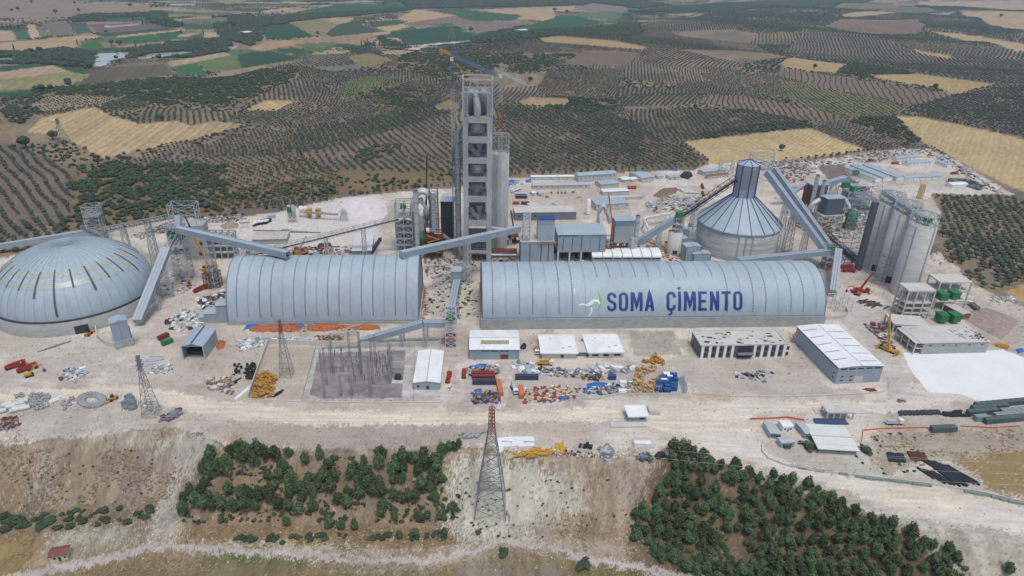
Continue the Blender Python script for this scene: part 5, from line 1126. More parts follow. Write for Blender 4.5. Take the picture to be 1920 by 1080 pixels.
# ------------------------------------------------------------------ generic sheds and frames
def shed(name, label, a, b, dep, h, rh, ridge='y', wm=None, rm=None, wins=(), doors=(), cat='building', group=None, ov=.4, z0=0., skyl=None, par=None, zg=0.):
    A, ang, w_ = base(a, b, zg); t = empty(name, (A.x, A.y, HTs(A.x, A.y) if z0 == 0 else z0), ang, label, cat, group); wm = wm or CLADW; rm = rm or WHT; D = dep; b_ = MB()
    if ridge == 'y':
        P_ = [(0, -.4), (w_, -.4), (w_, h), (w_/2, h+rh), (0, h)]; b_.add([(x, 0, z) for x, z in P_]+[(x, D, z) for x, z in P_], [(0, 1, 2, 3, 4), (9, 8, 7, 6, 5), (0, 5, 6, 1), (1, 6, 7, 2), (4, 9, 5, 0)])
        for s, x0, x1 in ((0, -ov, w_/2), (1, w_+ov, w_/2)):
            z0_ = h-rh*ov/(w_/2)+.12; z1_ = h+rh+.12
            r = MB().add([(x0, -ov, z0_), (x1, -ov, z1_), (x1, D+ov, z1_), (x0, D+ov, z0_), (x0, -ov, z0_+.2), (x1, -ov, z1_+.2), (x1, D+ov, z1_+.2), (x0, D+ov, z0_+.2)], [(0, 3, 2, 1), (4, 5, 6, 7), (0, 1, 5, 4), (2, 3, 7, 6), (3, 0, 4, 7)] if s == 0 else [(0, 1, 2, 3), (7, 6, 5, 4), (4, 5, 1, 0), (6, 7, 3, 2), (7, 4, 0, 3)]); part('roof_slope', r, rm, t)
    elif ridge == 'x':
        P_ = [(0, -.4), (D, -.4), (D, h), (D/2, h+rh), (0, h)]; b_.add([(0, y, z) for y, z in P_]+[(w_, y, z) for y, z in P_], [(4, 3, 2, 1, 0), (5, 6, 7, 8, 9), (1, 6, 5, 0), (2, 7, 6, 1), (0, 5, 9, 4)])
        for s, y0, y1 in ((0, -ov, D/2), (1, D+ov, D/2)):
            z0_ = h-rh*ov/(D/2)+.12; z1_ = h+rh+.12
            r = MB().add([(-ov, y0, z0_), (w_+ov, y0, z0_), (w_+ov, y1, z1_), (-ov, y1, z1_), (-ov, y0, z0_+.2), (w_+ov, y0, z0_+.2), (w_+ov, y1, z1_+.2), (-ov, y1, z1_+.2)], [(0, 1, 2, 3)[::-1], (4, 5, 6, 7), (0, 1, 5, 4), (1, 2, 6, 5), (3, 0, 4, 7)]); part('roof_slope', r, rm, t)
    else:
        b_.box(0, 0, -.4, w_, D, h); part('roof', MB().box(-ov, -ov, h+.02, w_+ov, D+ov, h+.3+rh*.0), rm, t)
        if par:
            for q in ((-ov, -ov, w_+ov, -ov+.4), (-ov, D+ov-.4, w_+ov, D+ov), (-ov, -ov+.4, -ov+.4, D+ov-.4), (w_+ov-.4, -ov+.4, w_+ov, D+ov-.4)): part('parapet', MB().box(q[0], q[1], h+.3, q[2], q[3], h+.3+par), rm, t)
    part('wall', b_, wm, t)
    if D > 8 and h > 2.7:
        part('plinth', MB().box(-.06, -.06, -.4, w_+.06, 0, .35), CON, t)
        if ridge != 'flat': part('gutter', (MB().box(-ov, -ov-.14, h-.15, w_+ov, -ov, h+.02) if ridge == 'x' else MB().box(-ov-.14, -ov, h-.2, -ov, D+ov, h-.02)), GRD, t); part('ridge_cap', (MB().box(-ov, D/2-.25, h+rh+.3, w_+ov, D/2+.25, h+rh+.4) if ridge == 'x' else MB().box(w_/2-.25, -ov, h+rh+.3, w_/2+.25, D+ov, h+rh+.4)), SIL, t)
    def opening(nm, f, x, z, ww, hh, m):
        o = MB(); e = .05
        if f == 'f': o.box(x, -e, z, x+ww, .1, z+hh)
        elif f == 'l': o.box(-e, x, z, .1, x+ww, z+hh)
        else: o.box(w_-.1, x, z, w_+e, x+ww, z+hh)
        part(nm, o, m, t)
    for q in wins: opening('window', q[0], q[1]*(w_ if q[0] == 'f' else D) if q[1] <= 1 else q[1], q[2], q[3], q[4], GLS)
    for q in doors: opening('door', q[0], q[1]*(w_ if q[0] == 'f' else D) if q[1] <= 1 else q[1], q[2], q[3], q[4], q[5] if len(q) > 5 else GRD)
    if skyl:
        for q in skyl: part('rooflight', MB().add([(q[0]*w_, q[1]*D, q[4]), (q[2]*w_, q[1]*D, q[4]), (q[2]*w_, q[3]*D, q[5]), (q[0]*w_, q[3]*D, q[5])], [(0, 1, 2, 3)]), SKL, t)
    return t, w_, D
def wrow(f, n, x0, x1, z, ww, hh): return [(f, x0+(x1-x0)*k/max(1, n-1), z, ww, hh) for k in range(n)]
def fr(name, label, x, y, w_, d_, rz, zs, nx, ny, m, r=.5, slab=None, cat='steel frame', z0=0, br=True, smat=None):
    t = empty(name, (x, y, z0), rz, label, cat); b = MB()
    xs = [w_*i/nx for i in range(nx+1)]; ys = [d_*j/ny for j in range(ny+1)]
    for X in xs:
        for Y in ys: b.beam((X, Y, -.3 if z0 == 0 else 0), (X, Y, zs[-1]), r)
    part('column', b, m, t)
    for k, z in enumerate(zs):
        b = MB()
        for X in xs: b.beam((X, 0, z), (X, d_, z), r*.8)
        for Y in ys: b.beam((0, Y, z), (w_, Y, z), r*.8)
        if br and k:
            zz = zs[k-1]
            for i in range(nx): b.beam((xs[i], 0, zz), (xs[i+1], 0, z), r*.4); b.beam((xs[i+1], 0, zz), (xs[i], 0, z), r*.4)
        part('floor_frame', b, m, t)
        if slab and k in slab: part('slab', MB().box(-.3, -.3, z+r*.42, w_+.3, d_+.3, z+r*.42+.3), smat or CONL, t)
    return t
def wl(x, y, rz=0.0): return V((x, y, 0))
# ---- big store with the white roof, right
shed('warehouse', 'large grey warehouse with long white roof beside the right-hand road', (1565,720), (1648,716), 45, 10, .9, 'y', mt('warehouse_wall', (164,176,188), .55, 0, .05, .1), WHT, wins=[('f', .05+.19*k, 8.6, 3.6, .8) for k in range(5)]+[('f', .1, 4, 1.6, .8), ('f', .3, 4, 1.6, .8), ('f', .1, 1.6, 1.6, .8), ('f', .3, 1.6, 1.6, .8), ('l', 2.4, 4.5, 1.2, .9), ('l', 2.4, 2, 1.2, .9)], doors=[('f', .42, 0, 4.6, 4.2, mt('white_door', (210,214,218), .5))], skyl=None)
whb = [o for o in bpy.data.objects if o.name == 'warehouse'][0]
sub('clerestory', lambda b: b.box(-.12, .8, 9.0, -.02, 44, 9.7), GLS, whb)
for k in range(5):
    sub('roof_strip', lambda b: b.add([(.6, 7+k*8, 10.5), (9, 7+k*8+.4, 11.1), (9, 7.5+k*8+.4, 11.1), (.6, 7.5+k*8, 10.5)], [(0, 1, 2, 3)]), GRD, whb)
    sub('roof_strip', lambda b: b.add([(14, 4+k*8, 11.15), (24, 4+k*8+.3, 10.5), (24, 4.5+k*8+.3, 10.5), (14, 4.5+k*8, 11.15)], [(0, 1, 2, 3)]), GRD, whb)
# ---- office building under construction
t, w_, D = shed('office_block', 'two-storey office block with white pilasters and unfinished roof, below the big letters', (1311,672), (1470,669), 16, 8, 0, 'flat', DGR, CONL, cat='building', par=.5)
for k in range(12):
    x = (.4+k*(w_-2)/11)
    if 5 <= k <= 6: continue
    sub('pilaster', lambda b: b.box(x, -.5, 0, x+1.5, 0, 7.9), WHT, t)
    if k not in (4,):
        for z in (1, 4.6):
            sub('window', lambda b: b.box(x+2, -.08, z, x+3.6, .02, z+2.2), GLS, t)
sub('entrance', lambda b: b.box(w_*.44, -.3, 0, w_*.6, -.02, 7), DRK, t); sub('entrance_canopy', lambda b: b.box(w_*.43, -3, 3.2, w_*.61, -.3, 3.5), GRD, t)
for k in range(3): sub('side_window', lambda b: b.box(-.08, 2+k*5, 1.2, 0, 4.6+k*5, 6.6), GLS, t)
rs = random.Random(4); 
for m, n, nm in ((DRK, 22, 'insulation_stack'), (CONL, 16, 'roof_block'), (TIM, 8, 'roof_timber')):
    b = MB(); [b.cb(rs.uniform(2, w_-2), rs.uniform(1, 15), 8.3, rs.uniform(.6, 3.4), rs.uniform(.4, 1.4), rs.uniform(.1, .45), rs.uniform(-.3, .3)) for _ in range(n)]; part(nm, b, m, t)
# ---- small works buildings in front
t, w_, D = shed('workshop', 'white-roofed workshop with a brick-red gate, left end of the container yard', (881,674), (973,674), 21, 6.3, 1.2, 'x', CLADW, WHT, wins=[('f', .23, 5.2, 4.4, .7), ('f', .42, 5.2, 4.4, .7), ('f', .62, 5.2, 4.4, .7)], doors=[('f', .62, 0, 4.4, 3.2, mt('red_gate', (126,50,50), .6))])
sub('rooflight', lambda b: b.add([(w_*.22, 4.5, 7.24), (w_*.8, 4.5, 7.24), (w_*.8, 8, 7.66), (w_*.22, 8, 7.66)], [(0, 1, 2, 3)]), mt('aged_sheet', (176,172,128), .5, 0, .15, 1), t)
for a, b, lb, ws in (((1016,672), (1080,672), 'left one of the twin low white flat-roofed buildings', [('f', .55, .5, 1.6, 2)]), ((1104,671), (1167,670), 'right one of the twin low white flat-roofed buildings, with three front windows', [('f', .1, 1.1, 3.6, 1.2), ('f', .42, .8, 3.2, 1.6), ('f', .74, 1.1, 3.6, 1.2)])):
    t, w_, D = shed('low_office', lb, a, b, 19, 3.3, 0, 'flat', CONL, WHT, wins=ws, par=.35, ov=1.0)
    rs = random.Random(8); sub('roof_vent', lambda b: [b.cb(rs.uniform(3, w_-3), rs.uniform(4, 16), 3.62, rs.uniform(.6, 3), .7, .4, .4) for _ in range(3)], SIL, t)
shed('link_building', 'narrow flat link between the twin low white buildings', (1083,668), (1101,668), 11, 2.6, 0, 'flat', GRD, CONL, doors=[('f', .5, 0, 1.4, 2.1)])
t, w_, D = shed('substation_shed', 'bright white gabled shed standing right of the substation', (776,731), (825,731), 31, 4.3, 1.0, 'y', CLADW, WHT, wins=[('f', .12, 1.5, 1.2, 1.2)], doors=[('f', .48, 0, 1.4, 2.4, DRK)])
# weighbridge houses
t, w_, D = shed('weighbridge_house', 'small white flat-roofed weighbridge house on the main dirt road', (1180,792), (1211,791), 7, 3.6, 0, 'flat', CLADW, WHT, wins=[('f', .6, 1.5, 2.4, 1.1)], par=.2, ov=1.2)
single('weighbridge', MB().box(0, 0, -.2, 17, 4.4, .5).box(0, 0, .5, 17, .4, .9).box(0, 4, .5, 17, 4.4, .9), CONL, G(1147,803), base((1147,803), (1210,802))[1], 'pale concrete weighbridge deck before the small white house', 'weighbridge')
single('weighbridge_ramp', MB().box(0, 0, -.2, 5.4, 5, 2.4).box(.4, .4, 2.4, 5, 4.6, 2.6), CONL, G(1217,779), 0.05, 'small flat annex right of the weighbridge house', 'annex')
fr('unfinished_gatehouse', 'unfinished concrete gatehouse frame beside the blue weighbridge', *G(1549,787)[:2], 13, 6, .05, [4], 4, 1, CONL, .6, (0,), 'building', br=False)
single('weighbridge', MB().box(0, 0, -.2, 16, 3.4, .6).box(0, -.4, .1, 16, 0, .9).box(0, 3.4, .1, 16, 3.8, .9), mt('steel_blue', (70,92,124), .5, 0, .15, 1), G(1530,796), .05, 'long blue steel weighbridge beside the unfinished gatehouse frame', 'weighbridge')
for a, lb in (((1530,776), 'pale slab left of the unfinished gatehouse'), ((1600,776), 'pale slab right of the unfinished gatehouse')): single('slab', MB().box(0, 0, -.2, 7, 5, .4), CONL, G(*a), .05, lb, 'slab')
def cabin(name, a, b, dep, h, lb, wm=CLADW, rm=SIL, group=None, n=2, cat='cabin'): return shed(name, lb, a, b, dep, h, .3, 'x', wm, rm, wins=wrow('f', n, .15, .7, 1.1, .9, .8), doors=[('f', .45, 0, .9, 2)], cat=cat, group=group, ov=.15)
cabin('site_cabin', (1442,822), (1453,822), 9, 2.8, 'pale green-grey site cabin standing end-on, leftmost of the cabin cluster'); cabin('site_cabin', (1453,823), (1462,823), 7, 2.6, 'grey site cabin end-on, second from the left in the cabin cluster', GRD)
cabin('site_cabin', (1463,840), (1488,838), 4, 2.6, 'long grey site cabin lying crosswise behind the small pine'); cabin('site_cabin', (1508,823), (1521,822), 9, 2.8, 'lone pale site cabin left of the wide white-roofed shed')
cabin('white_hut', (1466,810), (1486,809), 5, 2.8, 'small white hut with broken roof behind the cabin cluster', WHT, WHT)
t, w_, D = shed('white_roofed_shed', 'wide low shed with cream-white roof by the right bank', (1534,849), (1604,853), 17, 2.8, .3, 'x', GRD, mt('cream_sheet', (232,234,224), .6, 0, .03, .2), wins=[('f', .5, 1.2, 1, .8)], doors=[('f', .55, 0, 1, 2)], ov=1)
shed('tiled_house', 'tiny cream house with red tiled roof by the lower road at far left', (95,1055), (128,1049), 4.6, 2.8, .8, 'x', CRM, RTL, wins=[('f', .2, 1.1, .9, .9), ('f', .8, 1.1, .7, .9)], doors=[('f', .48, 0, .9, 2, GLS)], cat='house', zg=HTs(*hit(95,1055)[:2]))
# hopper shed, box by the dome, annexes
A, ang, w_ = base((344,674), (386,674)); t = empty('hopper_shed', A, ang, 'blue-grey open-fronted hopper shed with navy ridge, in front of the shorter hall', 'building'); D = 19; h = 8.5
b = MB(); 
for x in (0, w_-.25): b.box(x, 0, 0, x+.25, D, h)
b.box(.25, D-.3, 0, w_-.25, D, h); part('wall', b, CLADW, t)
for s in (0, 1):
    x0, x1 = (-.3, w_/2) if s == 0 else (w_/2, w_+.3); za, zb_ = (h, h+1.6) if s == 0 else (h+1.6, h); part('roof_slope', MB().add([(x0, -.3, za), (x1, -.3, zb_), (x1, D+.3, zb_), (x0, D+.3, za), (x0, -.3, za+.2), (x1, -.3, zb_+.2), (x1, D+.3, zb_+.2), (x0, D+.3, za+.2)], [(0, 3, 2, 1), (4, 5, 6, 7), (0, 1, 5, 4), (2, 3, 7, 6), (1, 2, 6, 5), (3, 0, 4, 7)]), CLAD, t)
sub('ridge_trim', lambda b: b.beam((w_/2, -.4, h+1.9), (w_/2, D+.4, h+1.9), .8, .12), NAVY, t); sub('portal_frame', lambda b: [b.beam((0, -.2, h), (w_/2, -.2, h+1.5), .5), b.beam((w_/2, -.2, h+1.5), (w_, -.2, h), .5), b.beam((.3, -.2, 0), (.3, -.2, h), .5), b.beam((w_-.3, -.2, 0), (w_-.3, -.2, h), .5), b.beam((.3, -.1, h), (w_-.3, -.1, h), .35)], STL, t)
sub('hopper', lambda b: b.box(.5, 5, 0, w_-.5, 15, 2.2), DRK, t)
A, ang, w_ = base((219,655), (250,647)); t = empty('lift_house', A, ang, 'tall narrow blue-grey box house on a concrete base at the foot of the dome', 'house')
sub('base_wall', lambda b: (b.box(-.5, -.5, -.4, w_+.5, 8, 4.5)), CON, t); sub('wall', lambda b: b.box(0, 0, 4.5, w_, 7, 16), CLADW, t)
sub('roof', lambda b: b.add([(-.3, -.3, 16), (w_+.3, -.3, 16), (w_+.3, 7.3, 16), (-.3, 7.3, 16), (w_/2, -.3, 17.2), (w_/2, 7.3, 17.2)], [(0, 4, 5, 3), (4, 1, 2, 5), (0, 1, 4), (3, 5, 2)]), CLAD, t); sub('corner_trim', lambda b: b.beam((w_+.1, .1, 4.6), (w_+.1, .1, 12), .5), NAVY, t)
sub('skylight_strip', lambda b: b.box(w_*.45, -.06, 5, w_*.5, .0, 15.5), SKL, t)
b = MB(); pts = [G(180,617), G(184,635), G(200,648), G(218,653)]
for p, q in zip(pts, pts[1:]): b.beam(p+V((0, 0, 1.3)), q+V((0, 0, 1.3)), .6, 3.4)
p0 = pts[0]; single('retaining_wall', b, CONL, p0, 0, 'curved pale retaining wall left of the narrow box house by the dome', 'wall', glob=True)
for a, b, d_, h, lb in (((385,606), (410,605), 8, 6, 'low blue-grey annex box left of the shorter hall'), ((409,606), (430,605), 9, 11.5, 'taller blue-grey annex box against the shorter hall'), ((374,606), (385,605), 6, 3.5, 'smallest blue-grey annex left of the shorter hall')): shed('annex', lb, a, b, d_, h, .4, 'x', CLADW, CLAD, ov=.2)
# concrete block and frame at left
A, ang, w_ = base((346,487), (391,486)); t = empty('concrete_block', A, ang, 'grey windowless concrete block building behind the tall transfer tower', 'building'); zt = TZ(A.x, A.y, 424)
sub('wall', lambda b: b.box(0, 0, -.4, w_, 11, zt), CON, t)
for x, z in ((.66, 3), (.82, 3), (.75, 11)): sub('opening', lambda b: b.box(w_*x, -.1, z, w_*x+2, 0, z+2.4), DRK, t)
fr('unfinished_building', 'unfinished grey concrete frame right of the windowless block', *G(393,486)[:2], 18, 9, .08, [5, 10, 15, 19], 4, 2, CON, .8, (0, 1, 2), 'building', br=False)
# ---- raw mill group (behind the shorter hall)
gx, gy = -87.5, 474
t = fr('raw_mill_tower', 'tall open white-steel frame tower, leftmost of the mill group behind the shorter hall', gx, gy, 12.5, 11, .05, [5, 10, 15, 20, 27, 32, 38], 2, 2, STL, .6, (0, 1, 2, 3, 4), smat=CON); gbox(t, 4, 3, 32.5, 3.4, dx=6, dy=4); gbox(t, 5, 3, 21, 2.4, dx=7, dy=3); gbox(t, 4, 4, 10.6, 3, DRK, 'machine', 6, 4)
t = fr('mill_building', 'steel frame around the green roller mill behind the shorter hall', gx+13.5, gy+1, 14, 12, .05, [6, 12, 18, 24], 3, 2, STD, .6, (0, 1, 2), smat=CON)
t = empty('roller_mill', (gx+19.5, gy-1.5, 0), 0, 'dark green roller mill with a silver square duct, behind the shorter hall', 'mill'); sub('body', lambda b: b.lathe(0, 0, [(.1, 3), (2.4, 3.4), (3.6, 6), (4.0, 9), (4.0, 12), (2.6, 14.5), (2, 15), (2, 18), (.1, 18)], 24), GRN, t); sub('hoop', lambda b: [b.lathe(0, 0, [(4, z), (4.2, z), (4.2, z+.35), (4, z+.4)], 24) for z in (8.6, 11.8)], DRK, t); sub('riser_duct', lambda b: b.box(-2, -1.4, 18, 2, 1.4, 30), SIL, t); sub('foot', lambda b: b.box(-3, -3, -.3, 3, 3, 3), CON, t)
def arch(cx, cy, z0, sp, ht, r, y2=0, n=14): return [(cx-sp/2+sp*(1-math.cos(math.pi*k/n))/2, cy+y2*k/n, z0+ht*math.sin(math.pi*k/n)) for k in range(n+1)]
t = empty('gas_duct', (gx+22, gy+3, 0), 0, 'pair of fat silver ducts arching over the mill group', 'duct'); zz = TZ(gx+20, gy, 394)
for k, dy in enumerate((0, 4)): sub('arch_duct', lambda b: b.tube([(-9, dy, zz-2)]+arch(-1.5, dy, zz, 15, 13, 0)+[(6.3, dy, zz-10)], 1.9, 14), SIL, t)
for dx, dy in ((-9, 1), (1, 1)): sub('cyclone', lambda b: b.lathe(dx, dy, [(.6, zz-11), (2.6, zz-7), (2.6, zz-1), (.4, zz)], 16), DUC, t)
sub('branch_duct', lambda b: (b.tube([(-9, 2, zz), (-6, 2, zz+4), (-2, 2, zz+7)], 1.4, 10), b.tube([(1, 2, zz), (-2, 2, zz+4), (-6, 2, zz+7)], 1.4, 10)), SIL, t)
def stack(x, y, r, pyt, lb, m=SIL, z0=-.3, n=7):
    zt = TZ(x, y, pyt); t = empty('chimney_stack', (x, y, 0), 0, lb, 'stack'); sub('shaft', lambda b: b.cyl((0, 0, z0), (0, 0, zt), r, n=18), m, t); sub('flange', lambda b: [b.lathe(0, 0, [(r, z), (r+.25, z), (r+.25, z+.35), (r, z+.35)], 18) for z in np.linspace(z0+3, zt-.4, n)], STD, t); sub('mouth', lambda b: b.cyl((0, 0, zt-.1), (0, 0, zt+.25), r*.8, n=16), DRK, t); return t
g = G(784,482); stack(g.x, g.y, 1.8, 358, 'tallest grey stack in the mill group, behind the shorter hall')
t = fr('heater_tower', 'rusty brown frame below the white vertical duct, left of the tallest tower', *G(796,486)[:2], 13, 11, .05, [5, 10, 15, 19], 2, 2, RST, .6, (0, 1, 2), smat=RST)
t = empty('vertical_duct', G(816,482), 0, 'white vertical duct in a tall dark lattice, left of the tallest tower', 'duct'); zt = TZ(*G(816,482)[:2], 356)
sub('duct', lambda b: b.tube([(0, 0, 20), (0, 0, zt-2)], 1.9, 16), mt('white_duct', (226,228,228), .4, 0, .04, 1), t); sub('cap', lambda b: b.lathe(-4, 0, [(.1, 23), (2, 22.4), (2.2, 20), (.1, 19.8)], 14), WHT, t)
sub('lattice', lambda b: b.lattice([(-3, -3, 19), (3, -3, 19), (3, 3, 19), (-3, 3, 19)], [(-3, -3, zt), (3, -3, zt), (3, 3, zt), (-3, 3, zt)], 8, .3), DRK, t)
sub('stair', lambda b: [b.beam((-5 if k % 2 else 4, -5.5, 6+k*2.6), (4 if k % 2 else -5, -5.5, 8.6+k*2.6), .7, .3) for k in range(5)], YEL, t)
t = empty('filter_house', G(828,470), 0, 'dark box filter house with light blue roof, tucked left of the tallest tower', 'building'); zt = TZ(*G(828,470)[:2], 378); sub('wall', lambda b: b.box(0, 0, 6, 9, 9, zt), DRK, t); sub('roof', lambda b: b.box(-.5, -.5, zt, 12, 12, zt+.5), CLAD, t); sub('leg', lambda b: [b.box(x, y, -.3, x+.7, y+.7, 6) for x in (0, 8.3) for y in (0, 8.3)], STD, t)
def pipe(name, lb, pts, r, m=SIL, legs=False):
    pts = [V(p) for p in pts]; o = pts[0]; t = empty(name, (o.x, o.y, 0), 0, lb, 'pipe'); q = [p-V((o.x, o.y, 0)) for p in pts]; sub('tube', lambda b: b.tube(q, r, 12), m, t)
    if legs: sub('support', lambda b: [b.beam((p.x, p.y, -.3), (p.x, p.y, p.z), .4) for p in q], STD, t)
    return t
pipe('gas_duct', 'fat silver duct bend leaning from the rusty frame, left of the tallest tower', [G(785,452,9), G(789,447,11), G(797,440,13)], 2.0); pipe('gas_duct', 'grey duct slanting down to the foot of the tallest tower', [G(828,440,14), G(838,447,12), G(849,455,7)], 1.7, DUC)
pipe('gas_duct', 'short upright silver duct in front of the rusty frame', [G(798,452,4), G(798,440,12)], 1.5)
# kiln and pipes right of the tower
t = empty('kiln_shell', G(921,462), .05, 'rust-red kiln drum lying right of the tallest tower', 'kiln'); sub('shell', lambda b: b.cyl((0, 4, 8), (21, 4, 9), 2.8, n=24), mt('kiln_red', (158,96,84), .8, 0, .16, .5), t); sub('tyre', lambda b: [b.cyl((x, 4, 8.1), (x+1.2, 4, 8.15), 3.4, n=24) for x in (5, 14)], DRK, t); sub('pier', lambda b: [b.box(x, 1, -.3, x+2.4, 7, 5) for x in (4.4, 13.4)], CON, t)
pipe('gas_duct', 'silver duct crossing right from the tallest tower', [G(917,427,22), G(952,431,22)], 1.3); pipe('gas_duct', 'thin cranked silver pipe at the foot of the tallest tower', [G(894,467,8), G(902,474,6), G(926,478,5), G(968,478,5)], .9, legs=True)
fr('kiln_support', 'low brown steel frame under the kiln drum', *G(921,484)[:2], 19, 8, .05, [4], 4, 1, STD, .5, (0,), smat=RST)
# crusher and hall buildings in the middle
A, ang, w_ = base((976,495), (1037,494)); t = empty('crusher_building', A, ang, 'blue-grey clad block with rooftop frame tower behind the left end of the lettered hall', 'building'); h = 17
sub('wall', lambda b: b.box(0, 0, -.4, w_, 13, h), CLADW, t); sub('deck', lambda b: b.box(-.4, -.4, h, w_+.4, 13.4, h+.4), CONL, t)
for x in (.26, .6, .82): sub('skylight_strip', lambda b: b.box(w_*x, -.08, .8, w_*x+.7, .0, h-1.5), SKD, t)
sub('roof_tower', lambda b: b.lattice([(1.6, 1, h+.4), (6.4, 1, h+.4), (6.4, 6, h+.4), (1.6, 6, h+.4)], [(1.6, 1, h+21), (6.4, 1, h+21), (6.4, 6, h+21), (1.6, 6, h+21)], 7, .42), mt('white_steel', (222,226,226)), t)
sub('roof_house', lambda b: (b.box(12, 1, h+.4, w_-.4, 9, h+13)), mt('glazed_grey', (176,190,200), .4, 0, .08, .8), t); sub('roof_house_top', lambda b: b.box(11.8, .8, h+13, w_-.2, 9.2, h+16.5), CLADW, t); sub('roof_house_trim', lambda b: (b.box(11.6, .6, h+16.5, w_, 9.4, h+16.9)), NAVY, t); sub('timber_edge', lambda b: b.box(w_*.5, -1.0, h-.9, w_+1.6, -.42, h+.7), TIM, t)
A, ang, w_ = base((1044,492), (1133,491)); t = empty('mill_hall', A, ang, 'blue-grey hall raised on concrete legs, behind the lettered hall', 'building'); zt = 21.5; D = 19
sub('wall', lambda b: b.box(0, 0, 8, w_, D, zt), CLADW, t); sub('roof', lambda b: b.add([(-.5, -.6, zt), (w_+.5, -.6, zt), (w_+.5, D, zt+1.6), (-.5, D, zt+1.6), (-.5, -.6, zt+.3), (w_+.5, -.6, zt+.3), (w_+.5, D, zt+1.9), (-.5, D, zt+1.9)], [(0, 3, 2, 1), (4, 5, 6, 7), (0, 1, 5, 4), (1, 2, 6, 5), (2, 3, 7, 6), (3, 0, 4, 7)]), CLAD, t)
sub('leg', lambda b: [b.box(x-.6, y, -.4, x+.6, y+1.2, 8) for x in np.linspace(.6, w_-.6, 5) for y in (0, D-1.2)], CONL, t); sub('opening_backing', lambda b: b.box(0, D-1.6, -.4, w_, D-1.3, 8), DRK, t)
for x in (.1, .29, .48, .67, .86): sub('skylight_strip', lambda b: b.box(w_*x, -.08, 9, w_*x+.6, .0, zt-2.5), SKD if x != .67 else SKL, t)
sub('open_eaves', lambda b: b.box(w_*.02, -.1, zt-1.0, w_*.4, .0, zt-.1), DRK, t)
t = empty('duct_arch', G(1126,468), 0, 'grey goose-neck duct rising behind the raised hall', 'duct'); sub('duct', lambda b: b.tube([(-2.5, 6, 18), (-2.5, 6, 28)]+arch(0, 6, 28, 5, 5, 0)+[(4, 6, 27), (6, 5, 20)], 1.5, 14), SIL, t)
t = fr('stair_tower', 'brown steel stair tower between the raised hall and the bag filter', *G(1134,486)[:2], 5.5, 7, .05, [4, 8, 12, 16], 1, 1, RST, .4); sub('stair', lambda b: [b.beam((0 if k % 2 else 5, -.5, k*2), (5 if k % 2 else 0, -.5, k*2+2), .9, .3) for k in range(8)], RST, t)
A, ang, w_ = base((1148,486), (1183,485)); t = empty('bag_filter', A, ang, 'grey corrugated bag filter with blue-topped hood, right of the raised hall', 'filter'); sub('body', lambda b: b.box(0, 0, 13, w_, 10, 26), mt('filter_grey', (170,176,178), .5, 0, .1, .5, streak=8), t); sub('hood', lambda b: b.box(0, 0, 26, w_, 10, 30), mt('hood_blue', (122,146,172), .5, 0, .05, 1), t); sub('hood_roof', lambda b: b.box(-.4, -.4, 30, w_+.4, 10.4, 30.5), CLAD, t); sub('hopper', lambda b: [b.cyl((x, 4, 13), (x, 4, 9), 2.4, .5, n=4, sm=False) for x in (2.6, 7, 11)], STD, t); sub('leg', lambda b: [b.box(x, y, -.3, x+.6, y+.6, 13) for x in (0, w_/2, w_-.6) for y in (0, 9.4)], RST, t); sub('lower_wall', lambda b: b.box(.7, 2, -.3, w_-.7, 9, 7), BRK, t)
g = G(1188,484); stack(g.x, g.y, 1.7, 404, 'grey stack right of the bag filter'); pipe('air_duct', 'twin short grey ducts beside the stack right of the bag filter', [(g.x-2.4, g.y-2, 2), (g.x-2.4, g.y-2, 17)], 1.5)
pipe('air_pipe', 'white cranked pipe running from the stack toward the small concrete silo', [G(1196,446,8), G(1219,436,8), G(1207,411,8), G(1213,408,8), G(1257,400,8)], 1.25, mt('white_duct', (226,228,228)), True)
A, ang, w_ = base((1110,494), (1238,494)); t = empty('white_vault', A, ang, 'small white barrel-roofed building directly behind the lettered hall', 'building'); D = 15; sub('wall', lambda b: b.box(0, 0, -.4, w_, D, 5), CLADW, t); part('roof', MB().add([(x, D/2-(D/2+.4)*math.cos(a), 5+3.4*math.sin(a)) for x in (-.3, w_+.3) for a in np.linspace(0, math.pi, 15)], [(i, 15+i, 16+i, i+1) for i in range(14)]+[tuple(range(14, -1, -1)), tuple(range(15, 30))], False), WHT, t)
for k in range(7): sub('window_band', lambda b: b.box(w_*(.03+.14*k), -.08, 3.4, w_*(.03+.14*k)+w_*.12, 0, 4.3), GLS, t); 
for k in range(1, 7): part('roof_rib', MB().add([(x, D/2-(D/2+.5)*math.cos(a), 5+3.5*math.sin(a)) for x in (w_*k/7, w_*k/7+.5) for a in np.linspace(0, 2.2, 12)], [(i, 12+i, 13+i, i+1) for i in range(11)]), GRD, t)
for k, (a, b, d_, h, lb) in enumerate([((1275,445), (1291,445), 7, 6, 'farthest of the four blue-grey gabled boxes left of the cone-roofed silo'), ((1274,474), (1300,473), 8, 11, 'second farthest blue-grey gabled box left of the cone-roofed silo'), ((1283,491), (1311,490), 8, 11.5, 'tall blue-grey gabled box nearest the lettered hall roof'), ((1299,494), (1331,493), 7, 7, 'low blue-grey gabled box at the foot of the cone-roofed silo')]):
    t, w_, D = shed('dosing_house', lb, a, b, d_, h, .8, 'y', CLADW, CLAD, ov=.2, cat='house'); sub('corner_trim', lambda b: [b.beam((x, -.05, 0), (x, -.05, h), .35) for x in (.1, w_-.1)], NAVY, t); sub('ridge_trim', lambda b: b.beam((w_/2, -.2, h+1.1), (w_/2, D+.2, h+1.1), .4, .1), NAVY, t)
shed('flat_hall', 'long pale flat-roofed building behind the raised blue-grey hall', (966,414), (1080,412), 16, 7, 0, 'flat', GRD, CONL, wins=wrow('f', 4, .05, .3, 3, 2, 1.6), par=.3)
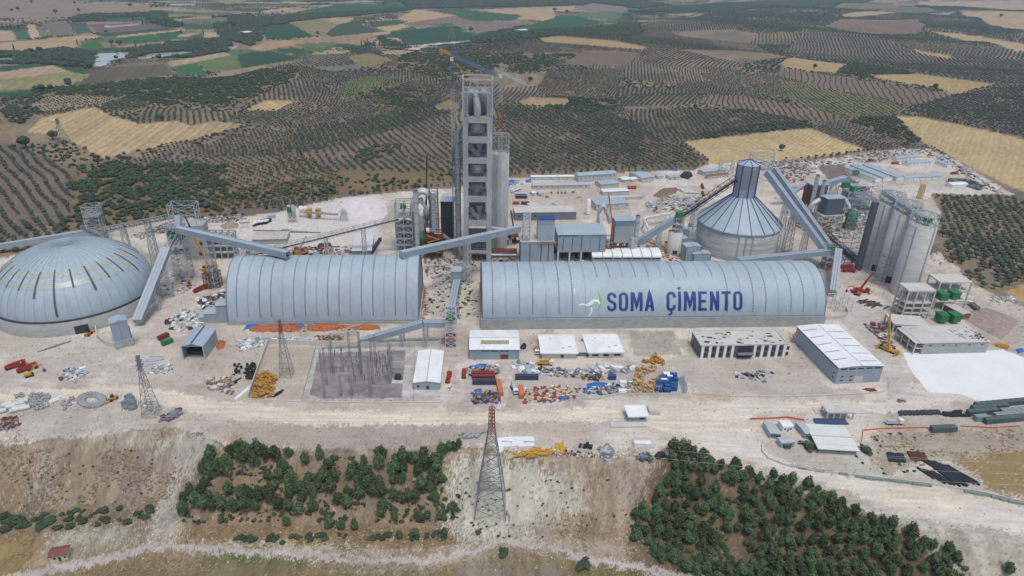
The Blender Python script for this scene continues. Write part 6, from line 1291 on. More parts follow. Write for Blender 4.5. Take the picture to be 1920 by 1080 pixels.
shed('roof_cabin', 'small grey hut standing beside the pale flat-roofed building', (1070,405), (1078,405), 5, 5, 0, 'flat', GRD, CONL)
# ---- cement mill group on the right
A, ang, w_ = base((1535,436), (1571,434)); t = empty('mill_filter', A, ang, 'nearer dark grey filter house on white legs, right of the cone-roofed silo', 'filter'); sub('body', lambda b: b.box(2, 0, 15, w_, 11, 27), DGR, t); sub('roof', lambda b: b.box(1, -.6, 29, w_+1, 10, 29.5), CLAD, t); sub('head', lambda b: b.box(2.4, .4, 27, w_-.4, 10, 29), GRD, t); 
part('frame', (lambda b: (b.lattice([(0, -1, -.3), (w_+1, -1, -.3), (w_+1, 11, -.3), (0, 11, -.3)], [(0, -1, 15), (w_+1, -1, 15), (w_+1, 11, 15), (0, 11, 15)], 3, .6), b)[1])(MB()), STL, t); sub('deck', lambda b: b.box(-.6, -1.6, 14.6, w_+1.6, 11.6, 15), CONL, t); sub('stair', lambda b: [b.beam((1, -2, 1+k*4), (6, -2, 4+k*4), .6, .3) for k in range(3)], YEL, t)
A, ang, w_ = base((1508,410), (1540,408)); t = empty('mill_filter', A, ang, 'farther dark grey filter house behind two grey stacks, right of the cone-roofed silo', 'filter'); sub('body', lambda b: b.box(2, 0, 12, w_, 11, 28), DGR, t); sub('roof', lambda b: b.box(1, -.6, 30, w_+1, 11, 30.5), CLAD, t); sub('head', lambda b: b.box(2.4, .4, 28, w_-.4, 10, 30), GRD, t); sub('leg', lambda b: [b.box(x, y, -.3, x+.7, y+.7, 12) for x in (2, w_-.7) for y in (0, 10)], STD, t)
part('brown_frame', (lambda b: (b.lattice([(-3.5, -1, -.3), (.5, -1, -.3), (.5, 4, -.3), (-3.5, 4, -.3)], [(-3.5, -1, 29), (.5, -1, 29), (.5, 4, 29), (-3.5, 4, 29)], 7, .5), b)[1])(MB()), RST, t)
g = G(1514,418); stack(g.x, g.y, 1.7, 328, 'left one of the two grey stacks right of the cone-roofed silo'); g = G(1529,414); stack(g.x, g.y, 1.6, 338, 'right one of the two grey stacks right of the cone-roofed silo')
pipe('gas_duct', 'silver elbow duct at the left of the cement mill group', [G(1482,386,6), G(1485,372,16), G(1488,362,20), G(1494,356,23), G(1503,350,26)], 1.9); pipe('gas_duct', 'silver elbow duct in front of the nearer dark filter house', [G(1514,412,4), G(1516,400,14), G(1518,390,20), G(1525,381,24), G(1536,375,26)], 2.0); pipe('gas_duct', 'silver duct bending down to the green mill', [G(1574,372,25), G(1583,374,25), G(1590,384,20), G(1593,392,17)], 2.1)
t = empty('cement_mill', G(1592,428), 0, 'big green cement mill body at the right of the dark filter houses', 'mill'); sub('body', lambda b: b.lathe(0, 0, [(.1, 2), (4.6, 2), (4.6, 12), (3.6, 14.5), (2.2, 16), (.1, 16)], 24), GRN, t); sub('platform', lambda b: b.lathe(0, 0, [(4.6, 3), (6.4, 3), (6.4, 3.3), (4.6, 3.4)], 20), RST, t)
t = fr('mill_tower', 'open white steel frame carrying green boxes behind the green cement mill', *G(1581,408)[:2], 20, 12, .05, [6, 12, 18, 23], 3, 1, STL, .6, (1, 2, 3), smat=STD); gbox(t, 7, 5, 23.6, 4, dx=6, dy=3); gbox(t, 5, 4, 24, 3, RST, 'machine', 14, 4)
t = fr('mill_tower', 'farther steel frame with a green box beside the light blue gable', *G(1574,385)[:2], 14, 9, .05, [8, 16], 2, 1, STD, .5, (1,), smat=STD); gbox(t, 6, 5, 16.6, 4.6, dx=3, dy=3)
shed('blue_gable', 'light blue gabled roof house in the middle of the cement mill group', (1588,376), (1626,374), 9, 12, 1.5, 'x', mt('gable_blue', (140,160,186)), LBL)
def xc(t): gbox(t, 5, 4, 14, 4, dx=2); floors(t, 9, 8, (6, 13))
g = G(1594,352); ltower('packing_tower', g.x, g.y, 10, 9, 19, 0, 5, 'pale lattice tower with green box at the back of the cement mill group', extra=xc)
g = G(1640,420); 
def xs_(t): floors(t, 12, 12, (38, 46))
g = V((262, 490, 0)); ltower('silo_tower', g.x, g.y, 13, 12, 57, .1, 14, 'tall tangled white steel tower rising behind the farthest tall silo', m=STL, r=.3, extra=xs_)
gallery('conveyor', G(1457,358,14), G(1506,350,17), 4.6, 3.6, LBL, 'covered conveyor entering the cement mill group from the cone-roofed silo', 'clad', (.5,)); gallery('conveyor', G(1545,346,16), G(1586,334,18), 4.6, 4, LBL, 'covered conveyor at the back right of the dark filter houses', 'clad', (.5,))
gallery('conveyor', G(1545,434,3), G(1604,486,3), 4, 3, DRK, 'dark open conveyor truss lying on the ground left of the tall silos', 'truss', ())
# ---- concrete frame buildings at the right
A, ang, w_ = base((1689,598), (1746,597)); fr('unfinished_building', 'left white concrete frame of the unfinished packing plant, four floors', A.x, A.y, 17, 11, .06, [4, 7.5, 11, 19.5], 3, 2, CONL, .75, (0, 1, 2, 3), 'building', br=False)
A = G(1747,581); fr('unfinished_building', 'right white concrete frame of the unfinished packing plant, taller and farther', A.x, A.y, 21, 12, .06, [6, 13, 19.5], 3, 1, CONL, .8, (0, 1, 2), 'building', br=False)
for k, (px, py, z) in enumerate([(1764, 560, 13.6), (1786, 558, 13.6), (1764, 600, 1.5), (1787, 600, 1.5)]):
    p = G(px, py, z); single('dust_filter', MB().box(-2.6, -3, 0, 2.6, 3, 4.4).box(-2.9, -3.3, 4.4, 2.9, 3.3, 4.7), GRN, p, .15, ['left green filter box on the upper floor of the packing plant', 'right green filter box on the upper floor of the packing plant', 'left green filter box beside the packing plant', 'right green filter box beside the packing plant'][k], 'filter')
A, ang, w_ = base((1676,627), (1722,622)); fr('loading_deck', 'low concrete deck on columns in front of the unfinished packing plant', *G(1672,624)[:2], 20, 13, -.1, [5.6], 3, 2, CONL, .8, (0,), 'building', br=False)
single('loading_deck_wall', MB().box(0, 0, -.3, 12, 10, 5.3), CON, G(1690,628), .03, 'grey wall box under the low concrete deck', 'wall')
A, ang, w_ = base((1726,664), (1848,661)); t = empty('concrete_store', A, ang, 'long low building of raw grey concrete with flat roof above the white slab', 'building'); D = 19; h = 7.2
sub('wall', lambda b: (b.box(0, 0, -.4, w_, D, h)), CON, t); sub('roof', lambda b: b.box(-2, -.4, h, w_+.4, D+.4, h+.4), CONL, t)
for k in range(5): sub('opening', lambda b: b.box(3.5+k*8, -.1, h-2, 4.8+k*8, .0, h-1.3), DRK, t)
sub('side_frame', lambda b: [b.box(-5, y, -.3, -4.4, y+.6, h-.2) for y in (0, 6, 12, 18)]+[b.box(-5, 0, z, 0, 18.6, z+.3) for z in (3.6, h-.2)], CONL, t)
rs = random.Random(14); sub('roof_clutter', lambda b: [b.cb(rs.uniform(25, w_-1), rs.uniform(2, 17), h+.4, rs.uniform(.5, 3.5), rs.uniform(.4, 1.2), rs.uniform(.2, .7), rs.uniform(0, 3)) for _ in range(26)], STL, t); sub('roof_rebar', lambda b: [b.cb(rs.uniform(32, w_-1), rs.uniform(1, 8), h+.4, rs.uniform(.5, 2.5), .4, rs.uniform(.2, .9), rs.uniform(0, 3)) for _ in range(12)], RST, t)
shed('brick_annex', 'small shed with orange brick end wall beside the green filter boxes', (1802,600), (1817,598), 14, 4, .4, 'y', BRK, CONL)
# ---- camp and workshops behind
CB = [('long white camp block, nearest row behind the tallest tower', (999,355), (1106,353), 9, 3.4, 1.2, SIL, 10), ('thin white camp block behind the nearest long one', (996,338), (1084,337), 6, 3.2, .5, WHT, 6), ('two-storey white camp block with grey roof, farthest in the middle', (1084,342), (1156,337), 12, 6.4, 1.4, CLAD, 9),
 ('square white shed with pale roof right of the long camp blocks', (1127,354), (1160,351), 14, 4, .8, CLAD, 0), ('white flat canopy building in front of the square shed', (1130,367), (1179,365), 9, 3.6, .3, WHT, 0), ('thin low pale block before the white canopy building', (1142,377), (1205,373), 4, 2.6, .3, CONL, 3), ('pale blue-roofed workshop behind the bag filter', (1118,396), (1178,392), 17, 5.5, .8, CLAD, 4),
 ('white gabled hall at the back, right of the camp blocks', (1203,343), (1225,340), 22, 4.6, 1.4, CLAD, 0), ('small white block left of the white gabled hall', (1168,343), (1184,341), 10, 2.8, .5, WHT, 2), ('tiny white hut left of the white gabled hall', (1184,342), (1197,340), 8, 2.6, .6, WHT, 1), ('grey-roofed house at the back beside the stubble field', (1318,330), (1360,325), 9, 4, 1.2, CLAD, 4), ('red-roofed house in front of the grey-roofed one by the stubble field', (1327,336), (1366,332), 6, 2.8, 1, BRK, 6),
 ('pale L-shaped office hut left in the car park', (994,395), (1013,394), 12, 3, .3, CONL, 2), ('pale office hut beside the parked white cars', (1018,399), (1036,398), 11, 3, .5, CONL, 2), ('small hut at the head of the car park', (999,368), (1006,367), 6, 2.8, .3, WHT, 1), ('second small hut at the head of the car park', (1012,369), (1019,368), 6, 2.8, .3, SIL, 1),
 ('tiny pale hut among the blue tarpaulins at the back', (1233,336), (1244,335), 6, 2.8, .5, SIL, 1), ('pair of pale huts at the back, left one', (1256,338), (1264,337), 8, 3, .6, SIL, 1), ('pair of pale huts at the back, right one', (1266,338), (1274,337), 8, 3, .6, CLAD, 1)]
for lb, a, b, d_, h, rh, rm, n in CB: shed('camp_block', lb, a, b, d_, h, rh, 'x', mt('camp_wall', (206,206,202), .8, 0, .06, .5), rm, wins=wrow('f', n, .05, .92, h-2.2, .9, .9) if n else (), ov=.2)
RB = [('leftmost of the long pale sheds behind the cement mills', (1640,343), (1652,342), 45, 4, 1.0), ('second long pale shed behind the cement mills', (1655,341), (1672,340), 52, 4, 1.0), ('third long pale shed behind the cement mills, farthest right of the parallel ones', (1680,340), (1695,339), 52, 4, 1.0)]
for lb, a, b, d_, h, rh in RB: shed('long_shed', lb, a, b, d_, h, rh, 'y', WHT, CLAD, ov=.2)
for lb, a, b, d_, h in (('crosswise long shed with pale roof right of the parallel ones', (1697,340), (1762,337), 9, 3.6), ('white camp building at the far upper right', (1681,303), (1725,299), 9, 3.4), ('second white camp building at the far upper right, nearer', (1703,312), (1745,309), 9, 3.4), ('third white camp block at the far upper right edge', (1752,306), (1775,315), 6, 3.2)): shed('camp_block', lb, a, b, d_, h, 1.0, 'x', WHT, CLAD, wins=wrow('f', 6, .05, .92, 1.2, .9, .9), ov=.2)
shed('white_tent', 'white tent-roofed store inside the dark scrap heap at upper right', (1785,352), (1814,350), 9, 2.6, 1.0, 'x', WHT, WHT); 
t = empty('white_tank', G(1102,402), 0, 'upright white tank with conical top in the middle of the car park', 'tank'); zt = TZ(*G(1102,402)[:2], 372); sub('shell', lambda b: b.lathe(0, 0, [(2, -.3), (2, zt-1), (.4, zt), (.05, zt)], 18), WHT, t); sub('base_ring', lambda b: b.lathe(0, 0, [(2.3, -.3), (2.3, .6), (2, .6)], 18), GRD, t)
shed('white_canopy', 'white-roofed shed with dark blue fans along its side, behind the shorter hall', (661,480), (697,479), 33, 4, .3, 'x', GRD, mt('canopy_white', (224,224,220), .7, 0, .03, .3)); g0 = G(700,470)
for k in range(7): single('cooling_fan', MB().cyl((0, 0, 0), (2.4, 0, 0), 1.3, n=12).box(.4, -1.3, -1.7, 2, 1.3, -1.2), mt('fan_navy', (50,60,112)), (g0.x-1.2+.25*k, g0.y-8+k*4.6, 1.7), 0, 'dark blue fan in the row along the white-roofed shed', 'fan', 'dark blue fans by the white-roofed shed')
shed('pale_shed', 'low pale-roofed shed in the white dust area at left', (474,459), (538,457), 16, 4, .8, 'x', CON, mt('dusty_sheet', (208,200,190), .8))
# batching plant
for x, y, lb, m in ((545, 417, 'green-banded cement silo of the batching plant', CON), (553, 417, 'plain grey cement silo of the batching plant', CON), (566, 407, 'left white silo of the batching plant', WHT), (574, 407, 'right white silo of the batching plant', WHT)):
    g = G(x, y); zt = TZ(g.x, g.y, y-32 if m is CON else y-20); t = empty('batching_silo', g, 0, lb, 'silo'); sub('shell', lambda b: b.lathe(0, 0, [(.4, 3.4), (1.7, 6), (1.7, zt), (.1, zt+.6)], 16), m, t); sub('leg', lambda b: [b.beam((sx*1.4, sy*1.4, -.2), (sx*1.4, sy*1.4, 6.4), .3) for sx in (-1, 1) for sy in (-1, 1)], STL, t)
    if x == 545: sub('band', lambda b: b.lathe(0, 0, [(1.76, zt-6), (1.76, zt-1)], 16), GRN, t)
gallery('feed_belt', G(577,398,6), G(634,402,5), 1.4, 1.2, None, 'thin feed belt running from the batching plant to the hopper', 'truss', ())
shed('aggregate_hopper', 'pale tilted hopper house beside the white mound', (640,416), (652,415), 8, 7, 2, 'y', SIL, SIL, cat='hopper'); 
for x in (581, 598): g = G(x, 408); single('hopper', MB().box(-2, -2, 3, 2, 2, 8).cyl((0, 0, 3), (0, 0, .6), 2.4, .6, n=4, sm=False).box(-1.9, -1.9, 0, -1.5, -1.5, 3).box(1.5, -1.9, 0, 1.9, -1.5, 3), YEL, g, 0, 'left yellow hopper of the batching plant' if x == 581 else 'right yellow hopper of the batching plant', 'hopper')
for a, b, d_, lb, rm in (((321,12), (368,11), 26, 'long pale barn far away at the top left', SIL), ((206,52), (262,47), 22, 'far farm building with red roof in the plain at upper left', RTL), ((462,66), (474,64), 30, 'small white house by the river far away', WHT), ((975,61), (990,60), 30, 'tiny white farm sheds in the far fields behind the crane', WHT)): shed('farm_building', lb, a, b, d_, 7, 2, 'x', WHT, rm, zg=-26.)
# ------------------------------------------------------------------ vehicles and machines, one of each kind then copies
def wheels(t, xs, hw, r=.36, wd=.26):
    for x in xs:
        for s in (-1, 1): part('wheel', MB().cyl((x, s*hw-wd/2, r), (x, s*hw+wd/2, r), r, n=12), BLK, t)
def car(m, lb, loc, rz, group=None):
    t = empty('car', loc, rz, lb, 'car', group)
    P_ = [(-2.1, .35), (2.1, .35), (2.15, .75), (1.2, .95), (-2.05, 1.0)]; b = MB(); b.add([(x, -.85, z) for x, z in P_]+[(x, .85, z) for x, z in P_], [(0, 1, 2, 3, 4), (9, 8, 7, 6, 5)]+[(i, 5+i, 5+(i+1) % 5, (i+1) % 5) for i in range(5)]); part('body', b, m, t)
    Q_ = [(-1.9, .98), (1.15, .95), (.5, 1.42), (-1.4, 1.42)]; b = MB().add([(x, -.78, z) for x, z in Q_[:2]]+[(x, -.62, z) for x, z in Q_[2:]]+[(x, .78, z) for x, z in Q_[:2]]+[(x, .62, z) for x, z in Q_[2:]], [(0, 1, 2, 3), (7, 6, 5, 4), (0, 4, 5, 1), (1, 5, 6, 2), (3, 7, 4, 0), (2, 6, 7, 3)]); part('window', b, GLS, t)
    part('roof', MB().box(-1.42, -.63, 1.42, .5, .63, 1.47), m, t); wheels(t, (-1.35, 1.35), .78, .32, .22); return t
def truck(cm, bm, lb, loc, rz, Ln=8.5, kind='tipper', group=None):
    t = empty('truck', loc, rz, lb, 'truck', group); part('chassis', MB().box(-Ln/2, -.9, .7, Ln/2, .9, 1.05), DRK, t)
    part('cab', MB().box(Ln/2-2, -1.2, 1.05, Ln/2, 1.2, 3.0), cm, t); part('windscreen', MB().box(Ln/2-.02, -1.05, 2.0, Ln/2+.04, 1.05, 2.8), GLS, t)
    if kind == 'tipper': part('tipper_body', MB().add([(-Ln/2, -1.2, 1.1), (Ln/2-2.3, -1.2, 1.1), (Ln/2-2.3, 1.2, 1.1), (-Ln/2, 1.2, 1.1), (-Ln/2-.3, -1.3, 2.6), (Ln/2-2.2, -1.3, 2.8), (Ln/2-2.2, 1.3, 2.8), (-Ln/2-.3, 1.3, 2.6)], [(0, 3, 2, 1), (0, 1, 5, 4), (1, 2, 6, 5), (2, 3, 7, 6), (3, 0, 4, 7)]).box(-Ln/2+.1, -1.1, 1.9, Ln/2-2.4, 1.1, 2.1), bm, t)
    elif kind == 'mixer': part('drum', MB().cyl((-Ln/2, 0, 2.9), (-1, 0, 2.5), .8, 1.25, 16).cyl((-1, 0, 2.5), (Ln/2-2.4, 0, 2.1), 1.25, .7, 16), bm, t)
    elif kind == 'flat': part('flatbed', MB().box(-Ln/2-.4, -1.25, 1.06, Ln/2-2.2, 1.25, 1.3), bm, t); part('load', MB().box(-Ln/2+.4, -.9, 1.3, Ln/2-3, .9, 2.2), STL, t)
    else: part('pump_body', MB().box(-Ln/2, -1.1, 1.06, Ln/2-2.3, 1.1, 2.0).beam((-Ln/2+1, .3, 2.4), (Ln/2-1, .3, 3.3), .5).beam((-Ln/2+1, -.4, 2.3), (Ln/2-2, -.4, 3.2), .4), bm, t)
    wheels(t, (-Ln/2+.9, -Ln/2+2.2, Ln/2-1.1), 1.0, .5, .34); return t
def bus(m, lb, loc, rz):
    t = empty('bus', loc, rz, lb, 'bus'); part('body', MB().box(-5.5, -1.25, .45, 5.5, 1.25, 2.9), m, t); 
    for s in (-1, 1): part('window', MB().box(-5, s*1.26-.02, 1.5, 5.2, s*1.26+.02, 2.4), GLS, t)
    part('roof_hatch', MB().box(-3, -.5, 2.9, -2, .5, 3.05).box(2, -.5, 2.9, 3, .5, 3.05), SIL, t); wheels(t, (-3.6, 3.6), 1.1, .48, .3); return t
def excavator(m, lb, loc, rz, tracks=True):
    t = empty('excavator', loc, rz, lb, 'excavator')
    for s in (-1, 1): part('track', MB().box(-2, s*1.3-.35, 0, 2, s*1.3+.35, .9), DRK, t)
    part('body', MB().box(-2.2, -1.3, 1.0, 1.2, 1.3, 2.2), m, t); part('cab', MB().box(.2, .4, 2.2, 1.7, 1.3, 3.1), GLS, t); part('boom', MB().beam((1, 0, 2), (3.8, 0, 5.4), .5, .6).beam((3.8, 0, 5.4), (6.2, 0, 4.6), .45, .5), m, t); part('arm', MB().beam((6.2, 0, 4.8), (6.9, 0, 1.6), .4, .4), m, t); part('bucket', MB().box(6.2, -.6, .6, 7.4, .6, 1.6), DRK, t); return t
def loader(m, lb, loc, rz):
    t = empty('loader', loc, rz, lb, 'loader'); part('body', MB().box(-2.4, -.9, .8, 1.2, .9, 1.8), m, t); part('cab', MB().box(-.6, -.7, 1.8, .8, .7, 3), GLS, t); part('arm', MB().beam((.8, -.6, 1.4), (3, -.6, .9), .3).beam((.8, .6, 1.4), (3, .6, .9), .3), m, t); part('bucket', MB().box(2.8, -1.2, .1, 3.8, 1.2, 1.1), m, t); wheels(t, (-1.6, 1.2), 1.0, .65, .45); return t
def mcrane(m, bm, lb, loc, rz, tip, m2=None):
    """wheeled crane; tip = world point of the boom head"""
    t = empty('mobile_crane', loc, 0, lb, 'crane'); c, n = math.cos(rz), math.sin(rz)
    def R(mb): return mb.xf((0, 0, 0), rz)
    part('chassis', R(MB().box(-6, -1.3, .8, 6, 1.3, 1.7)), m, t); part('cab', R(MB().box(4.4, -1.2, 1.7, 6.2, 1.2, 3)), m, t); part('turret', R(MB().box(-3, -1.2, 1.7, 1, 1.2, 3.3)), m, t); part('counterweight', R(MB().box(-4.4, -1.3, 1.7, -3, 1.3, 3)), DRK, t)
    for x in (-5, 5): part('outrigger', R(MB().box(x-.3, -3.2, .5, x+.3, 3.2, .9).box(x-.5, -3.6, 0, x+.5, -2.9, .5).box(x-.5, 2.9, 0, x+.5, 3.6, .5)), m, t)
    q = V(tip)-V(loc); b0 = V((0, 0, 3)); mid = b0.lerp(q, .5); b = MB(); b.beam(b0, mid, 1.1); part('boom', b, bm, t); b = MB(); b.beam(mid, q, .75); part('boom_extension', b, m2 or bm, t); part('hook_line', MB().beam(q, q-V((0, 0, min(8, q.z*.3))), .12), DRK, t)
    for x in (-4.6, -3.2, 2.4, 3.8): 
        for s in (-1, 1): part('wheel', R(MB().cyl((x, s*1.2-.2, .6), (x, s*1.2+.2, .6), .6, n=12)), BLK, t)
    return t
def pick(ts, k): return ts[k % len(ts)]
car(CAR_G, 'silver car driving on the right-hand road below the white-roofed warehouse', G(1690,753), .1); car(CAR_W, 'white pickup-like car parked at the right corner of the wide low shed', G(1606,838), 2.0)
car(CAR_W, 'white car parked alone on the track right of the substation', G(843,728), 1.5); car(CAR_G, 'silver car standing alone in the middle of the far car park', G(1026,370), .1); car(CAR_G, 'silver van-like car in the upper part of the far car park', G(1075,361), .6); car(CAR_W, 'white car at the right side of the far car park', G(1087,370), .3)
c0 = car(CAR_W, 'white car in the double row at the lower end of the far car park', G(1038,383), .1, 'white cars parked in the double row'); ct = tree_of(c0)
for k in range(9): dup(c0, G(1040+(k % 2)*7+k*.8, 385+k*1.7+(k % 2)*.6), .1, label='white car in the double row at the lower end of the far car park', ch=ct)
c1 = car(CAR_D, 'dark car in the top row of the far car park', G(1034,362), 1.5, 'dark cars in the top row'); ct1 = tree_of(c1); 
for px in (1046, 1053, 1060): dup(c1, G(px, 362), 1.5, label='dark car in the top row of the far car park', ch=ct1)
for k in range(14):
    px = 948+rp.uniform(0, 40); py = 338+rp.uniform(0, 26); dup(c0, G(px, py), rp.uniform(0, 3), label='white car parked loosely among tarpaulins right of the blending silo', group='cars among the tarpaulins', ch=ct)
bus(CAR_W, 'white bus parked on the slant right of the blending silo', G(969,360), .9); bus(CAR_W, 'upper white bus of the two side by side in the far car park', G(976,367), .05); bus(CAR_D, 'dark bus just below the white one in the far car park', G(977,372), .05)
truck(ORG, ORG, 'orange tipper truck by the pale workshop at the back', G(1185,354), .05); truck(RED, RED, 'red truck with white cab standing right of the substation', G(841,712), 1.5, 8, 'pump'); truck(RED, RED, 'second red vehicle on the dirt strip left of the workshop', G(870,705), 1.6, 6, 'pump')
truck(ORG, ORG, 'orange tipper truck behind the octagonal head house', G(1472,336), -.4); truck(WHT, YEL, 'yellow pump truck with white cab beside the twin low buildings', G(1006,660), -1.5, 8, 'pump'); truck(WHT, YEL, 'yellow truck-mounted rig with white cab in front of the twin low buildings', G(1022,684), 0., 8.5, 'pump')
truck(WHT, SIL, 'white concrete mixer truck at the left edge of the container yard', G(964,733), -1.3, 8, 'mixer'); truck(WHT, mt('silt_green', (92,150,140)), 'white and teal truck beside the long beams in the white dust area', G(538,434), .1, 8, 'flat')
m0 = truck(mt('mixer_navy', (52,72,92)), WHT, 'white-drummed mixer truck in the row of four at the batching plant', G(481,422), 1.25, 8, 'mixer', 'mixer trucks at the batching plant'); mtq = tree_of(m0)
for px, py in ((488, 420), (495, 419), (502, 418)): dup(m0, G(px, py), 1.25, label='white-drummed mixer truck in the row of four at the batching plant', ch=mtq)
for px, py, rz, lb in ((1549, 500, -.7, 'red truck left of the tall silos, beside white bundles'), (1584, 503, -.1, 'rear one of two red trucks side by side left of the tall silos'), (1590, 510, -.1, 'front one of two red trucks side by side left of the tall silos'), (376, 545, .95, 'red pump truck on the track right of the tall transfer tower'), (30, 689, .7, 'front one of the long red machines at far left'), (52, 694, .7, 'second red machine next to the yellow excavator at far left'), (1318, 366, 1.5, 'red truck nearest the pale pipes behind the small silo'), (1317, 352, 1.5, 'farther red truck beside the back track'), (1460, 328, -.6, 'long red vehicle among machines behind the octagonal head house'), (1679, 308, -.2, 'dark red truck by the upper right camp'), (1790, 327, .0, 'red and white truck with a blue load at the upper right')):
    truck(WHT if px in (1790, 1679) else RED, RED, lb, G(px, py), rz, 9.5, 'pump')
truck(WHT, WHT, 'white trucks cab parked behind the head house by a dark tree', G(1526,317), .1, 7, 'flat'); truck(WHT, SIL, 'white truck beside white pallets by the black rubber rolls at right', G(1676,795), .05, 8, 'flat')
truck(WHT, GRD, 'open lorry with empty bed parked on the slope road right of the packing plant', G(1824,577), 1.6, 9.5); truck(WHT, STD, 'small white truck between the small silo and the cone-roofed silo', G(1297,425), .1, 6)
excavator(YEL, 'yellow excavator with raised arm at far left', G(55,705), .7); excavator(YEL, 'yellow excavator by the dark truss left of the tall silos', G(1552,452), 1.0); excavator(ORG, 'small orange excavator by the red drilling rig', G(1607,553), 2.5); loader(YEL, 'yellow wheel loader beside the dark tanks at left', G(212,750), -2.2); loader(DRK, 'dark tractor loader on the bank edge right of the yellow beams', G(1101,840), 2.9); loader(mt('digger_orange', (220,120,60)), 'small orange loader between dome and retaining wall', G(167,628), 1.5)
g = G(392,503); mcrane(YEL, YEL, 'yellow mobile crane with a dark raised boom tip, right of the tall transfer tower', g, 1.2, (g.x-14, g.y+4, TZ(g.x, g.y, 392)), DRK); g = G(800,458)
mcrane(DRK, DRK, 'crane with a very tall black boom behind the mill group', G(798,462), .3, (G(801,462).x+1.5, G(801,462).y+4, TZ(*G(800,466)[:2], 297)))
g = G(1154,484); mcrane(ORG, ORG, 'orange lattice-boom crane leaning across the bag filter', g, .1, (g.x-9, g.y+3, TZ(g.x, g.y, 364))); g = G(561,478); mcrane(YEL, YEL, 'small yellow crane among the rust rings behind the shorter hall', g, .4, (g.x+6, g.y+2, TZ(g.x, g.y, 444)))
g = G(1664,658); mcrane(YEL, YEL, 'yellow mobile crane at the corner of the concrete packing deck', g, -.9, (g.x-3, g.y+3, TZ(g.x, g.y, 592))); g = G(1612,548); mcrane(RED, RED, 'bright red drilling rig with mast standing before the tall silos', g, .1, (g.x+6, g.y+1, TZ(g.x, g.y, 512)))
g = G(966,455); mcrane(DRK, DRK, 'black-boomed crane right of the kiln drum', g, .1, (g.x-4, g.y+2, TZ(g.x, g.y, 396)))
t = empty('crane_section', G(1724,372), 0, 'upright yellow crane mast section behind the farthest tall silo', 'crane'); part('mast', MB().lattice([(-2, -2, 0), (2, -2, 0), (2, 2, 0), (-2, 2, 0)], [(-1.6, -1.6, 14), (1.6, -1.6, 14), (1.6, 1.6, 14), (-1.6, 1.6, 14)], 5, .4), YEL, t)
# ------------------------------------------------------------------ containers, crates, drums, pipes
def container(m, lb, a, rz, Ln=12.2, group=None, z=0., doorm=None, W=2.44, Hh=2.6):
    A = V(a); t = empty('shipping_container', (A.x, A.y, z), rz, lb, 'container', group); b = MB().box(0, 0, .1, Ln, W, Hh)
    for k in range(int(Ln/.6)): b.box(.3+k*.6, -.05, .2, .55+k*.6, 0, Hh-.1)
    part('body', b, m, t); part('door', MB().box(Ln, .1, .2, Ln+.06, W-.1, Hh-.1), doorm or m, t); part('roof', MB().box(.1, .1, Hh, Ln-.1, W-.1, Hh+.04), m, t); return t
CRED = mt('container_red', (140,56,58), .6, 0, .1, .8); CNAV = mt('container_navy', (62,72,92), .6, 0, .1, .8); CORG = mt('container_orange', (212,124,78), .6, 0, .08, .8)
container(CRED, 'dark red container, rear one of the stacked pair left of the yard path', G(884,707), .04); container(CRED, 'dark red container right behind the navy one, left of the yard path', G(885,713), .04); container(CNAV, 'navy container in front of the dark red ones, left of the yard path', G(886,722), .04); container(CNAV, 'navy container lying alone in the middle of the container yard', G(966,713), .04)
container(CORG, 'orange container standing lengthwise left of the yard path', G(944,743), 1.72); container(CORG, 'salmon container lengthwise right of the yard path beside red pallets', G(982,748), 1.62, 9)
container(mt('c_orange2', (190,84,58)), 'short orange-red container in the far car park', G(961,384), .02, 6.1); container(CNAV, 'dark container right of the orange-red one in the far car park', G(977,384), .02, 7.5)
container(WHT, 'white container by itself on the main bank edge', G(1189,840), .0, 7.6); container(CLAD, 'pale container office at the batching plant', G(500,410), .25, 7); container(YEL, 'dull yellow container right of the long grey concrete store', G(1867,650), -.6, 6.1)
container(GRN, 'green container beside the track in front of the hopper shed', G(306,650), .9, 6.1); container(CRED, 'dark red container behind the green one by the hopper shed', G(300,640), 1.0, 6.1); container(CRED, 'maroon container at the back of the works near the stubble field', G(1628,303), -.1, 6.1)
container(BLP, 'blue box container in the middle of the yard clutter', G(1141,713), .05, 4.0)
def group_of(name, proto, spots, label, cat, group):
    """proto = list of (mesh, material) child-free single mesh objects; spots = (loc, rz, scale)"""
    for loc, rz, s in spots:
        o = bpy.data.objects.new(name, proto); COL.objects.link(o); o.location = loc; o.rotation_euler = (0, 0, rz) if not isinstance(rz, tuple) else rz; o.scale = s if isinstance(s, tuple) else (s, s, s); tag(o, label, cat, group)
def grid(a, b, c, n, m, jx=0.): 
    A, B, C_ = G(*a), G(*b), G(*c); return [A+(B-A)*(i/max(1, n-1))+(C_-A)*(j/max(1, m-1))+V((rp.uniform(-jx, jx), rp.uniform(-jx, jx), 0)) for j in range(m) for i in range(n)]
crate = MB().box(-2, -1.2, 0, 2, 1.2, 2.4).box(-2.05, -1.25, 2.4, 2.05, 1.25, 2.6)
for k in range(4): crate.box(-1.9+k*1.1, -1.26, .2, -1.5+k*1.1, -1.2, 2.2)
cb_ = crate.mesh('blue_crate', BLP); cw_ = crate.mesh('white_crate', WHT)
sp = [(1234,735),(1236,729),(1250,736),(1252,729),(1262,731),(1263,725),(1248,722),(1264,716),(1262,708),(1256,716),(1236,722),(1244,712)]
group_of('blue_crate', cb_, [(G(*p), rp.uniform(-.1, .1), (.9, 1, 1)) for p in sp], 'blue plastic crate in the cluster at the right end of the yard', 'crate', 'blue crates at the yard end'); group_of('white_crate', cw_, [(G(*p), 0, (.9, 1, .9)) for p in ((1250,706),(1246,718),(1254,711),(1168,722),(1166,738))], 'white crate in the cluster at the right end of the yard', 'crate', 'white crates in the yard')
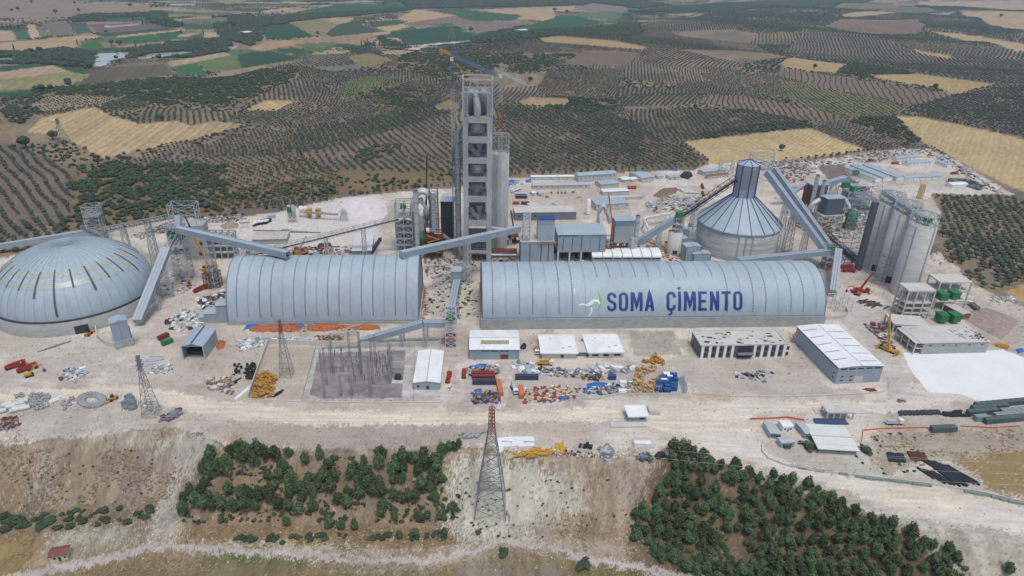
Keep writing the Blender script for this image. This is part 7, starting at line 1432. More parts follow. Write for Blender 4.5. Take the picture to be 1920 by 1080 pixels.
reel = MB().cyl((0, 0, 0), (0, 0, .18), 1.0, n=14).cyl((0, 0, .18), (0, 0, 1.1), .55, n=12).cyl((0, 0, 1.1), (0, 0, 1.28), 1.0, n=14)
rt_ = reel.mesh('cable_reel', mt('reel_tan', (206,172,124), .8, 0, .14, 1)); ry_ = reel.mesh('cable_reel', mt('reel_yellow', (196,148,62), .75, 0, .2, 1)); rw_ = reel.mesh('cable_reel', WHT)
def inpx(poly, n, mind): 
    out = []; q = hitmany(poly); lo, h2 = q.min(0), q.max(0)
    for _ in range(n*60):
        p = (rp.uniform(lo[0], h2[0]), rp.uniform(lo[1], h2[1]))
        if inpoly(np.array([p[0]]), np.array([p[1]]), q)[0] and all((p[0]-a)**2+(p[1]-b)**2 > mind**2 for a, b in out): out.append(p)
        if len(out) >= n: break
    return [V((a, b, HTs(a, b))) for a, b in out]
for poly, n, me_, lb, gp in (([(1187,715),(1193,696),(1205,690),(1228,690),(1228,696),(1208,702),(1202,718),(1222,718),(1232,706),(1245,700),(1245,712),(1232,725),(1232,738),(1190,738)], 120, rt_, 'tan cable reel in the big curved stock at the right of the yard', 'tan cable reels in the yard'), ([(1206,680),(1228,665),(1248,684),(1224,684)], 24, ry_, 'yellow reel in the heap beyond the yard', 'yellow reels beyond the yard'), ([(478,705),(500,697),(516,712),(508,745),(472,750)], 90, ry_, 'yellow-brown drum in the heap inside the left fence', 'yellow drums inside the left fence')):
    group_of('cable_reel', me_, [(p+V((0, 0, rp.choice([0, 0, .9]))), rp.choice([(0, 0, 0), (1.4, 0, rp.uniform(0, 3)), (.5, .3, 1)]), rp.uniform(.75, 1.15)) for p in inpx(poly, n, 1.35)], lb, 'reel', gp)
rd = MB().box(-.9, -.6, 0, .9, .6, .2).box(-.8, -.55, .2, .8, .55, 1.0); rdm = rd.mesh('pallet', mt('pallet_red', (164,86,74), .7, 0, .15, 1)); rdc = rd.mesh('pallet', mt('pallet_cream', (222,206,170), .7, 0, .1, 1))
for me_, n, nm in ((rdm, 44, 'red'), (rdc, 44, 'cream')): group_of('pallet', me_, [(p, rp.uniform(-.2, .2), rp.uniform(.7, 1.1)) for p in inpx([(985,735),(1000,728),(1048,724),(1080,738),(1076,745),(1040,752),(975,757)], n, 1.3)], nm+' wrapped pallet in the scattered rows by the salmon container', 'pallet', nm+' pallets in the yard')
# concrete pipes and rings at the left
pm = MB().cyl((-1.3, 0, .75), (1.3, 0, .75), .75, n=16).cyl((1.3, 0, .75), (1.5, 0, .75), .95, n=16); pg = pm.mesh('concrete_pipe', mt('pipe_grey', (168,170,172), .85, 0, .1, 1)); pw = pm.mesh('concrete_pipe', mt('pipe_white', (226,226,222), .8, 0, .06, 1))
group_of('concrete_pipe', pw, [(G(*p), .6, 1.45) for p in ((14,762),(20,766),(26,762),(33,768),(28,772),(37,760),(44,756),(40,766),(47,768),(3,774))], 'large white pipe segment in the pack at far left', 'pipe', 'white pipe segments at left'); sp = []
for k in range(26): a = 6.283*k/26; sp.append((G(173+23*math.cos(a), 752+12*math.sin(a)), -math.atan2(12*math.sin(a), 23*math.cos(a)), .8))
for k in range(18): a = 6.283*k/18; sp.append((G(173+17*math.cos(a), 752+8*math.sin(a)), -math.atan2(8*math.sin(a), 17*math.cos(a)), .75))
group_of('concrete_pipe', pg, sp, 'grey pipe segment lying in the circular stack at left', 'pipe', 'grey pipes in the ring'); group_of('concrete_pipe', pg, [(p, rp.uniform(0, 3), .7) for p in inpx([(52,744),(66,738),(94,742),(92,762),(72,770),(60,768)], 40, 1.3)+inpx([(115,758),(135,746),(142,752),(122,768)], 12, 1.3)+inpx([(30,742),(45,738),(45,745),(32,746)], 8, 1.3)], 'grey pipe segment in the loose piles left of the circular stack', 'pipe', 'grey pipes in loose piles')
lp_ = MB().cyl((-3, 0, .4), (3, 0, .4), .38, n=10).mesh('long_pipe', WHT); group_of('long_pipe', lp_, [(G(*p), r, s) for p, r, s in (((99,752),1.0,1.3),((97,756),1.0,1.2),((85,763),.9,.8),((139,756),.8,.8),((143,753),.8,.8),((227,751),.9,.6),((226,769),1.2,.5),((232,769),1.9,.5))], 'long white pipe lying among the grey segments at left', 'pipe', 'long white pipes at left')
tk = MB().lathe(0, 0, [(2.0, 0), (2.0, 3.2), (1.85, 3.2), (1.85, .3)], 20).lathe(0, 0, [(.05, .5), (1.85, .5)], 20).mesh('open_tank', GRD); group_of('open_tank', tk, [(G(*p), 0, 1) for p in ((238,764),(249,766),(247,756),(243,752))], 'open dark grey tank standing right of the pipe circle', 'tank', 'open tanks at left')
ring = MB().lathe(0, 0, [(2.3, 0), (2.3, 1.5), (2.2, 1.5), (2.2, 0)], 24).mesh('steel_ring', mt('ring_rust', (108,62,54), .85, 0, .15, 1)); group_of('steel_ring', ring, [(G(*p), 0, s) for p, s in (((558,470),1.1),((572,476),1.2),((571,469),1.),((589,468),1),((601,464),1.),((607,466),1.1),((599,470),1.1),((615,461),1.1),((603,461),1.),((613,475),1.))], 'rust-brown steel ring lying on the ground behind the shorter hall', 'steel ring', 'rust rings behind the shorter hall')
bp = MB().cyl((-2.6, 0, 1.2), (2.6, 0, 1.2), 1.2, n=16).mesh('steel_pipe', mt('pipe_mint', (206,216,208), .6, 0, .06, 1)); group_of('steel_pipe', bp, [(G(*p), -.1, (s, 1, 1)) for p, s in (((1281,357),2.4),((1294,363),2.6),((1286,361),2.2),((459,418),1.3))], 'fat pale steel pipe lying behind the bag filter', 'pipe', 'fat pale pipes') if False else None
for k, (p, s, rz) in enumerate((((1281,357),2.4,-.1),((1294,363),2.6,-.1),((1287,360),2.2,-.1),((459,418),1.5,.3))):
    o = bpy.data.objects.new('steel_pipe', bp); COL.objects.link(o); o.location = G(*p); o.rotation_euler = (0, 0, rz); o.scale = (s, 1, 1); tag(o, ['farthest of three fat pale pipes behind the bag filter', 'nearest of three fat pale pipes behind the bag filter', 'middle one of three fat pale pipes behind the bag filter', 'white pipe lying alone left of the mixer trucks'][k], 'pipe')
bb = MB().cyl((0, 0, 0), (0, 0, 1.3), .75, n=12).mesh('black_drum', BLK); group_of('black_drum', bb, [(p+V((0, 0, rp.choice([0, 0, 1.0]))), (rp.uniform(0, 1.4), 0, rp.uniform(0, 3)), .95) for p in inpx([(463,683),(480,682),(477,712),(461,712)], 34, 1.2)+inpx([(437,686),(448,684),(458,700),(438,704)], 10, 1.5)], 'black drum in the pile outside the left fence wall', 'drum', 'black drums by the fence')
gb_ = MB().box(-1.6, -1.2, 0, 1.6, 1.2, 2.8)
for k in range(5): gb_.box(-1.65, -1.25, .2+k*.55, 1.65, 1.25, .3+k*.55)
gbm = gb_.mesh('mesh_basket', mt('basket_green', (92,110,106), .8, 0, .12, 1)); gbw = gb_.mesh('mesh_basket', mt('basket_grey', (146,158,162), .8, 0, .1, 1)); gl_ = 'grey-green stone basket in the stacked rows at the right edge'
sp = []; 
for j, (x0, x1_, y) in enumerate([(1818, 1862, 778), (1826, 1890, 770), (1832, 1925, 764), (1850, 1930, 793), (1868, 1936, 784), (1880, 1940, 776), (1832, 1846, 788)]):
    n = int((x1_-x0)/11)+1; sp += [(G(x0+11*k, y-k*1.0), .1, (1, 1.1, 1)) for k in range(n)]
group_of('mesh_basket', gbm, sp[:28], gl_, 'basket', 'stone baskets at the right edge'); group_of('mesh_basket', gbw, sp[28:], 'pale grey stone basket in the stacked rows at the right edge', 'basket', 'pale stone baskets at the right edge'); group_of('mesh_basket', gbm, [(G(1750+8.6*k, 809-.4*k), .05, (.95, 1.2, 1)) for k in range(5)], 'green-grey stone basket in the short separate row below the black rolls', 'basket', 'short row of baskets')
bl_ = MB().box(-2, -.35, 0, 2, .35, .9).box(-2, -.6, 0, 2, -.35, .35).box(-2, .35, 0, 2, .6, .35).mesh('road_barrier', mt('barrier_green', (142,158,150), .8, 0, .1, 1))
group_of('road_barrier', bl_, [(V((h_.x, h_.y, h_.z)), -.17, 1) for h_ in [hit(*p) for p in ((1490,875),(1505,879),(1520,881),(1536,884),(1552,885),(1581,890),(1612,895),(1631,899),(1646,900),(1661,901),(1681,904),(1700,906),(1720,909),(1737,911),(1817,924),(1833,927),(1848,929),(1868,934),(1884,939),(1900,943),(1914,945))]], 'pale green concrete barrier along the outer edge of the curving haul road', 'barrier', 'barriers along the haul road')
def bars(name, label, cat, A, B, n, Ln, ang, m, r=.3, hgt=.5, jl=.15, ja=.05, group=None, each=True):
    A = hit(*A); B = hit(*B); me_ = MB().box(-Ln/2, -r, 0, Ln/2, r, hgt).mesh(name, m)
    for k in range(n):
        p = A.lerp(B, k/max(1, n-1)); o = bpy.data.objects.new(name, me_); COL.objects.link(o); z = HTs(p.x, p.y); o.location = (p.x+rp.uniform(-jl, jl)*3, p.y+rp.uniform(-jl, jl)*3, z+.02+.03*(k % 3)); o.rotation_euler = (0, 0, ang+rp.uniform(-ja, ja)); tag(o, label, cat, group)
BPL = mt('black_pipe_lagging', (42,44,56), .6, 0, .15, 1)
bars('steel_section', 'black steel beam in the wide fan-shaped pack on the right bank', 'beam', (1740,874), (1806,892), 30, 13, -1.05, BPL, .36, .7, .4, .08, 'black beams on the right bank'); bars('steel_section', 'black steel beam in the wide fan-shaped pack on the right bank', 'beam', (1738,890), (1800,902), 20, 8, -1.1, BPL, .36, .7, .4, .08, 'black beams on the right bank')
bars('rusty_plate', 'rust-brown plate pack beside the black beams on the right bank', 'plate', (1706,856), (1734,858), 9, 5.6, 1.45, mt('plate_rust', (100,58,46), .9, 0, .15, 1), .5, .9, .1, .02, 'rusty plates on the right bank'); bars('steel_section', 'dark beam in the small square pack left of the rusty plates', 'beam', (1667,858), (1692,860), 9, 6, 1.3, BPL, .5, .8, .1, .02, 'dark beams left of the rusty plates')
bars('rubber_roll', 'black roll in the long row under the white slab', 'roll', (1686,776), (1762,774), 28, 3.4, 1.4, mt('roll_grey', (66,70,78), .8, 0, .12, 1), .4, .8, .1, .04, 'black rolls under the white slab'); bars('rubber_roll', 'black roll in the block left of the stone baskets', 'roll', (1772,778), (1808,776), 12, 4.4, .1, BLK, .6, .8, .7, .2, 'black rolls beside the baskets')
bars('formwork_girder', 'yellow beam scattered on the bank edge behind the big pylon', 'beam', (965,853), (1045,845), 34, 5, .3, YEL, .22, .5, 1.0, .7, 'yellow beams on the bank edge'); bars('formwork_girder', 'yellow beam in the upright pack on the bank edge', 'beam', (1044,842), (1058,842), 9, 7, 1.6, YEL, .28, .6, .1, .03, 'yellow beam pack')
bars('white_sheet_pack', 'white wrapped sheet pack in the group right of the big pylon', 'sheet pack', (945,826), (992,828), 8, 6, .1, WHT, 1.0, 1.2, .4, .2, 'white sheet packs'); bars('white_sheet_pack', 'white wrapped sheet pack in the group right of the big pylon', 'sheet pack', (940,837), (986,838), 7, 5.5, .1, WHT, 1.1, 1.3, .4, .2, 'white sheet packs'); bars('white_sheet_pack', 'white wrapped sheet pack in the group right of the big pylon', 'sheet pack', (934,832), (940,844), 3, 6, 1.5, WHT, 1.0, 1.2, .3, .1, 'white sheet packs')
bars('grey_drum', 'grey roll in the block left of the big pylon', 'roll', (868,815), (912,811), 16, 2.6, .9, mt('roll_pale', (168,170,174), .7, 0, .1, 1), .55, 1.1, .3, .1, 'grey rolls left of the big pylon'); bars('grey_drum', 'grey roll in the block left of the big pylon', 'roll', (870,821), (896,819), 11, 2.6, .9, MATS['roll_pale'], .55, 1.1, .2, .1, 'grey rolls left of the big pylon')
bars('steel_frame_piece', 'slim steel truss member laid in parallel left of the retaining wall', 'truss member', (88,656), (116,645), 8, 9, .75, STD, .2, .5, .1, .03, 'parallel truss members at left'); bars('steel_bar', 'pale steel bar in the stock in front of the hopper shed', 'bar', (258,690), (296,672), 11, 8, .05, STL, .35, .5, .5, .05, 'steel bars before the hopper shed'); bars('steel_bar', 'long pale beam laid down right of the mill trucks', 'beam', (505,433), (570,436), 4, 26, .02, STD, .5, .8, .2, .01, 'long beams in the dust area')
bars('steel_section', 'white beam in the pack along the left fence wall', 'beam', (452,742), (458,735), 6, 10, 1.25, WHT, .25, .5, .2, .04, 'white beams along the left fence'); bars('steel_section', 'black beam lying inside or beside the left fence', 'beam', (437,725), (444,712), 4, 5, 1.1, BLK, .35, .5, .3, .05, 'black beams by the left fence'); bars('steel_section', 'black mat lying right of the yellow drums', 'mat', (522,740), (524,735), 4, 5, 1.0, BLK, .5, .3, .1, .03, 'black mats right of the drums')
bars('steel_member', 'pale steel member in the fan-shaped scrap field behind the bag filter', 'steel member', (1222,385), (1255,380), 40, 11, .8, STL, .3, .6, 2.0, .5, 'steel members in the scrap field'); bars('steel_member', 'pale steel member in the scrap field right of the fat pipes', 'steel member', (1262,384), (1300,374), 40, 8, .3, STL, .3, .6, 2.4, 1.2, 'steel members near the fat pipes')
bars('steel_section', 'red-brown beam stacked in front of the warehouse corner', 'beam', (1625,730), (1640,735), 8, 5, .0, mt('beam_red', (134,56,52), .8, 0, .1, 1), .3, .4, .5, .1, 'red beams by the warehouse'); bars('steel_section', 'rusty beam in the stock beside the road before the tall silos', 'beam', (1618,566), (1650,574), 26, 8, .3, mt('beam_brown', (92,80,76), .85, 0, .2, 1), .3, .5, 1.3, .6, 'rusty beams before the tall silos')
bars('scaffold_bar', 'red-brown scaffold frame standing beside the mobile crane', 'scaffold', (398,540), (414,538), 5, 4, .1, RST, .1, 12, .2, .02, 'scaffold frames') if False else None
for k, (x, y) in enumerate(((393, 540), (409, 537), (401, 528))):
    g = G(x, y); single('scaffold_tower', MB().lattice([(-2.2, -2.2, 0), (2.2, -2.2, 0), (2.2, 2.2, 0), (-2.2, 2.2, 0)], [(-2.2, -2.2, 11), (2.2, -2.2, 11), (2.2, 2.2, 11), (-2.2, 2.2, 11)], 4, .28).box(-2.3, -2.3, 11, 2.3, 2.3, 11.4), RST, g, 0, ['left rusty scaffold tower by the mobile crane', 'right rusty scaffold tower by the mobile crane', 'rear rusty scaffold tower by the mobile crane'][k], 'scaffold')
# ------------------------------------------------------------------ heaps of mixed matter nobody could count
def heap(name, label, cat, poly, n, s0, s1, mats, hmax=1.0, flat=.4, kind='stuff', rock=False, zoff=0):
    pts = inpx(poly, n, s0*.5); b = MB(); idx = []; rs = random.Random(len(name)+int(poly[0][0]))
    if not pts: return
    o = pts[0]; cen = V((sum(p.x for p in pts)/len(pts), sum(p.y for p in pts)/len(pts), 0)); rad = max((p-cen).length for p in pts)
    for p in pts:
        s = rs.uniform(s0, s1); f0 = len(b.f); zz = p.z-o.z+hmax*max(0, 1-((p.x-cen.x)**2+(p.y-cen.y)**2)**.5/rad)*rs.uniform(.2, 1)
        if rock: lump(b, (p.x-o.x, p.y-o.y, zz), s, rs, 0, .25, .6)
        else: b.cb(p.x-o.x, p.y-o.y, zz-.05, s, s*rs.uniform(.25, .8), s*rs.uniform(flat*.3, flat), rs.uniform(0, 3.14))
        k = rs.randrange(len(mats)); idx += [k]*(len(b.f)-f0)
    me = b.mesh(name, mats[0]); [me.materials.append(m) for m in mats[1:]]; me.polygons.foreach_set('material_index', idx); ob = bpy.data.objects.new(name, me); COL.objects.link(ob); ob.location = o; tag(ob, label, cat, kind=kind); return ob
def mound(name, label, cat, poly, h, m, seed=1):
    """a soft mound over an outline"""
    q = hitmany(poly); c = q.mean(0); n = 40; b = MB(); R1 = []
    for k in range(n):
        a = 2*math.pi*k/n; d = np.array((math.cos(a), math.sin(a))); t_ = .2
        while t_ < 200 and inpoly(np.array([c[0]+d[0]*t_]), np.array([c[1]+d[1]*t_]), q)[0]: t_ += .3
        R1.append(t_)
    rings = 9; vs = []
    for j in range(rings+1):
        f = 1-j/rings
        for k in range(n):
            a = 2*math.pi*k/n; x, y = R1[k]*f*math.cos(a), R1[k]*f*math.sin(a); z = h*(1-f**1.6)*(.7+.6*float(fbm(np.array([x]), np.array([y]), 5, seed, 3)[0])); vs.append((x, y, z-.3 if j == 0 else z))
    b.add(vs, [(j*n+k, j*n+(k+1) % n, (j+1)*n+(k+1) % n, (j+1)*n+k) for j in range(rings) for k in range(n)], True)
    return single(name, b, m, (c[0], c[1], HTs(c[0], c[1])), 0, label, cat)
WD = mt('white_dust', (232,224,222), .95, 0, .06, .25, .3); EA = mt('loose_earth', (172,156,142), .95, 0, .14, .4, .4)
mound('gypsum_mound', 'big white mound behind the mill group at upper left', 'mound', [(618,400),(632,384),(660,373),(700,370),(722,374),(728,400),(712,418),(660,412),(640,408)], 9, WD, 3); mound('gypsum_mound', 'low white mound right of the hopper house', 'mound', [(650,412),(680,404),(706,410),(700,424),(670,426)], 3, WD, 8); mound('spoil_mound', 'small pale spoil mound left of the mixer trucks', 'mound', [(412,424),(430,416),(448,420),(446,428),(420,430)], 3, EA, 4)
mound('earth_mound', 'brown overgrown spoil mound enclosed by the back track', 'mound', [(1222,368),(1240,354),(1275,350),(1268,362),(1240,372)], 3, mt('spoil_brown', (142,122,102), .95, 0, .18, .5, .4), 5); mound('earth_mound', 'low earthy spoil mound right of the concrete store', 'mound', [(1790,588),(1850,575),(1915,600),(1880,640),(1850,625)], 2.2, EA, 6)
CM = [CLAY, mt('brick_pale', (214,150,110), .9, 0, .1, 1), mt('brick_dark', (168,92,60), .9, 0, .1, 1)]
mound('clay_mound', 'long orange mound of bricks under the shorter hall, left part', 'mound', [(458,616),(480,610),(560,608),(572,618),(560,623),(470,622)], 1.6, CLAY, 1); mound('clay_mound', 'long orange mound of bricks under the shorter hall, middle part', 'mound', [(572,612),(600,607),(655,609),(650,616),(600,622),(575,620)], 1.8, CLAY, 2); mound('clay_mound', 'orange mound under the right end of the shorter hall', 'mound', [(660,613),(680,608),(712,610),(714,617),(690,620),(664,618)], 1.6, CLAY, 3); mound('clay_mound', 'small orange mound beside the hopper shed', 'mound', [(404,650),(412,636),(424,640),(420,654),(408,658)], 1.2, CLAY, 4)
heap('brick_heap', 'loose orange bricks spilled over the mounds under the shorter hall', 'bricks', [(458,618),(500,608),(655,608),(715,610),(712,619),(600,623),(480,624)], 260, .5, 1.2, CM, 1.4); heap('brick_heap', 'loose orange bricks along the right end wall of the shorter hall', 'bricks', [(788,540),(798,538),(800,600),(788,600)], 130, .5, 1.3, CM, 1.2)
for poly, lb in (([(453,622),(462,610),(486,607),(488,611),(466,616)], 'blue tarpaulin over the left end of the brick mound'), ([(496,618),(504,610),(512,609),(508,616)], 'small blue tarpaulin in the middle of the brick mound'), ([(553,610),(568,607),(573,613),(560,615)], 'blue tarpaulin near the middle of the brick mound'), ([(1098,720),(1118,716),(1140,718),(1138,727),(1102,728)], 'large blue tarpaulin in the middle of the container yard'), ([(1092,728),(1106,727),(1108,734),(1094,734)], 'smaller blue tarpaulin below the large one in the yard'), ([(1046,746),(1062,743),(1067,748),(1050,752)], 'blue tarpaulin near the bottom of the yard'), ([(876,690),(900,682),(916,682),(912,687),(884,692)], 'blue tarpaulin behind the dark red containers'), ([(888,732),(904,728),(902,738),(892,738)], 'pale blue tarpaulin below the navy container'), ([(928,740),(936,738),(940,746),(930,747)], 'blue tarpaulin beside the orange container'), ([(1494,645),(1502,642),(1504,650),(1497,652)], 'blue tarpaulin by the warehouse wall'), ([(949,340),(962,336),(966,344),(952,350)], 'blue tarpaulin among the cars right of the blending silo'), ([(985,338),(995,336),(996,342),(986,343)], 'second blue tarpaulin by the camp block'), ([(1262,318),(1272,317),(1272,320),(1263,321)], 'blue tarpaulin at the back near the grey-roofed house'), ([(1241,318),(1250,317),(1250,320),(1242,320)], 'blue tarpaulin at the back near the pale huts'), ([(1905,655),(1918,652),(1920,660),(1908,664)], 'blue tarpaulin at the right edge by the concrete store'), ([(1786,322),(1798,321),(1798,325),(1787,326)], 'blue sheet over the load at the upper right')):
    mound('tarpaulin', lb, 'tarpaulin', poly, 1.3, BLU, int(poly[0][0]))
mound('tarpaulin', 'black tarpaulin heap at the back near the pale huts', 'tarpaulin', [(1272,332),(1282,321),(1296,322),(1300,330),(1290,337)], 3, BLK, 9); mound('tarpaulin', 'black tarpaulin beside the workshop corner', 'tarpaulin', [(975,652),(982,642),(987,645),(986,654),(978,656)], 2, BLK, 5); mound('tarpaulin', 'large black tarpaulin at the tip of the right plantation', 'tarpaulin', [(1226,856),(1232,846),(1246,848),(1250,858),(1232,862)], 2.2, BLK, 7)
RST2 = mt('dull_rust', (134,104,92), .9, 0, .18, .8); MIX = [STL, WHT, STD, RST2, TIM, BLU, DRK, GRD, CONL, CON, STD]; MIX2 = [TIM, RST2, RST, RED, STD, DRK, GRD]; PALE = [STL, WHT, CONL, SIL, STD]; SCR = [RST2, STD, CON, TIM, STL, GRD, CONL, STD, RST]
HP = [('scrap_heap', 'mixed coloured scrap around the dark red and navy containers', [(872,690),(935,682),(935,700),(925,706),(875,706)], 130, .5, 2.2, MIX, .8), ('scrap_heap', 'dark mixed scrap in the lower left corner of the container yard', [(884,735),(932,735),(940,757),(885,757)], 170, .5, 2.2, MIX2+[BLU], 1.2), ('scrap_heap', 'steel scrap fanned out between workshop and navy container', [(963,678),(1000,682),(1010,702),(990,706),(962,690)], 110, .8, 3.5, PALE+[STD, STD], .8), ('scrap_heap', 'colourful scrap along the upper edge of the yard', [(1010,690),(1075,695),(1130,700),(1125,708),(1060,708),(1008,702)], 180, .5, 2.6, MIX, .8),
 ('scrap_heap', 'grey sheet bundles along the upper right edge of the yard', [(1070,690),(1190,688),(1190,698),(1130,700)], 100, 1, 4, PALE+[STD], .8), ('scrap_heap', 'dark machine parts in a row in the yard', [(1090,705),(1130,706),(1132,714),(1092,714)], 60, .8, 2.4, [DRK, RST, YEL, STD], 1), ('scrap_heap', 'mixed boxes and frames before the blue crates', [(1100,728),(1190,716),(1190,738),(1150,740),(1095,738)], 150, .6, 2.8, MIX+[WHT, CONL, GRN], .8), ('scrap_heap', 'mixed materials scattered below the salmon container', [(985,727),(1090,722),(1090,750),(1040,754),(980,756)], 110, .5, 1.6, [RED, WHT, YEL, TIM, BLU, GRN], .4),
 ('scrap_heap', 'steel scrap pile left of the front road', [(112,700),(125,690),(160,690),(168,700),(140,714),(112,712)], 130, .6, 3.2, PALE+[STL, RST], .9), ('scrap_heap', 'pale green glass and steel pile before the hopper shed', [(270,702),(285,686),(325,684),(322,700),(290,702)], 110, .5, 2, PALE+[mt('glass_green', (186,206,190), .5)], .5), ('scrap_heap', 'white bundles strewn behind the left fence', [(448,640),(500,632),(520,640),(490,650),(450,660)], 120, .6, 3.2, PALE, .6), ('scrap_heap', 'timber and board litter left of the left fence', [(385,712),(440,706),(436,738),(395,732)], 110, .5, 3.4, [TIM, TIM, RST2, CONL, CONL, STD], .3), ('scrap_heap', 'strewn pale sheeting along the track behind the fence', [(452,634),(560,634),(600,638),(560,642),(452,644)], 110, .7, 3.2, PALE+[mt('sheet_sky', (176,196,210), .5)], .6),
 ('scrap_heap', 'brown timber heap on the track before the fence', [(590,630),(645,630),(645,638),(594,638)], 70, .5, 2, [TIM, RST], 1), ('scrap_heap', 'rubble and formwork left of the concrete frame', [(250,440),(330,412),(345,425),(300,440),(262,450)], 240, .6, 2.6, SCR, 1), ('scrap_heap', 'scrap along the orchard edge at the back left', [(380,408),(450,402),(470,412),(420,418),(380,418)], 260, .6, 2.6, SCR, .8), ('scrap_heap', 'foundation clutter left of the annex boxes', [(312,600),(340,580),(378,582),(378,612),(340,620),(315,620)], 190, .8, 3.4, [CONL, CON, CONL, DRK, WHT], .6), ('scrap_heap', 'rusty steel and timber before the annex boxes', [(370,560),(425,545),(430,580),(410,590),(372,578)], 160, .6, 3, [RST, STD, DRK, WHT], .6),
 ('scrap_heap', 'steel bits around the foot of the tall transfer tower', [(310,520),(340,500),(372,530),(330,560),(300,550)], 120, .5, 3, [STD, STL, RST, CONL], .4), ('scrap_heap', 'clutter behind the left end of the shorter hall', [(445,470),(540,462),(700,460),(705,476),(450,482)], 330, .5, 3, [RST, STD, CONL, TIM, RST2, GRD], .5), ('scrap_heap', 'site clutter around the foot of the tallest tower', [(790,482),(905,480),(975,486),(975,494),(905,492),(860,540),(800,520)], 380, .5, 2.6, [RST2, STD, STL, TIM, CON, DRK, GRD], .6), ('scrap_heap', 'clutter lying between the two halls', [(795,540),(850,520),(900,530),(900,596),(855,600),(800,590)], 200, .5, 2.4, [STD, WHT, GRN, RST, DRK, CONL], .4),
 ('scrap_heap', 'blocks and steel under the raised blue-grey hall', [(1044,470),(1108,470),(1108,492),(1044,492)], 160, .5, 2.6, [STD, RST, CONL, WHT], .6), ('scrap_heap', 'rubble between the bag filter and the small silo', [(1190,440),(1245,450),(1290,480),(1270,490),(1200,480)], 280, .5, 2.6, [RST, CONL, STD, TIM, YEL], .6), ('scrap_heap', 'mixed scrap in the fields of steel behind the bag filter', [(1210,380),(1262,366),(1330,370),(1300,400),(1215,398)], 420, .6, 3, PALE+[STD, RST, TIM], .8), ('scrap_heap', 'long belt of scrap along the stubble field at the back', [(1400,305),(1500,300),(1560,302),(1558,312),(1500,318),(1405,318)], 320, .8, 3.4, SCR+[TIM], 1.0),
 ('scrap_heap', 'machine clutter behind the octagonal head house', [(1445,320),(1500,312),(1530,322),(1500,342),(1450,346)], 200, .8, 3.4, [RED, STD, GRD, RST2, STL, TIM, CON], 1.2), ('scrap_heap', 'grey scrap belt along the wheat field edge', [(1730,280),(1760,285),(1830,330),(1900,372),(1885,368),(1840,352),(1780,312),(1738,296)], 420, .8, 3.2, [CONL, STD, RST, WHT, CON], 1.0), ('scrap_heap', 'rubble belt left of the upper right camp', [(1560,298),(1700,278),(1735,280),(1735,290),(1680,295),(1640,306),(1565,310)], 380, .7, 3, SCR, .8), ('scrap_heap', 'dark scrap heap around the white tent at upper right', [(1772,350),(1780,336),(1815,336),(1842,350),(1840,358),(1815,352),(1800,345)], 300, 1, 4, [DRK, STD, GRD, RST], 2),
 ('scrap_heap', 'steelwork and parts under the cement mill group', [(1475,400),(1500,430),(1560,452),(1620,440),(1640,400),(1600,380),(1540,400)], 520, .6, 3.2, [STD, RST2, STL, GRD, DRK, CON, STD], 1.2), ('scrap_heap', 'stacked parts between the mills and the tall silos', [(1540,455),(1610,470),(1600,500),(1540,490)], 160, .5, 2.8, [STD, WHT, RST, STL], .6), ('scrap_heap', 'rebar and plates on the low concrete deck side', [(1640,625),(1660,620),(1690,668),(1660,650)], 70, .5, 2.6, [STD, WHT, RST], .4), ('scrap_heap', 'white rubble and steel beside the warehouse far corner', [(1478,625),(1500,622),(1500,640),(1482,642)], 60, .5, 2, [TIM, WHT, STD, YEL], .4),
 ('scrap_heap', 'pallets and bundles before the office block', [(1370,700),(1430,694),(1450,700),(1440,718),(1380,712)], 50, .6, 2.6, [WHT, GRD, DRK, STL], .4), ('scrap_heap', 'grey rubble at the right edge below the orchard', [(1850,556),(1895,555),(1905,566),(1860,568)], 120, .6, 2, PALE+[CON], .6), ('scrap_heap', 'brown scrap at the far left edge of the bank', [(0,785),(28,780),(40,795),(20,806),(0,808)], 110, .5, 2, [RST, RST, STD], .5), ('scrap_heap', 'pale rubble round the foot of the left pylon', [(262,752),(280,748),(302,760),(290,776),(268,766)], 60, .5, 2, PALE, .3), ('scrap_heap', 'steel stock right of the left pylon foot', [(312,780),(336,768),(342,774),(322,788),(300,790)], 50, 1, 4, [STD, GRD, RST], .5),
 ('scrap_heap', 'broken slabs at the bank edge behind the yellow beams', [(1010,850),(1060,846),(1140,850),(1150,858),(1040,858)], 110, .5, 1.8, [CONL, CON, RST, STD], .3), ('scrap_heap', 'dark blue bundles at the tip of the right plantation', [(1190,858),(1215,850),(1224,862),(1200,868)], 26, 1.2, 2.4, [mt('bundle_blue', (78,88,108), .7), GRD], .9), ('scrap_heap', 'steel lattice pieces right of the tractor loader', [(1124,842),(1140,836),(1155,852),(1135,862)], 60, .6, 4, [STL, STD, GRD], .5), ('scrap_heap', 'pipe ends and timber before the concrete packing deck', [(1622,610),(1650,606),(1660,622),(1640,628)], 40, .6, 4, [RST, STD], .3)]
for nm, lb, po, n, s0, s1, ms, hm_ in HP: heap(nm, lb, 'scrap', po, n, s0, s1, ms, hm_)
heap('rubble', 'countless stones and lumps scattered on the yard and the bank', 'rubble', [(-40,640),(430,640),(900,760),(1700,760),(1920,800),(1920,1010),(1420,890),(1250,845),(860,835),(330,800),(-40,835)], 700, .15, .5, [CONL, CON, EA, TIM], 0, rock=True)
heap('rubble', 'pale stones strewn over the foot of the bank and lower road verge', 'rubble', [(0,955),(300,960),(860,1000),(1000,1000),(1250,990),(1250,1060),(860,1075),(300,1060),(0,1010)], 420, .12, .42, [CONL, mt('chalk_stone', (220,216,204), .9), EA], 0, rock=True)
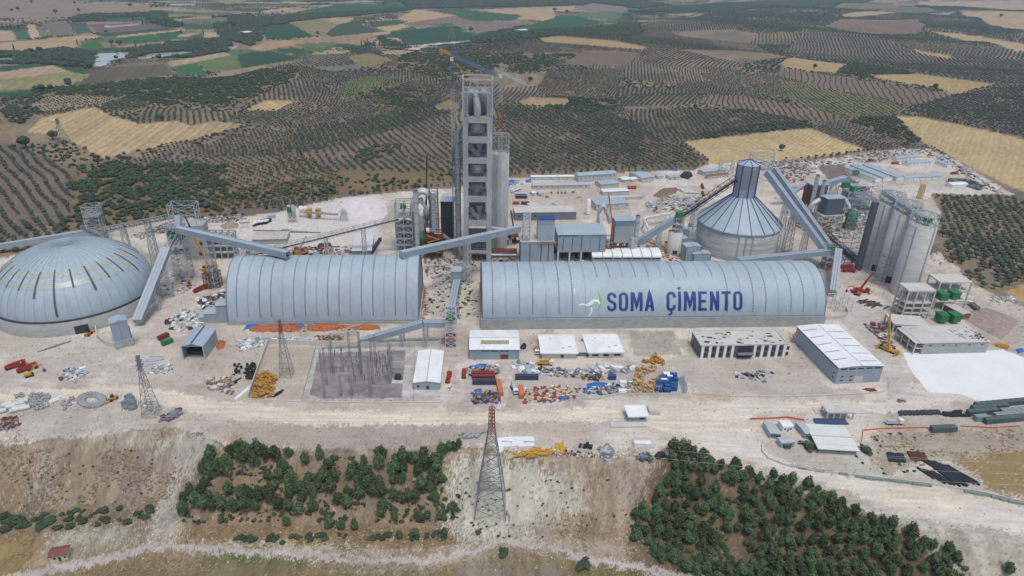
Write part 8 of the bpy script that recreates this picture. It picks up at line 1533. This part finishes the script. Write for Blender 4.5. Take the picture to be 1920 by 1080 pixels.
# ------------------------------------------------------------------ walls, fences, substation, pylons, lines
def wall_(name, label, pts, h, wd, m, cat='wall'):
    W = [hit(*p) for p in pts]; o = W[0]; b = MB()
    for p, q in zip(W, W[1:]): b.beam(p-o+V((0, 0, h/2-.15)), q-o+V((0, 0, h/2-.15)), wd, h+.3)
    return single(name, b, m, o, 0, label, cat)
wall_('boundary_wall', 'pale concrete wall slanting beside the yellow drums', [(503,644),(485,694),(466,748)], 3, .4, CONL); wall_('boundary_wall', 'long pale concrete wall behind the substation', [(503,644),(600,648),(720,650),(824,648)], 3, .4, CONL); wall_('boundary_wall', 'pale concrete wall climbing from the substation shed to the tower between the halls', [(824,648),(850,630)], 3.4, .4, CONL)
wall_('kerb_wall', 'low wall in front of the left fenced area and substation', [(466,749),(566,754),(700,756),(828,755)], .7, .4, CONL); wall_('kerb_wall', 'low wall along the lower edge of the container yard', [(1080,750),(1120,750),(1155,741),(1275,741)], 1.4, .35, CONL); wall_('kerb_wall', 'low winding wall below the office block and warehouse', [(1320,740),(1380,745),(1500,744),(1610,740),(1650,737),(1666,730),(1671,717)], .9, .4, CONL); wall_('kerb_wall', 'curved kerb wall at the outer bend of the haul road', [(1430,828),(1428,846),(1440,860),(1470,872),(1530,884),(1640,896),(1740,908),(1840,924),(1925,944)], .9, .35, CONL)
wall_('kerb_wall', 'curved low wall at the right end of the lettered hall', [(1545,600),(1580,596),(1590,590),(1586,580)], 2.2, .5, CONL); wall_('orange_net', 'orange safety net along the main road at right', [(1405,787),(1440,786),(1475,784),(1507,789)], 1.1, .1, mt('net_orange', (222,128,96), .8)); wall_('orange_net', 'orange net round the bank beside the wide low shed', [(1612,842),(1616,826),(1618,808),(1650,805),(1740,803)], .9, .1, MATS['net_orange']); wall_('orange_net', 'orange net before the stone baskets', [(1800,800),(1860,803),(1912,800)], .8, .1, MATS['net_orange'])
b = MB(); o = G(566,753); ps = [G(*p) for p in ((566,753),(592,655),(777,651),(776,752),(566,753))]
for p, q in zip(ps, ps[1:]):
    n = max(2, int((q-p).length/3)); 
    for k in range(n): c = p.lerp(q, k/n)-o; b.beam(c, c+V((0, 0, 2.2)), .1)
    for z in (.7, 1.5, 2.2): b.beam(p-o+V((0, 0, z)), q-o+V((0, 0, z)), .05)
single('mesh_fence', b, STD, o, 0, 'thin grey wire fence around the substation', 'fence')
ST = [(609,744,656),(613,722,652),(622,700,648),(626,700,625),(640,742,703),(660,743,703),(643,697,650),(678,697,640),(677,702,622),(695,743,668),(700,720,632),(705,690,628),(732,718,640),(735,700,645),(656,668,622),(676,668,622)]
for k, (px, py, pt) in enumerate(ST):
    g = G(px, py); zt = TZ(g.x, g.y, pt); b = MB().lattice([(-.5, -.5, 0), (.5, -.5, 0), (.5, .5, 0), (-.5, .5, 0)], [(-.35, -.35, zt), (.35, -.35, zt), (.35, .35, zt), (-.35, .35, zt)], max(4, int(zt/1.6)), .085, cross=False); single('gantry_post', b, STD, g, 0, 'slim lattice steel column standing on the substation gravel', 'gantry column', 'gantry columns in the substation')
for a, b_ in ((0, 9), (1, 10), (2, 6), (3, 8), (4, 5), (7, 11), (12, 13), (14, 15), (6, 7), (10, 12)):
    p = G(*ST[a][:2]); q = G(*ST[b_][:2]); z = min(TZ(p.x, p.y, ST[a][2]), TZ(q.x, q.y, ST[b_][2]))-.4; o = V((p.x, p.y, z)); e = V((q.x, q.y, z))-o; m = MB(); n = max(3, int(e.length/1.5)); s = V((-e.y, e.x, 0)).normalized()*.4
    for k in range(n): c0_, c1_ = e*(k/n), e*((k+1)/n); m.beam(c0_+s, c1_+s, .1); m.beam(c0_-s, c1_-s, .1); m.beam(c0_+s, c1_-s, .08); m.beam(c0_+V((0, 0, .7)), c1_+V((0, 0, .7)), .1); m.beam(c0_+s, c0_+V((0, 0, .7)), .07)
    single('gantry_girder', m, STD, o, 0, 'slim lattice beam spanning between substation columns', 'gantry beam', 'gantry beams in the substation')
br_ = MB().cyl((0, 0, 0), (0, 0, 2.2), .1, n=6).cyl((0, 0, 2.2), (0, 0, 3.8), .22, n=8).cyl((0, 0, 2.6), (0, 0, 2.8), .34, n=8).cyl((0, 0, 3.2), (0, 0, 3.4), .34, n=8).mesh('insulator_post', GRD)
for poly in ([(628,664),(700,662),(698,720),(620,722)], [(706,668),(732,668),(728,722),(704,722)]): group_of('insulator_post', br_, [(p, 0, 1) for p in inpx(poly, 26, 2.0)], 'grey insulator post on the substation gravel', 'insulator', 'insulator posts in the substation')
g = G(747,712); t = empty('transformer', g, 0, 'dark transformer on a pale plinth at the right of the substation', 'transformer'); part('tank', MB().box(-1.6, -1.2, .5, 1.6, 1.2, 3), DRK, t); part('radiator', MB().box(-2.4, -1, .8, -1.7, 1, 2.8).box(1.7, -1, .8, 2.4, 1, 2.8), GRD, t); part('bushing', MB().cyl((-.8, 0, 3), (-.8, 0, 4.4), .18).cyl((.6, 0, 3), (.6, 0, 4.4), .18), DRK, t); part('plinth', MB().box(-3, -4, -.1, 3, 3, .5), CONL, t)
single('blast_wall', MB().box(-3.4, 0, 0, 3.4, .4, 4), CONL, G(746,690), 0, 'pale wall slab behind the transformer', 'wall')
def pylon(px, py, pt, bw, label, arms=3, red=False, z=None, m=STD, head=.76, rz=1.6, ms=.2, top=1.2):
    p = hit(px, py); zt = TZ(p.x, p.y, pt)-p.z; t = empty('power_pylon', p, rz, label, 'pylon'); h1 = zt*head; w1 = top
    B = [(x*bw/2, y*bw/2, -.5) for x, y in ((-1, -1), (1, -1), (1, 1), (-1, 1))]; M_ = [(x*w1/2, y*w1/2, h1) for x, y in ((-1, -1), (1, -1), (1, 1), (-1, 1))]; T_ = [(x*w1*.4, y*w1*.4, zt) for x, y in ((-1, -1), (1, -1), (1, 1), (-1, 1))]
    part('legs', MB().lattice(B, M_, 8, ms, cross=bw > 10 and ms > .29), m, t)
    part('mast_head', MB().lattice(M_, T_, 6, ms*.8), mt('pylon_red', (164,104,90), .6) if red else m, t)
    for k in range(arms):
        z_ = h1+(zt-h1)*(k+.6)/(arms+.2); L_ = bw*.55*(1-.16*k)
        for s in (-1, 1): part('cross_arm', MB().beam((0, -.4, z_), (s*L_, 0, z_+.3), .22).beam((0, .4, z_), (s*L_, 0, z_+.3), .22).beam((0, 0, z_+1.4), (s*L_, 0, z_+.3), .18), mt('pylon_red', (164,104,90), .6) if red else m, t)
    return p, zt
PB, PBz = pylon(920, 953, 765, 13.5, 'largest power pylon, standing on the chalky bank with a red-painted head', 3, True, ms=.3, head=.80, top=2.6, rz=1.57)
P1, P1z = pylon(538, 704, 600, 6.4, 'power pylon with reddish tip inside the left fenced area', 3, True, ms=.2, top=1.4); P2, P2z = pylon(285, 778, 667, 6.6, 'power pylon at the left end of the main road', 3, False, ms=.2, top=1.4)
pylon(118, 268, 222, 12, 'distant pylon at the corner of the left stubble field', 3, ms=.28, top=2); pylon(575, 118, 92, 18, 'faint far pylon above the green fields left of the crane', 3, ms=.9, top=2.5); pylon(847, 72, 42, 22, 'faint far pylon straight above the tower crane', 3, ms=1.2, top=3)
def wire(p, q, sag, label, r=.05):
    p = V(p); q = V(q); b = MB(); b.tube([p.lerp(q, t/24)-p-V((0, 0, sag*4*(t/24)*(1-t/24))) for t in range(25)], r, 4); single('power_line', b, mt('conductor', (196,198,200), .5), p, 0, label, 'cable')
for k, s in enumerate((-7, 7)):
    for j in (0, 1, 2):
        top = PB+V((0, s*(1-.16*j), PBz*(.84+.06*j))); lb = ('near' if s < 0 else 'far')+' '+['lower', 'middle', 'upper'][j]+' wire of the line from the biggest pylon toward the '
        wire(top, (PB.x-330, PB.y-8+s, HTs(PB.x-330, PB.y)+50+6*j), 9, lb+'left'); wire(top, (PB.x+330, PB.y-12+s, 26+6*j), 9, lb+'right')
for k in range(9):
    px, py = ((40,622),(440,640),(712,622),(843,640),(1160,640),(1290,640),(1400,725),(1700,640),(1232,752))[k]; g = G(px, py); t = empty('lamp_post', g, 0, ['lamp post before the dome wall', 'lamp post by the white bundles', 'lamp post behind the substation', 'lamp post near the tower between the halls', 'lamp post behind the twin low buildings', 'lamp post left of the office block', 'lamp post in front of the office block', 'lamp post by the packing deck', 'lamp post below the blue crates'][k], 'lamp post'); part('pole', MB().cyl((0, 0, 0), (0, 0, 9), .13, .08, 8), STL, t); part('lamp_head', MB().box(-1.4, -.15, 8.9, 1.4, .15, 9.05), STL, t)
g = G(1575,578); fr('tension_frame', 'white open steel frame with a green drum at the right end of the lettered hall', g.x-6, g.y-6, 11, 11, .1, [4, 8], 2, 2, mt('white_steel', (222,226,226)), .35);
